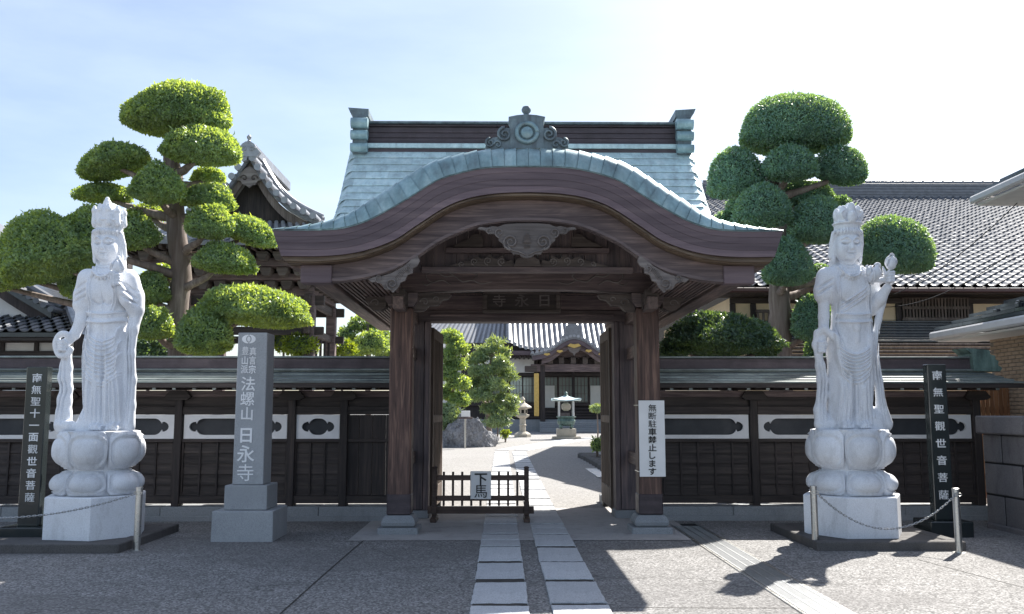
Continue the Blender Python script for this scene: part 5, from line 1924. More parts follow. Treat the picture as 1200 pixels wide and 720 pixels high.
def pad(parent, c, r, rg, mat, dens=900, ln=.075, wd=.013, under=.35, tilt=0.0, lump=.10, core=True, name='foliage_pad'):
    """clipped cushion of leaves: rounded above, flatter below; c, r in metres"""
    c = np.array(c, float); r = np.array(r, float)
    area = 4 * PI * ((r[0] * r[1]) ** 1.6 / 3 + (r[0] * r[2]) ** 1.6 / 3 + (r[1] * r[2]) ** 1.6 / 3) ** (1 / 1.6)
    n = int(area * dens)
    seed = rg.integers(1 << 30)
    NL, SH = (70, 26.0) if lump > .12 else (34, 12.0)
    def shell(U, depth):
        g = np.random.default_rng(seed)
        T = g.normal(0, 1, (400, 3)); T /= np.linalg.norm(T, axis=1)[:, None]
        st = g.integers(1 << 30)
        top_ = lumps(T, np.random.default_rng(st), NL, lump, SH).max()
        m = 1.0 + lumps(U, np.random.default_rng(st), NL, lump, SH) - top_ * .55
        q = U.copy()
        q[:, 2] = np.where(q[:, 2] < 0, q[:, 2] * under, q[:, 2])
        P = q * r * m[:, None] * depth
        ct, st = math.cos(tilt), math.sin(tilt)
        P = np.stack([P[:, 0] * ct - P[:, 2] * st, P[:, 1], P[:, 0] * st + P[:, 2] * ct], 1)
        return P + c
    U = rg.normal(0, 1, (n, 3)); U /= np.linalg.norm(U, axis=1)[:, None]
    dp = 1 - np.abs(rg.normal(0, .06, (n, 1)))
    P = shell(U, dp)
    nrm = U / r; nrm /= np.linalg.norm(nrm, axis=1)[:, None]
    nrm[:, 2] += .25
    V, Fq = leaf_cloud(P, nrm, rg, ln, wd)
    # stray shoots that break the outline
    k = max(6, n // 160)
    U2 = rg.normal(0, 1, (k, 3)); U2[:, 2] = np.abs(U2[:, 2]); U2 /= np.linalg.norm(U2, axis=1)[:, None]
    P2_ = shell(U2, np.ones((k, 1)))
    V2, F2 = leaf_cloud(P2_, U2 + np.array([0, 0, .8]), rg, ln * 1.7, wd)
    V = np.concatenate([V, V2]); Fq = np.concatenate([Fq, F2 + len(Fq) * 4])
    o = link(name, np_mesh(name, V, Fq, mat), parent)
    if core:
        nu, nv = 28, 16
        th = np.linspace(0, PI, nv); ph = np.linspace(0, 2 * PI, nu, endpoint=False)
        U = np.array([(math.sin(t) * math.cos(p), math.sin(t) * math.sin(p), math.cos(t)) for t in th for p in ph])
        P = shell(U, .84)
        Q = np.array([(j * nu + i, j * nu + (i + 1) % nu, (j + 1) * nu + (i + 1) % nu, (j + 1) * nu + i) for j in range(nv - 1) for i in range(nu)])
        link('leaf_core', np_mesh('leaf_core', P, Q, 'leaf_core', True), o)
    return o

def limb(parent, pts, r0, r1, name='branch', mat='bark', n=12, seg=9, wob=.03):
    c = smooth_curve([tuple(p) for p in pts], n)
    c = [(x + rnd.uniform(-wob, wob) * (0 < i < n - 1), y + rnd.uniform(-wob, wob) * (0 < i < n - 1), z) for i, (x, y, z) in enumerate(c)]
    rr = [(r0 + (r1 - r0) * i / (n - 1)) * (1 + rnd.uniform(-.07, .07)) for i in range(n)]
    return MB().tube(c, rr, seg).build(name, mat, parent, smooth='all')

def pads_tree(label, Y, base_px, trunk_px, pads, leafmat, seed, tr=(.20, .10), dens=900, ln=.075, wd=.013, lump=.10, group=None, name='cloud_pruned_tree', ry=.85, branches=True, grow=1.03):
    """pads: (px, py, rx px, ry px, depth offset m, tilt)"""
    rg = np.random.default_rng(seed)
    b = at(base_px[0], base_px[1], Y)
    root = thing(name, label, 'tree', (b.x, Y, gz(Y)), group)
    tp = [Vector((b.x, Y, gz(Y) - .1))] + [at(px, py, Y + dy) for px, py, dy in trunk_px]
    limb(root, tp, tr[0], tr[1], 'trunk', n=18, seg=12, wob=.02)
    for (px, py, rx, rz, dy, tl) in pads:
        y = Y + dy
        k = y / FPX
        under = .30
        # given py is the middle of the visible pad: shift the ellipsoid centre down to its flat underside
        top, bot = py - rz, py + rz
        hz = (bot - top) * k / (1 + under)
        c = at(px, top, y)
        c.z -= hz
        pad(root, c, (rx * k * grow, rx * k * ry * grow, hz * (1 + (grow - 1) * .8)), rg, leafmat, dens, ln, wd, under, tl, lump)
        if branches:
            # a limb from the trunk to the underside of the pad
            tz = max(gz(Y) + .5, c.z - .25 - .15 * abs(c.x - b.x))
            i = min(range(len(tp)), key=lambda q: abs(tp[q].z - tz))
            j = i + 1 if i + 1 < len(tp) and tp[i].z < tz else max(0, i - 1)
            a, bb = tp[i], tp[j]
            t = 0 if abs(bb.z - a.z) < 1e-3 else max(0, min(1, (tz - a.z) / (bb.z - a.z)))
            st = a.lerp(bb, t)
            en = Vector((c.x, c.y, c.z - hz * under * .1))
            mid = st.lerp(en, .55); mid.z = min(mid.z, en.z) - .04
            if (en - st).length > .12:
                limb(root, [st, mid, en], min(tr[0] * .5, .10), .03, 'branch', n=8, seg=7)
    return root

TL = 17.2
pads_tree('tall cloud-pruned tree behind the left statue with bright yellow-green pads', TL, (212, 415),
          [(211, 415, 0), (208, 370, 0), (212, 320, 0), (207, 260, 0), (206, 215, 0), (200, 180, 0), (208, 150, 0)],
          [(211, 128, 63, 30, 0, .03), (239, 171, 44, 20, -.5, -.05), (135, 187, 41, 15, -.2, .34), (186, 216, 32, 22, -.9, 0),
           (124, 227, 31, 9, .3, .0), (245, 206, 18, 8, .5, 0), (245, 231, 29, 15, -.2, -.08), (247, 261, 28, 18, -.7, 0),
           (290, 269, 33, 15, -.2, -.32), (264, 302, 34, 17, -.6, -.05), (298, 358, 61, 23, -.6, -.10), (240, 388, 34, 27, -1.2, 0),
           (104, 322, 29, 30, -.3, .0), (157, 272, 28, 19, -.6, .1), (174, 249, 22, 8, .4, 0), (177, 337, 21, 18, -.3, 0), (178, 378, 24, 18, -.7, 0), (192, 318, 14, 9, .3, 0),
           (18, 309, 46, 25, -.7, .22), (62, 291, 56, 36, -1.0, .26), (108, 273, 37, 27, -.8, .0), (-12, 322, 34, 18, -.4, .1)],
          'leaf_left', 11, (.24, .12), 2300, .058, .020, .125, grow=1.12)
TR = 17.4
pads_tree('dark green cloud-pruned tree with domed top behind the right statue', TR, (915, 415),
          [(915, 415, 0), (915, 370, 0), (913, 330, 0), (920, 290, 0), (915, 245, 0), (905, 215, 0), (925, 180, 0)],
          [(929, 147, 67, 34, 0, 0), (862, 203, 35, 30, -.3, .15), (925, 191, 33, 21, -.7, 0), (983, 194, 31, 22, -.3, -.2),
           (892, 242, 35, 26, -.9, 0), (941, 229, 36, 15, .3, 0), (958, 258, 37, 28, -.8, 0), (985, 250, 18, 20, .2, 0),
           (1045, 286, 47, 33, -.4, -.22), (922, 306, 31, 30, -1.0, 0), (952, 372, 26, 28, -.4, 0), (966, 405, 24, 22, .1, 0),
           (852, 265, 22, 16, .8, 0), (960, 325, 22, 14, .6, 0), (985, 345, 18, 14, .5, 0), (868, 240, 18, 16, .7, 0)],
          'leaf_right', 37, (.26, .12), 2600, .055, .014, .07)
pads_tree('low spreading clipped pine over the wall right of the gate', 16.2, (850, 420),
          [(850, 420, 0), (850, 405, 0), (845, 395, 0)],
          [(842, 389, 66, 28, 0, .0), (800, 400, 30, 17, .2, .2), (890, 396, 24, 22, .2, -.1)], 'leaf_dark', 41, (.12, .08), 1900, .065, .017, .22)

# trees and bushes far behind, seen left of the left pillar
pads_tree('small cloud-pruned tree seen under the eave left of the gate', 30.0, (432, 430),
          [(432, 425, 0), (433, 400, 0), (430, 380, 0)],
          [(407, 391, 11, 7, 0, 0), (420, 379, 12, 8, .2, 0), (436, 401, 20, 13, -.6, 0), (413, 409, 16, 8, -.4, 0), (445, 392, 12, 9, .3, 0), (452, 408, 14, 10, 0, 0), (440, 380, 10, 7, .2, 0)],
          'leaf_left', 5, (.10, .05), 420, .13, .03, .12)
def shrub(label, cpx, Y, rx, rz, mat, seed, dens=500, ln=.09, wd=.02, base=None, group=None, name='shrub', lump=.18):
    rg = np.random.default_rng(seed)
    c = at(cpx[0], cpx[1], Y)
    k = Y / FPX
    root = thing(name, label, 'shrub', (c.x, Y, gz(Y)), group)
    pad(root, c, (rx * k, rx * k * .9, rz * k), rg, mat, dens, ln, wd, .85, 0, lump, True, 'foliage')
    limb(root, [(c.x, Y, gz(Y) - .05), (c.x + .03, Y, (c.z + gz(Y)) / 2), (c.x, Y, c.z)], .05, .03, 'stem', n=5, seg=6)
    return root
shrub('yellow-green bush behind the wall between tower posts', (352, 406), 22, 22, 14, 'leaf_bright', 61, 500, .10, .025)
shrub('rounded bright bush behind the wall beside the name pillar', (332, 400), 24, 14, 16, 'leaf_bright', 62, 500, .10, .025)
shrub('sunlit bush low behind the wall near the left pillar', (400, 409), 27, 20, 12, 'leaf_bright', 63, 450, .11, .03)
shrub('dark bush behind the wall below the left tree trunk', (175, 412), 18.5, 28, 20, 'leaf_dark', 64, 500, .10, .025)
# ------------------------------------------------------------------ buildings around the gate
# --- bell tower behind the left tree
BYF = 22.0
def bp(px, py, Y=BYF):
    return at(px, py, Y)
bcx = bp(293, 300).x
tower = thing('bell_tower', 'wooden bell tower with grey tiled gable roof behind the left tree', 'bell tower', (bcx, BYF + 1.4, gz(BYF)))
hwB = 1.52
zc1 = bp(366, 345).z
for ix in (-1, 1):
    for iy in (0, 1):
        x, y = bcx + ix * hwB, BYF + iy * 2.8
        MB().box(x - .13, x + .13, y - .13, y + .13, gz(y), zc1, .02).build('column', 'wood_bleached' if False else 'wood_beam', tower)
for z, h in ((2.75, .16), (3.5, .20), (zc1 - .28, .24)):
    for iy in ((0, 1) if z > 3 else (1,)):
        y = BYF + iy * 2.8
        MB().box(bcx - hwB - .35, bcx + hwB + .35, y - .06, y + .06, z, z + h, .01).build('tie_beam', 'wood_h', tower)
    for ix in (-1, 1):
        x = bcx + ix * hwB
        MB().box(x - .055, x + .055, BYF - .4, BYF + 3.2, z + .01, z + h - .01, .01).build('tie_beam', 'wood_y', tower)
for ix in (-1, 1):
    for k in range(5):
        y = BYF + .3 + k * .55
        MB().box(bcx + ix * hwB - .03, bcx + ix * hwB + .03, y - .03, y + .03, 2.91, 3.5, .005).build('baluster', 'wood_v', tower)
# stepped bracket clusters between the columns and the eave
ze = bp(293, 296).z
for step, (o_, z0, z1) in enumerate(((.10, zc1, zc1 + .28), (.45, zc1 + .30, zc1 + .55), (.85, zc1 + .57, ze - .18))):
    MB().box(bcx - hwB - o_, bcx + hwB + o_, BYF - o_, BYF + 2.8 + o_, z0, z1 - .10, .01).build('bracket_course', 'wood_beam', tower)
    nb = 8 + step * 2
    for k in range(nb):
        x = bcx - hwB - o_ + (2 * hwB + 2 * o_) * (k + .5) / nb
        MB().prism([(x - .07, z1 - .20), (x + .07, z1 - .20), (x + .13, z1 - .08), (x + .13, z1), (x - .13, z1), (x - .13, z1 - .08)], BYF - o_ - .30, BYF - o_ + .05).build('bracket_arm', 'wood_carved_dark', tower)
    for k in range(6):
        y = BYF - o_ + (2.8 + 2 * o_) * (k + .5) / 6
        for ix in (-1, 1):
            x = bcx + ix * (hwB + o_)
            MB().box(min(x, x + ix * .3), max(x, x + ix * .3), y - .10, y + .10, z1 - .18, z1, .01).build('bracket_arm', 'wood_carved_dark', tower)
# rafters and skirt roof
EV = 3.05
MB().box(bcx - EV + .05, bcx + EV - .05, BYF - 1.45, BYF + 4.25, ze - .06, ze - .02).build('eave_boarding', 'wood_y', tower)
for k in range(34):
    x = bcx - EV + .12 + k * (2 * EV - .24) / 33
    MB().box(x - .035, x + .035, BYF - 1.42, BYF - .3, ze - .16, ze - .062).build('rafter', 'wood_y', tower)
def skirt(parent, x0, x1, y0, y1, z0, ix0, ix1, iy0, iy1, z1, name='skirt_roof', mat='tile_grey', n=6, lift=.22):
    """four-sided concave roof from an outer eave rectangle to an inner one"""
    vs, fs = [], []
    m = 12
    rings = []
    for j in range(n + 1):
        t = j / n
        zt = z0 + (z1 - z0) * (t ** 1.35)
        a = (x0 + (ix0 - x0) * t, x1 + (ix1 - x1) * t, y0 + (iy0 - y0) * t, y1 + (iy1 - y1) * t)
        ring = []
        cs = [(a[0], a[2]), (a[1], a[2]), (a[1], a[3]), (a[0], a[3])]
        for s in range(4):
            p, q = cs[s], cs[(s + 1) % 4]
            for k in range(m):
                u = k / m
                c = abs(2 * u - 1) ** 3
                ring.append((p[0] + (q[0] - p[0]) * u, p[1] + (q[1] - p[1]) * u, zt + lift * c * (1 - t) ** 2))
        rings.append(ring)
    M = 4 * m
    for r in rings:
        vs += r
    for j in range(n):
        for k in range(M):
            fs.append((j * M + k, j * M + (k + 1) % M, (j + 1) * M + (k + 1) % M, (j + 1) * M + k))
    low = [(x, y, z - .10) for x, y, z in rings[0]]
    b = len(vs)
    vs += low
    fs += [(k, b + k, b + (k + 1) % M, (k + 1) % M) for k in range(M)]
    o = MB().add(vs, fs).build(name, mat, parent, smooth=True)
    return o, rings
zg0 = bp(293, 263).z
so, rings = skirt(tower, bcx - EV, bcx + EV, BYF - 1.5, BYF + 4.3, ze, bcx - 1.95, bcx + 1.95, BYF - .1, BYF + 2.9, zg0)
def rolls(parent, p_fn, n, r, mat, name='tile_roll', seg=7, m=7):
    for k in range(n):
        pts = [p_fn(k / (n - 1), j / (m - 1)) for j in range(m)]
        MB().tube(pts, r, seg).build(name, mat, parent, smooth=True)
def front_skirt(u, v):
    t = v
    x0 = bcx - EV + (EV - 1.95) * t; x1 = bcx + EV - (EV - 1.95) * t
    z = ze + (zg0 - ze) * t ** 1.35 + .22 * abs(2 * u - 1) ** 3 * (1 - t) ** 2 + .03
    return (x0 + (x1 - x0) * u, BYF - 1.5 + 1.4 * t, z)
rolls(so, front_skirt, 25, .055, 'tile_light')
# upper gable
GYF = BYF - .35
vr = [(0, 181), (6, 190), (14, 203), (27, 221), (44, 237), (62, 248), (84, 258)]
vx = [bp(293 + a, b, GYF).x - bp(293, b, GYF).x for a, b in vr]
vz = [bp(293, b, GYF).z for a, b in vr]
vc = smooth_curve(list(zip(vx, vz)), 24)
prof = [(bcx - a, z) for a, z in reversed(vc)] + [(bcx + a, z) for a, z in vc[1:]]
gro = MB().strip(prof, [(x, z - .14) for x, z in prof], GYF, BYF + 3.2).build('gable_roof', 'tile_grey', tower, smooth=True)
MB().strip([(x, z - .16) for x, z in prof], [(x, z - .42) for x, z in prof], GYF + .12, GYF + .2).build('bargeboard', 'wood_bleached', tower, smooth=True)
tri = [(x, z - .3) for x, z in prof if z > zg0 + .25]
MB().prism(tri, GYF + .5, GYF + .56).build('gable_wall', 'wood_v', tower)
for s in (-1, 1):
    arc_ = 0
    for a, b in zip(vc[:-1], vc[1:]):
        pass
    tot = [0]
    for a, b in zip(vc[:-1], vc[1:]):
        tot.append(tot[-1] + math.hypot(b[0] - a[0], b[1] - a[1]))
    for k in range(9):
        q = tot[-1] * (k + .7) / 9.2
        x = interp(q, tot, [p[0] for p in vc]); z = interp(q, tot, [p[1] for p in vc])
        MB().tube([(bcx + s * x, GYF - .14, z + .03), (bcx + s * x, GYF + .5, z + .03)], .085, 12).build('verge_cap', 'tile_light', gro, smooth=True)
    MB().tube([(bcx + s * p[0] * .97, GYF + .75, p[1] + .14) for p in vc], .11, 8).build('descending_ridge', 'tile_grey', gro, smooth=True)
    MB().tube([(bcx + s * p[0] * .97, GYF + .75, p[1] + .26) for p in vc], .06, 8).build('ridge_roll', 'tile_light', gro, smooth=True)
zp = vc[0][1]
MB().box(bcx - .16, bcx + .16, GYF - .02, BYF + 3.3, zp - .02, zp + .26, .03).build('ridge', 'tile_grey', gro)
rp = MB().prism([(bcx - .22, zp - .1), (bcx - .30, zp + .02), (bcx - .20, zp + .14), (bcx - .15, zp + .22), (bcx - .06, zp + .28), (bcx + .06, zp + .28), (bcx + .15, zp + .22), (bcx + .20, zp + .14), (bcx + .30, zp + .02), (bcx + .22, zp - .1)], GYF - .16, GYF - .03).build('ridge_end_tile', 'tile_light', gro)
MB().lathe([(.03, 0), (.045, .03), (.025, .06), (.055, .10), (.06, .14), (.02, .19)], (bcx, GYF - .08, zp + .28), 12).build('finial', 'tile_light', rp, smooth=True)
for s in (-1, 1):
    MB().tube([(bcx + s * (.10 + .09 * (1 - t) * math.cos(7 * t)), GYF - .17, zp + .08 + .09 * (1 - t) * math.sin(7 * t)) for t in np.linspace(0, .9, 14)], .018, 5).build('scroll', 'tile_light', rp, smooth='all')
hpn = [(0, -.95), (.10, -.88), (.20, -.86), (.26, -.76), (.38, -.74), (.44, -.66), (.56, -.68), (.62, -.60), (.40, -.56), (.24, -.52), (.12, -.40), (0, -.36)]
pn = [(bcx + a * .8, zp + b * .9 + .02) for a, b in hpn] + [(bcx - a * .8, zp + b * .9 + .02) for a, b in reversed(hpn[1:-1])]
gp = MB().prism(pn, GYF + .03, GYF + .10).build('gable_pendant', 'wood_carved', tower)
for s in (-1, 1):
    MB().tube([(bcx + s * (.12 + .09 * (1 - t) * math.cos(7 * t)), GYF + .02, zp - .60 + .09 * (1 - t) * math.sin(7 * t)) for t in np.linspace(0, .9, 14)], .018, 5).build('scroll', 'wood_carved_dark', gp, smooth='all')

# --- roof tile shared by the tiled houses: one S-shaped pan tile
def pan_tile(w=.28, l=.32, mat='tile_blue'):
    prof = [(-.5, .012), (-.36, -.012), (-.12, -.02), (.12, -.006), (.28, .035), (.40, .05), (.5, .030)]
    vs = []
    for y, dz in ((0, .030), (l, 0)):
        vs += [(a * w, y, b + dz) for a, b in prof]
    n = len(prof)
    vs += [(a * w, 0, b + .030 - .026) for a, b in prof]
    fs = [(i, i + 1, n + i + 1, n + i) for i in range(n - 1)] + [(2 * n + i, 2 * n + i + 1, i + 1, i) for i in range(n - 1)]
    fs += [(0, n, 2 * n), (n - 1, 3 * n - 1, 2 * n - 1)]
    me = MB().add(vs, fs).mesh('roof_tile', mat, smooth=True)
    return me, vs, fs

# --- big tiled house on the right
EY, RY = 21.0, 33.2
ez = at(1040, 337, EY).z
rz_ = at(1040, 232, RY).z
hx0, hx1 = 4.7, 21.0
rx0 = 5.7
house = thing('tiled_house', 'large house with blue-grey tiled roof and ochre walls at right', 'house', (hx0 + 6.5, EY + 4, gz(EY)))
sl = math.hypot(RY - EY, rz_ - ez)
pitch = math.atan2(rz_ - ez, RY - EY)
vs = [(hx0, EY, ez), (hx1, EY, ez), (hx1, RY, rz_), (rx0, RY, rz_), (hx0, RY, ez), (hx1, RY + 8, ez + .5), (hx0, RY + 8, ez)]
ro = MB().add(vs, [(0, 1, 2, 3), (0, 3, 4), (3, 2, 5, 6), (3, 6, 4)]).build('roof', 'tile_black', house)
TM, tvs, tfs = pan_tile()
tw, tl = .275, .275
rowsN, colsN = int(sl / tl), int((hx1 - hx0) / tw)
rest_v, rest_f = [], []
Rm = Matrix.Rotation(pitch, 3, 'X')
cnt = 0
for r_ in range(rowsN):
    s_ = r_ * tl
    y = EY + s_ * math.cos(pitch); z = ez + s_ * math.sin(pitch) + .035
    xmin = hx0 + (rx0 - hx0) * (r_ / rowsN)
    for c_ in range(colsN):
        x = hx0 + tw * (c_ + .5)
        if x < xmin + .1:
            continue
        if r_ < 14 and 8.4 < x < 13.6 and cnt < 300:
            link('roof_tile', TM, ro, (x, y, z), (pitch + rnd.uniform(-.012, .012), rnd.uniform(-.012, .012), 0))
            cnt += 1
        else:
            b = len(rest_v)
            j = rnd.uniform(-.006, .006)
            for v in tvs:
                q = Rm @ Vector(v)
                rest_v.append((q.x + x, q.y + y, q.z + z + j))
            rest_f += [tuple(i + b for i in f) for f in tfs]
o = MB().add(rest_v, rest_f).build('tile_field', 'tile_blue', ro, smooth=True)
o['kind'] = 'stuff'
# ridge built of courses of flat tiles
for k in range(5):
    MB().box(rx0 - .05, hx1, RY - .26 + .012 * k, RY + .26 - .012 * k, rz_ - .06 + k * .115, rz_ + .045 + k * .115, .01).build('ridge_course', 'tile_grey', house)
n = 40
for k in range(n):
    x = rx0 + (hx1 - rx0) * (k + .5) / n
    MB().tube([(x - .16, RY, rz_ + .56), (x + .15, RY, rz_ + .56)], .12, 10).build('ridge_tile', 'tile_grey', house, smooth=True)
# gutter, eave, walls
MB().box(hx0, hx1, EY - .14, EY - .02, ez - .13, ez - .02, .02).build('gutter', 'fascia_red', house)
MB().box(hx0 + .1, hx1, EY - .018, EY + .76, ez - .16, ez - .12).build('soffit', 'wood_y', house)
WY = EY + .75
zw0 = at(1040, 376, WY).z
MB().box(hx0 + .9, hx1, WY, WY + .15, 0, ez - .16).build('wall', 'ochre', house)
MB().box(hx0 + .9, hx0 + 1.05, WY + .15, WY + 9, 0, ez - .16).build('wall', 'ochre', house)
def wx(px):
    return at(px, 355, WY).x
for px in (786, 800, 815, 834, 858, 882, 1026, 1052, 1136, 1180):
    x = wx(px)
    if x > hx0 + .9:
        MB().box(x - .07, x + .07, WY - .05, WY - .001, 0.3, ez - .302, .01).build('post', 'wood_v', house)
MB().box(hx0 + .88, hx1, WY - .06, WY - .002, ez - .30, ez - .17, .01).build('head_beam', 'wood_h', house)
wd_ = MB().box(wx(1056), wx(1133), WY - .04, WY - .003, at(1090, 374, WY).z, at(1090, 349, WY).z).build('window', 'dark_void', house)
for k in range(21):
    x = wx(1057) + (wx(1132) - wx(1057)) * k / 20
    MB().box(x - .022, x + .022, WY - .085, WY - .042, at(1090, 374, WY).z, at(1090, 349, WY).z, .004).build('lattice_bar', 'wood_bleached', wd_)
for py in (349, 361.5, 374.5):
    MB().box(wx(1055), wx(1134), WY - .10, WY - .088, at(1090, py, WY).z - .035, at(1090, py, WY).z + .035).build('lattice_rail', 'wood_bleached', wd_)
# railing seen under the gate eave
for k in range(9):
    x = wx(884) + k * .13
    MB().box(x - .025, x + .025, WY - .30, WY - .26, at(890, 392, WY).z, at(890, 368, WY).z).build('railing_bar', 'wood_bleached', house)
MB().box(wx(882), wx(884) + 1.2, WY - .32, WY - .24, at(890, 368, WY).z, at(890, 368, WY).z + .07).build('handrail', 'wood_bleached', house)
# lower pent roof with slatted sunlit edge
lz1, lz0 = zw0, at(1040, 402, 19.6).z
vs = [(hx0 + .6, 19.6, lz0), (hx1, 19.6, lz0), (hx1, WY - .06, lz1), (hx0 + .6, WY - .06, lz1)]
lr = MB().add(vs, [(0, 1, 2, 3)]).build('pent_roof', 'tile_black', house)
for k in range(8):
    t0, t1 = k / 8, (k + 1) / 8
    a = Vector((hx0 + .6, 19.6 + (WY - .06 - 19.6) * t0, lz0 + (lz1 - lz0) * t0)); b = Vector((hx0 + .6, 19.6 + (WY - .06 - 19.6) * t1 + .03, lz0 + (lz1 - lz0) * t1))
    L = hx1 - hx0 - .6
    vs = [(a.x, a.y, a.z + .05), (a.x + L, a.y, a.z + .05), (b.x + L, b.y, b.z + .02), (b.x, b.y, b.z + .02), (a.x, a.y, a.z + .02), (a.x + L, a.y, a.z + .02)]
    MB().add(vs, [(0, 1, 2, 3), (4, 5, 1, 0)]).build('roof_course', 'tile_black', lr)
for k in range(4):
    z = lz0 - .02 - .085 * k
    MB().box(hx0 + .6, hx1, 19.42 - .10 * k, 19.60 - .10 * k + .02, z - .05, z, .006).build('eave_slat', 'wood_bleached', lr)
MB().box(hx0 + .7, hx1, 19.75, 19.85, 0, lz0 - .05).build('lower_wall', 'ochre', house)

# --- near house at the right edge: eaves run towards the camera, brick wall below
nh = thing('brick_house', 'two-storey house with dark eaves and tan brick wall at right edge', 'house', (9.5, 13, 0))
NF, NN = 16.0, 6.0                           # far and near ends
def near_eave(pxe, pye, wallx, rise, name):
    e = at(pxe, pye, NF)
    ro = MB()
    x0, z0 = e.x, e.z
    x1, z1 = wallx + .9, z0 + rise
    MB().add([(x0, NF, z0), (x1, NF, z1), (x1, NN, z1), (x0, NN, z0)], [(0, 1, 2, 3)])
    r = MB().add([(x0 + .05, NF - .05, z0 + .02), (x1, NF - .05, z1), (x1, NN, z1), (x0 + .05, NN, z0 + .02)], [(0, 1, 2, 3)]).build('roof', 'dark_void', nh)
    nc = 5
    for k in range(nc):
        t0, t1 = k / nc, (k + 1) / nc
        xa, xb = x0 + (x1 - x0) * t0, x0 + (x1 - x0) * t1 + .02
        za, zb = z0 + (z1 - z0) * t0, z0 + (z1 - z0) * t1
        for j in range(10):
            ya, yb = NF - j * 1.0, NF - (j + 1) * 1.0 + .008
            vs = [(xa, ya, za + .10), (xa, yb, za + .10), (xb, yb, zb + .035), (xb, ya, zb + .035), (xa, ya, za + .045), (xa, yb, za + .045), (xb, ya, zb - .01)]
            MB().add(vs, [(0, 1, 2, 3), (4, 5, 1, 0), (0, 3, 6, 4)]).build('roof_tile', 'tile_gloss', r)
    for k in range(5):
        t = .25 + .12 * k
        MB().box(x0 + (x1 - x0) * t - .04, x0 + (x1 - x0) * t + .04, NF - 1.4 - .3 * (k % 2), NF - 1.3 - .3 * (k % 2), z0 + (z1 - z0) * t + .05, z0 + (z1 - z0) * t + .13, .01).build('snow_guard', 'tile_black', r)
    g = MB().box(x0 - .10, x0 + .03, NN, NF + .02, z0 - .12, z0 + .02, .03).build('gutter', 'gutter', nh)
    MB().box(x0 + .02, x1, NF - .02, NF + .03, z0 - .14, z0 + .02, .01).build('verge', 'gutter', nh)
    MB().box(x0 + .04, wallx + .02, NN, NF - .03, z0 - .16, z0 - .125).build('soffit', 'plaster', nh)
    return x0, z0
BW = at(1162, 440, NF - .5).x
xe, zE = near_eave(1095, 391, BW, .62, 'lower')
xe2, zE2 = near_eave(1142, 232, BW + 1.7, 1.25, 'upper')
MB().box(BW + 1.6, BW + 1.8, NN, NF - .6, zE, zE2).build('upper_wall', 'plaster', nh)
MB().add([(BW + .85, NF - .05, zE + .58), (BW + 1.7, NF - .05, zE + .95), (BW + 1.7, NN, zE + .95), (BW + .85, NN, zE + .58)], [(0, 1, 2, 3)]).build('roof', 'tile_black', nh)
bwall = MB().box(BW + .012, BW + .25, NN, NF - .5, 0, zE - .1).build('wall', 'mortar', nh)
BRK = MB().box(0, .012 + .004, 0, .205, 0, .052, .004).mesh('brick', 'brick_tan')
row = 0
z = 1.15
while z < zE - .15:
    for k in range(8):
        y = NF - .72 - k * .216 - (.108 if row % 2 else 0)
        link('brick', BRK, bwall, (BW - .003, y, z), None)
    z += .064
    row += 1
MB().box(BW + .26, BW + 6, NF - .52, NF - .3, 0, zE - .1).build('end_wall', 'brick_tan', nh)
dp = at(1199, 430, 15.0)
MB().tube([(BW - .06, 14.2, .3), (BW - .06, 14.2, zE - .1)], .04, 10).build('downpipe', 'gutter', nh, smooth=True)
# cedar board fence in front of it
cf = thing('cedar_fence', 'orange-brown vertical cedar boards between the wall end and brick house', 'fence', (at(1150, 500, 15).x, 15.0, 0))
for k in range(16):
    x = at(1136, 500, 15).x + k * .075
    MB().box(x, x + .066, 15.0, 15.02, .1, 2.05, .004).build('board', 'cedar', cf)
MB().box(at(1136, 500, 15).x, at(1136, 500, 15).x + 1.2, 15.022, 15.07, .5, .6).build('rail', 'cedar', cf)
MB().box(at(1136, 500, 15).x, at(1136, 500, 15).x + 1.2, 15.022, 15.07, 1.6, 1.7).build('rail', 'cedar', cf)

# --- block wall running towards the camera at the right edge
bwx = gr(1152, 616).x
bw = thing('stone_block_wall', 'weathered dark stone block wall at the right edge of the forecourt', 'wall', (bwx + .1, 11, 0))
zs = [-.02, .46, .90, 1.30]
for r_ in range(3):
    y = 12.9
    first = True
    while y > 7.0:
        L = .95 if (r_ % 2 or not first) else .48
        MB().box(bwx + rnd.uniform(0, .006), bwx + .30, y - L + .006, y - .006, zs[r_] + .004, zs[r_ + 1] - .004, .018).build('block', 'block_stone', bw)
        y -= L
        first = False
MB().box(bwx + .012, bwx + .28, 7.0, 12.89, 0, 1.29).build('mortar_core', 'dark_void', bw)
y = 12.95
while y > 7.0:
    MB().box(bwx - .07, bwx + .36, y - 1.2 + .006, y - .003, 1.303, 1.56, .02).build('coping', 'block_stone', bw)
    y -= 1.2
MB().box(bwx - .06, bwx - .002, 7.0, 12.8, -.02, .07, .01).build('footing', 'block_stone', bw)

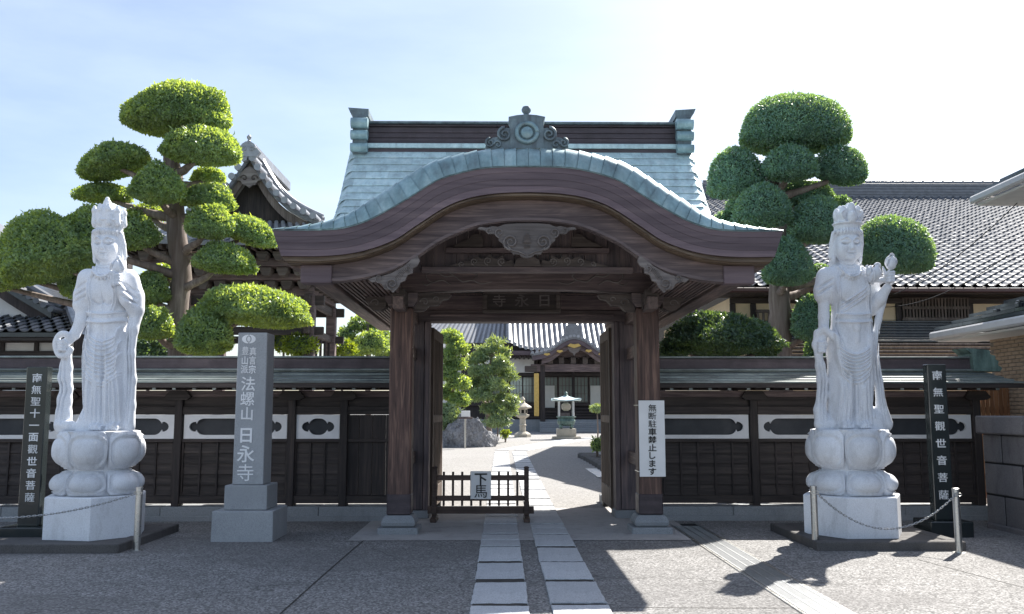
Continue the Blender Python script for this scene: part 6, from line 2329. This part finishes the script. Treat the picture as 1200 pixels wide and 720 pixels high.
# --- houses at the left edge
LY = 19.0
lh = thing('low_tiled_house', 'low house with dark tiled gable and white plaster at left edge', 'house', (at(20, 400, LY).x, LY + 2, gz(LY)))
def lp(px, py, Y=LY):
    p = at(px, py, Y)
    return (p.x, p.z)
xR = lp(88, 390)[0]; xL = lp(-120, 390)[0]
zE_ = lp(50, 390)[1]; zT = lp(50, 366, LY + 1.6)[1]
MB().add([(xL, LY, zE_), (xR, LY, zE_), (xR - .9, LY + 1.6, zT), (xL, LY + 1.6, zT)], [(0, 1, 2, 3)])
sk = MB().add([(xL, LY, zE_), (xR, LY, zE_), (xR - 1.0, LY + 1.7, zT), (xL, LY + 1.7, zT), (xR, LY + 6, zE_), (xR - 1.0, LY + 5, zT), (xL, LY, zE_ - .09), (xR, LY, zE_ - .09)], [(0, 1, 2, 3), (1, 4, 5, 2), (6, 7, 1, 0)]).build('skirt_roof', 'tile_black', lh)
TM2, tvs2, tfs2 = pan_tile(.27, .30, 'tile_blue')
pt = math.atan2(zT - zE_, 1.7)
for r_ in range(6):
    for c_ in range(14):
        x = xR - .1 - (c_ + .5) * .265 - r_ * .16 * (1 if True else 0)
        s_ = r_ * .27
        link('roof_tile', TM2, sk, (x, LY + s_ * math.cos(pt), zE_ + s_ * math.sin(pt) + .03), (pt, 0, 0))
# hip ridge down the right corner
MB().tube([(xR + .02, LY - .03, zE_ + .16), (xR - .5, LY + .85, (zE_ + zT) / 2 + .16), (xR - 1.0, LY + 1.7, zT + .20)], .09, 8).build('hip_ridge', 'tile_grey', lh, smooth=True)
# upper gable with white plaster and tiled verge
GY = LY + .9
pk = lp(-48, 296, GY); rt = lp(60, 368, GY); lt = lp(-156, 368, GY)
gpts = smooth_curve([pk, ((pk[0] * .5 + rt[0] * .5), pk[1] * .5 + rt[1] * .5 - .06), rt], 14)
MB().prism([(pk[0], pk[1] - .35), (rt[0] - .5, rt[1] - .05), (lt[0] + .5, rt[1] - .05)], GY + .3, GY + .36).build('gable_plaster', 'plaster', lh)
full_ = [(2 * pk[0] - a, b) for a, b in reversed(gpts)] + gpts[1:]
MB().strip([(a, b - .10) for a, b in full_], [(a, b - .36) for a, b in full_], GY + .12, GY + .2).build('bargeboard', 'wood_v', lh)
vr_ = MB().strip([(a, b + .08) for a, b in full_], [(a, b - .10) for a, b in full_], GY, GY + 5).build('gable_roof', 'tile_black', lh)
for i in range(1, 14):
    a, b = gpts[i]
    MB().tube([(a, GY - .05, b + .10), (a, GY + 1.2, b + .10)], .07, 8).build('verge_tile', 'tile_blue', vr_, smooth=True)
MB().tube([(a, GY + .5, b + .22) for a, b in gpts], .10, 8).build('descending_ridge', 'tile_grey', vr_, smooth=True)
# wall below
MB().box(xL, xR - .45, LY + .75, LY + .9, 0, zE_ - .02).build('wall', 'plaster', lh)
for px in (4, 44, 79):
    x = lp(px, 400, LY + .75)[0]
    MB().box(x - .05, x + .05, LY + .70, LY + .748, 0, zE_ - .03, .006).build('post', 'wood_v', lh)
MB().box(xL, xR - .4, LY + .69, LY + .747, zE_ - .16, zE_ - .04, .006).build('head_beam', 'wood_h', lh)
MB().box(xL, xR - .4, LY + .69, LY + .746, lp(30, 417, LY + .7)[1], lp(30, 411.5, LY + .7)[1], .006).build('rail', 'wood_h', lh)
MB().box(xL, xR - .1, LY + .02, LY + .1, zE_ - .17, zE_ - .095, .01).build('eave_board', 'wood_h', lh)
# two-storey house behind it
TY = 27.0
th = thing('two_storey_house', 'dark two-storey timber house behind the low house at left edge', 'house', (at(60, 400, TY).x, TY + 2, gz(TY)))
def tp_(px, py, Y=TY):
    p = at(px, py, Y)
    return (p.x, p.z)
def tb(name, pa, pb, y0, y1, mat, par=None):
    a = tp_(pa[0], pb[1]); b = tp_(pb[0], pa[1])
    return MB().box(a[0], b[0], TY + y0, TY + y1, a[1], b[1], .01).build(name, mat, par or th)
tb('wall', (-120, 300), (150, 470), .1, .4, 'wood_v')
for a, b in (((-60, 314), (22, 329)), ((26, 314), (47, 329)), ((51, 314), (76, 329)), ((80, 314), (120, 329))):
    tb('plaster_panel', a, b, .05, .099, 'plaster')
tb('cornice', (-120, 329.5), (150, 335), .0, .098, 'wood_h')
tb('cornice', (-120, 306), (150, 313.5), .0, .098, 'wood_h')
for a in (22, 60, 98):
    w_ = tb('window', (a + 2, 338), (a + 34, 360), .06, .098, 'glass')
    tb('window_bar', (a + 17, 338), (a + 19, 360), .03, .058, 'wood_v', w_)
    tb('window_bar', (a + 2, 348), (a + 34, 349.5), .03, .058, 'wood_h', w_)
for k in range(26):
    a = -60 + k * 7.5
    tb('slat', (a, 363), (a + 2.2, 392), .02, .097, 'wood_bleached' if k % 9 == 0 else 'wood_beam')
ry0 = tp_(-140, 306)
MB().add([(ry0[0], TY - 1.1, tp_(0, 301)[1]), (tp_(118, 300)[0], TY - 1.1, tp_(0, 301)[1]), (tp_(118, 300)[0], TY + 3, tp_(0, 262)[1]), (ry0[0], TY + 3, tp_(0, 262)[1]), (ry0[0], TY - 1.1, tp_(0, 306)[1]), (tp_(118, 300)[0], TY - 1.1, tp_(0, 306)[1])], [(0, 1, 2, 3), (4, 5, 1, 0), (0, 3, 4), (1, 5, 2)]).build('roof', 'tile_grey', th)
# gabled corner showing over the pine at the frame edge
gc = [tp_(-90, 215), tp_(14, 283), tp_(-2, 290), tp_(-90, 240)]
MB().prism(gc, TY - 2.0, TY + 2).build('roof_gable', 'tile_grey', th)
MB().prism([tp_(-90, 241), tp_(-4, 291), tp_(-12, 318), tp_(-90, 318)], TY - 1.6, TY - 1.5).build('gable_wall', 'plaster', th)

# two service cables between the big house and the near house
for k, (pa, pb, lab) in enumerate((((1028, 352), (1192, 238), 'upper thin black service cable crossing the tiled roof at right'), ((1030, 360), (1180, 300), 'lower thin black service cable crossing the tiled roof at right'))):
    a, b = at(pa[0], pa[1], WY - .02), at(pb[0], pb[1], 15.4)
    pts = [a.lerp(b, i / 16) - Vector((0, 0, .25 * 4 * (i / 16) * (1 - i / 16))) for i in range(17)]
    tag(MB().tube(pts, .009, 5).build('service_cable', 'ink', None, smooth='all'), lab, 'cable')
# ------------------------------------------------------------------ courtyard and main hall seen through the gate
HY = 58.0
def hp_(px, py, Y=HY):
    return at(px, py, Y)
hall = thing('main_hall', 'temple main hall with grey tiled roof and gilded curved porch gable', 'temple hall', (hp_(650, 480).x, HY, gz(HY)))
g0 = gz(HY)
def hb(name, pxa, pxb, pya, pyb, Y, t, mat, par=None, c=.02):
    a, b = at(pxa, pyb, Y), at(pxb, pya, Y)
    return MB().box(a.x, b.x, Y, Y + t, a.z, b.z, c).build(name, mat, par or hall)
# stone podium and steps
zp0 = hp_(650, 492).z
MB().box(hp_(560, 500).x, hp_(800, 500).x, HY + .2, HY + 14, g0 - .2, zp0, .03).build('podium', 'granite_base', hall)
for k in range(5):
    za = g0 + (zp0 - g0) * (k + 1) / 6
    MB().box(hp_(632, 490).x, hp_(716, 490).x, HY - 1.6 + k * .33, HY + .22, za - (zp0 - g0) / 6, za, .02).build('step', 'granite_base', hall)
# walls
WYh = HY + 2.6
a_, b_ = at(540, 494, WYh), at(800, 402, WYh)
MB().box(a_.x, b_.x, WYh + .12, WYh + .4, zp0, b_.z).build('wall', 'wood_v', hall)
for x0, x1 in ((560, 593), (597, 626), (714, 760)):
    hb('plaster_panel', x0, x1, 418, 437, WYh, .119, 'plaster')
hb('rail', 540, 800, 437.5, 441, WYh - .06, .178, 'wood_h')
hb('rail', 540, 800, 472.5, 476, WYh - .06, .178, 'wood_h')
for x0, x1 in ((560, 576), (578, 594), (598, 612), (613, 627), (637, 653), (655, 671), (673, 689), (691, 707), (712, 730)):
    w_ = hb('window', x0, x1, 442, 472, WYh + .02, .09, 'hall_glass')
    n = 4
    for k in range(n + 1):
        p = x0 + (x1 - x0) * k / n
        hb('muntin', p - .25, p + .25, 442, 472, WYh - .015, .034, 'wood_bleached', w_, .0)
    for k in range(4):
        p = 443 + 9.3 * k
        hb('muntin', x0, x1, p - .22, p + .22, WYh - .03, .014, 'wood_bleached', w_, .0)
for x0, x1 in ((638, 650), (692, 706)):
    hb('paper_screen', x0, x1, 452, 480, WYh - .10, .06, 'paper_screen')
for x in (595, 629, 634, 672, 709):
    hb('wall_post', x - 1.3, x + 1.3, 412, 492, WYh - .10, .2, 'wood_v')
for k in range(4):
    hb('veranda_board', 596, 716, 478 + 3.4 * k, 480.8 + 3.4 * k, WYh - .5 - .35 * k, .3, 'wood_h')
# porch columns and beam
for x in (636, 711):
    hb('porch_column', x - 2.6, x + 2.6, 428, 497, HY - .2, .30, 'wood_v')
    hb('column_base', x - 3.6, x + 3.6, 497, 502, HY - .3, .5, 'granite_base')
pb = hb('porch_beam', 622, 724, 427, 436, HY - .18, .28, 'wood_beam')
for s, x in ((-1, 622), (1, 724)):
    hb('beam_nosing', x - 7, x + 7, 429, 436, HY - .22, .36, 'wood_carved_dark')
for x in (645, 658, 672, 686, 700):
    hb('bracket_block', x - 3, x + 3, 419, 426.6, HY - .2, .3, 'wood_carved_dark')
hb('frieze', 632, 714, 411, 419, HY + .15, .1, 'wood_beam')
# gilded hanging board on the left porch column
gb = hb('gilded_board', 626, 631.5, 437.5, 488, HY - .42, .06, 'gold')
# main roof: concave slope, deep eave
ez_h = hp_(640, 410, HY + .6).z
xA, xB = hp_(597, 410, HY + .6).x, hp_(860, 410, HY + .6).x
rzh = ez_h + 6.5
def roof_pt(u, v):
    """v 0 at the eave to 1 at the ridge, u along"""
    y = HY + .6 + 8.5 * v
    z = ez_h + (rzh - ez_h) * (v ** 1.2) + .5 * max(0, (.12 - u) / .12) ** 2 * (1 - v)
    xa = xA + 3.0 * v * 0
    return (xA + (xB - xA) * u, y, z)
vs = []
nu, nv = 30, 9
for j in range(nv):
    for i in range(nu):
        vs.append(roof_pt(i / (nu - 1), j / (nv - 1)))
mr = MB().add(vs, [(j * nu + i, j * nu + i + 1, (j + 1) * nu + i + 1, (j + 1) * nu + i) for j in range(nv - 1) for i in range(nu - 1)]).build('roof', 'tile_grey', hall, smooth=True)
nr = 42
for k in range(nr):
    u = k / (nr - 1)
    MB().tube([tuple(Vector(roof_pt(u, v)) + Vector((0, 0, .06))) for v in np.linspace(0, 1, 8)], .11, 8).build('tile_roll', 'tile_light', mr, smooth=True)
    q = roof_pt(u, 0)
    MB().tube([(q[0], q[1] - .06, q[2] + .05), (q[0], q[1] + .03, q[2] + .05)], .125, 10).build('eave_disc', 'tile_light', mr, smooth=True)
MB().box(xA - .1, xB, HY + .65, HY + 1.0, ez_h - .36, ez_h - .06, .02).build('eave', 'wood_fascia', hall)
MB().box(xA - .05, xB, HY + .9, WYh + .1, ez_h - .42, ez_h - .37).build('soffit', 'wood_y', hall)
for k in range(48):
    x = xA + .1 + k * .3
    MB().box(x - .05, x + .05, HY + .75, WYh, ez_h - .52, ez_h - .425).build('rafter', 'wood_y', hall)
# the roof of the left wing goes on behind the pine
vs = [(xA - 7.5, HY + 3, ez_h + .35), (xA + .2, HY + 3, ez_h - .1), (xA + .2, HY + 9, rzh - 1.5), (xA - 4.0, HY + 9, rzh - 1.8)]
wr = MB().add(vs, [(0, 1, 2, 3)]).build('wing_roof', 'tile_grey', hall)
for k in range(22):
    t = k / 21
    a = Vector(vs[0]).lerp(Vector(vs[1]), t); b = Vector(vs[3]).lerp(Vector(vs[2]), t)
    MB().tube([a + Vector((0, 0, .06)), b + Vector((0, 0, .06))], .11, 7).build('tile_roll', 'tile_light', wr, smooth=True)
MB().tube([Vector(vs[0]) + Vector((-.1, 0, .2)), Vector(vs[0]).lerp(Vector(vs[3]), .5) + Vector((0, 0, .12)), Vector(vs[3]) + Vector((0, 0, .25))], .22, 8).build('hip_ridge', 'tile_grey', hall, smooth=True)
MB().box(xA - 7.0, xA + .2, HY + 4.2, HY + 4.4, zp0, ez_h - .1).build('wing_wall', 'plaster', hall)
# porch gable, a smaller curved gable with gilt fittings
PYf = HY - 1.0
kp_ = [(624, 417), (636, 415), (646, 411.5), (655, 405), (663, 400), (673, 397.5), (683, 400), (691, 405), (700, 411.5), (710, 415), (722, 417)]
c1 = smooth_curve([(at(x, y, PYf).x, at(x, y, PYf).z) for x, y in kp_], 45)
prf = MB().strip([(x, z + .16) for x, z in c1], [(x, z) for x, z in c1], PYf, HY + 3).build('porch_roof', 'tile_grey', hall, smooth=True)
for k in range(0, 45, 2):
    x, z = c1[k]
    MB().tube([(x, PYf - .06, z + .20), (x, HY + 3.0, z + .20)], .10, 8).build('tile_roll', 'tile_light', prf, smooth=True)
MB().strip([(x, z - .01) for x, z in c1], [(x, z - .30) for x, z in c1], PYf + .05, PYf + .35).build('porch_eave', 'wood_fascia', hall, smooth=True)
MB().strip([(x, z - .31) for x, z in c1[4:-4]], [(x, z - .62) for x, z in c1[4:-4]], PYf + .25, PYf + .38).build('porch_bargeboard', 'wood_beam', hall, smooth=True)
def gilt(px, py, w, h):
    Y = PYf + .02
    k = Y / FPX
    p = at(px, py, Y)
    MB().prism([(p.x - w * k, p.z), (p.x - w * k * .6, p.z + h * k), (p.x, p.z + h * k * .7), (p.x + w * k * .6, p.z + h * k), (p.x + w * k, p.z), (p.x + w * k * .4, p.z - h * k * .6), (p.x, p.z - h * k), (p.x - w * k * .4, p.z - h * k * .6)], Y - .02, Y + .22).build('gilt_fitting', 'gold', hall)
gilt(673, 405.5, 8, 2.6); gilt(656, 412, 4, 1.8); gilt(690, 411.5, 4, 1.8); gilt(641, 415.5, 4, 1.6); gilt(705, 415.5, 4, 1.6)
q = at(673, 413, PYf + .1)
MB().prism([(q.x - .45, q.z + .35), (q.x - .3, q.z + .05), (q.x - .1, q.z - .05), (q.x, q.z - .22), (q.x + .1, q.z - .05), (q.x + .3, q.z + .05), (q.x + .45, q.z + .35)], PYf + .15, PYf + .24).build('porch_pendant', 'wood_carved', hall)
q = at(671, 396, PYf)
MB().prism([(q.x - .75, q.z), (q.x - .55, q.z + .25), (q.x - .40, q.z + .75), (q.x - .15, q.z + .98), (q.x + .15, q.z + .98), (q.x + .40, q.z + .75), (q.x + .55, q.z + .25), (q.x + .75, q.z)], PYf - .05, PYf + .25).build('porch_crest', 'tile_grey', hall)
hb('offertory_box', 654, 668, 484, 493, HY + .6, .6, 'wood_bleached')

# stone lantern
def lantern(px, py, Y, label, hgt):
    x = at(px, py, Y).x
    z = gz(Y)
    s = hgt / 2.2
    r = thing('stone_lantern', label, 'lantern', (x, Y, z))
    MB().lathe([(.46 * s, -.05), (.46 * s, .16 * s), (.38 * s, .22 * s), (.24 * s, .30 * s)], (x, Y, z), 6).build('base', 'lantern_stone', r)
    MB().lathe([(.17 * s, .30 * s), (.165 * s, .60 * s), (.20 * s, .63 * s), (.20 * s, .68 * s), (.16 * s, .71 * s), (.165 * s, 1.02 * s)], (x, Y, z), 16).build('shaft', 'lantern_stone', r, smooth=True)
    MB().lathe([(.17 * s, 1.02 * s), (.36 * s, 1.14 * s), (.38 * s, 1.22 * s), (.34 * s, 1.24 * s)], (x, Y, z), 6).build('platform', 'lantern_stone', r)
    fb = MB().lathe([(.25 * s, 1.24 * s), (.26 * s, 1.56 * s)], (x, Y, z), 6).build('firebox', 'lantern_stone', r)
    for k in (-1, 0, 1):
        a = -PI / 2 + k * PI / 3
        c = Vector((x + .222 * s * math.cos(a), Y + .222 * s * math.sin(a), z + 1.40 * s))
        M = Matrix.Translation(c) @ Matrix.Rotation(a + PI / 2, 4, 'Z')
        MB().box(-.07 * s, .07 * s, -.012, .02, -.09 * s, .09 * s, 0, M).build('opening', 'dark_void', fb)
    MB().lathe([(.30 * s, 1.56 * s), (.50 * s, 1.60 * s), (.50 * s, 1.66 * s), (.30 * s, 1.78 * s), (.12 * s, 1.90 * s)], (x, Y, z), 6).build('roof', 'lantern_stone', r)
    MB().lathe([(.10 * s, 1.90 * s), (.14 * s, 1.94 * s), (.08 * s, 1.98 * s), (.14 * s, 2.06 * s), (.10 * s, 2.14 * s), (.01, 2.22 * s)], (x, Y, z), 12).build('finial', 'lantern_stone', r, smooth=True)
lantern(612.5, 500, 48.5, 'tall pale stone lantern in the courtyard before the hall', 2.15)

# incense burner
Yb = 46.0
bx_ = at(663.5, 500, Yb).x
ib = thing('incense_burner', 'green bronze incense burner with roof on a stone block in the courtyard', 'incense burner', (bx_, Yb, gz(Yb)))
zb = gz(Yb)
kB = Yb / FPX
MB().box(bx_ - .70, bx_ + .70, Yb - .6, Yb + .6, zb - .02, zb + .13, .02).build('plinth', 'lantern_stone', ib)
MB().box(bx_ - .48, bx_ + .48, Yb - .42, Yb + .42, zb + .132, zb + .52, .02).build('block', 'lantern_stone', ib)
for a in (PI / 4, 3 * PI / 4, 5 * PI / 4, 7 * PI / 4):
    MB().tube([(bx_ + .34 * math.cos(a), Yb + .34 * math.sin(a), zb + .52), (bx_ + .40 * math.cos(a), Yb + .40 * math.sin(a), zb + .62), (bx_ + .32 * math.cos(a), Yb + .32 * math.sin(a), zb + .74)], [.05, .07, .08], 8).build('leg', 'bronze', ib, smooth='all')
MB().lathe([(.25, .66), (.42, .74), (.48, .90), (.43, 1.02), (.40, 1.06), (.50, 1.10), (.50, 1.15), (.42, 1.15), (.40, 1.08)], (bx_, Yb, zb), 24).build('bowl', 'bronze', ib, smooth=True)
for sx in (-1, 1):
    for sy in (-1, 1):
        MB().tube([(bx_ + sx * .36, Yb + sy * .3, zb + 1.12), (bx_ + sx * .36, Yb + sy * .3, zb + 1.92)], .04, 8).build('post', 'gutter', ib, smooth=True)
MB().lathe([(.10, 1.42), (.22, 1.50), (.25, 1.62), (.22, 1.76), (.10, 1.84)], (bx_, Yb, zb), 14).build('hanging_lamp', 'lantern_stone', ib, smooth=True)
vs = []
m = 16
for (rr, z, lf) in ((.74, 1.92, .10), (.72, 1.96, .10), (.45, 2.03, .03), (.18, 2.15, 0), (.10, 2.18, 0)):
    for k in range(m):
        t = k / m * 4
        s_ = int(t); u = t - s_
        cs = [(-1, -1), (1, -1), (1, 1), (-1, 1)]
        p, q = cs[s_], cs[(s_ + 1) % 4]
        c = abs(2 * u - 1) ** 2
        vs.append((bx_ + rr * (p[0] + (q[0] - p[0]) * u), Yb + rr * .85 * (p[1] + (q[1] - p[1]) * u), zb + z + lf * c))
fs = [(j * m + k, j * m + (k + 1) % m, (j + 1) * m + (k + 1) % m, (j + 1) * m + k) for j in range(4) for k in range(m)] + [tuple(range(m))[::-1], tuple(4 * m + k for k in range(m))]
MB().add(vs, fs).build('roof', 'copper_tile', ib)
MB().lathe([(.08, 2.16), (.12, 2.20), (.05, 2.25), (.09, 2.32), (.01, 2.42)], (bx_, Yb, zb), 12).build('finial', 'bronze', ib, smooth=True)

# garden rock with a little notice
RYk = 37.5
rc = at(550, 505, RYk)
rg = np.random.default_rng(4)
bmk = bmesh.new()
bmesh.ops.create_icosphere(bmk, subdivisions=5, radius=1.0)
planes = rg.normal(0, 1, (34, 3)); planes /= np.linalg.norm(planes, axis=1)[:, None]
offs = rg.uniform(.62, .98, 34)
from mathutils import noise as mnoise
for v in bmk.verts:
    d = np.array(v.co)
    m_ = 1.0
    for p_, o_ in zip(planes, offs):
        q_ = d @ p_
        if q_ > o_:
            m_ = min(m_, o_ / q_)
    w_ = 1 + .22 * mnoise.noise(v.co * 2.3) - .16 * abs(mnoise.noise(v.co * 5)) - .09 * abs(mnoise.noise(v.co * 11)) + .04 * mnoise.noise(v.co * 24)
    co = Vector(d) * m_ * w_
    z_ = co.z
    tap = 1 - .45 * max(0, z_)
    v.co = Vector((co.x * 1.42 * tap - .05 * z_, co.y * .95 * tap, co.z * 1.62))
me = bpy.data.meshes.new('garden_rock')
bmk.to_mesh(me); bmk.free()
me.materials.append(MAT['rock'])
ro_ = link('garden_rock', me, None, (rc.x - .05, RYk, gz(RYk) + .05))
tag(ro_, 'jagged grey garden rock below the pine inside the gate', 'rock')
ns = thing('notice_post', 'small white notice board on a thin post before the rock', 'sign', (at(545, 515, 36.0).x, 36.0, gz(36)))
x_ = at(545, 515, 36.0).x
MB().tube([(x_, 36.0, gz(36) - .02), (x_, 36.0, at(545, 490, 36.0).z)], .035, 8).build('post', 'steel', ns, smooth=True)
a, b = at(540.5, 488.5, 36.0), at(551, 481.5, 36.0)
MB().box(a.x, b.x, 35.95, 35.99, a.z, b.z, .01).build('panel', 'white_paint', ns)
MB().box(a.x - .1, b.x + .1, 35.93, 36.02, a.z - .09, a.z - .012, .01).build('ledge', 'wood_beam', ns)

# garden trees and shrubs inside
pads_tree('bright green layered pine beside the path inside the gate', 42.0, (574, 500),
          [(573, 500, 0), (571, 470, 0), (574, 440, 0), (577, 410, 0), (580, 398, 0)],
          [(580, 399, 10, 5, 0, 0), (572, 407, 16, 5, -.3, .1), (590, 412, 9, 5, .2, -.3), (560, 418, 19, 6, -.4, .2), (586, 424, 14, 6, -.6, -.1), (566, 433, 22, 6, -.5, .1), (595, 437, 11, 6, 0, -.3),
           (552, 448, 17, 6, -.2, .2), (580, 449, 20, 6, -.8, 0), (562, 462, 20, 6, -.9, .1), (592, 467, 15, 7, -.4, -.2), (575, 476, 18, 7, -1.0, 0), (583, 490, 14, 9, -1.0, 0), (598, 479, 8, 5, -.3, -.3)],
          'leaf_pine', 71, (.14, .05), 420, .20, .022, .45, name='pine_tree', ry=.9)
pads_tree('dark cloud-pruned tree at the left side of the gateway view', 39.0, (526, 500),
          [(526, 500, 0), (527, 460, 0), (528, 420, 0), (527, 400, 0)],
          [(527, 394, 15, 7, 0, 0), (536, 407, 13, 7, -.3, 0), (520, 416, 13, 6, -.4, 0), (534, 425, 13, 7, -.2, 0), (522, 437, 15, 7, -.5, 0), (537, 447, 13, 7, -.6, 0), (524, 459, 15, 8, .2, 0), (538, 467, 12, 7, -.5, 0)],
          'leaf_left', 72, (.14, .07), 420, .15, .035, .14)
shrub('glossy green bush at the foot of the rock inside the gate', (524, 490), 37.8, 17, 17, 'leaf_pine', 73, 420, .16, .04)
shrub('dark bush between the pine and the hall steps', (583, 488), 43.5, 14, 14, 'leaf_dark', 74, 420, .14, .035)
shrub('tiny yellow-green bush at the edge of the gravel by the rock', (592, 509), 42.0, 5, 4.5, 'leaf_bright', 75, 420, .12, .03)
shrub('clipped shrub on the stone kerb at the right side of the gateway view', (699, 522), 27.5, 6.5, 8.5, 'leaf_left', 76, 700, .09, .025)
shrub('rounded shrub behind the kerb at the right door leaf', (709, 519), 28.2, 7, 10, 'leaf_dark', 77, 700, .09, .025)
shrub('shrub by the hall steps at the right of the gateway view', (700, 479), 47.0, 9, 4, 'leaf_pine', 78, 420, .14, .035)
kb = thing('garden_kerb', 'low curved kerb of garden stones at right inside the gate', 'kerb', (at(700, 535, 27).x, 27, gz(27)))
for k in range(9):
    px, py = 686 + k * 3.6, 530.5 + .9 * k * k * .22
    Yk = 29.5 - k * .75
    p = at(px, 530, Yk)
    MB().box(-.26, .26, -.38, .38, -.05, .17, .05, Matrix.Translation((p.x + .1, Yk, gz(Yk))) @ Matrix.Rotation(.25, 4, 'Z')).build('kerb_stone', 'platform_stone', kb)
gt = MB()
p = at(687, 540, 24.5)
gt.box(p.x, p.x + .45, 21.5, 25.5, gz(23), gz(23) + .02)
tag(gt.build('courtyard_drain', 'grate_steel'), 'flat steel drain cover strip in the courtyard at right', 'drain')
# shut the view: hedge and trees beyond the hall wing
shrub('dark tree mass beyond the hall wing at far left of the gateway', (520, 400), 70.0, 16, 26, 'leaf_dark', 79, 60, .45, .12)
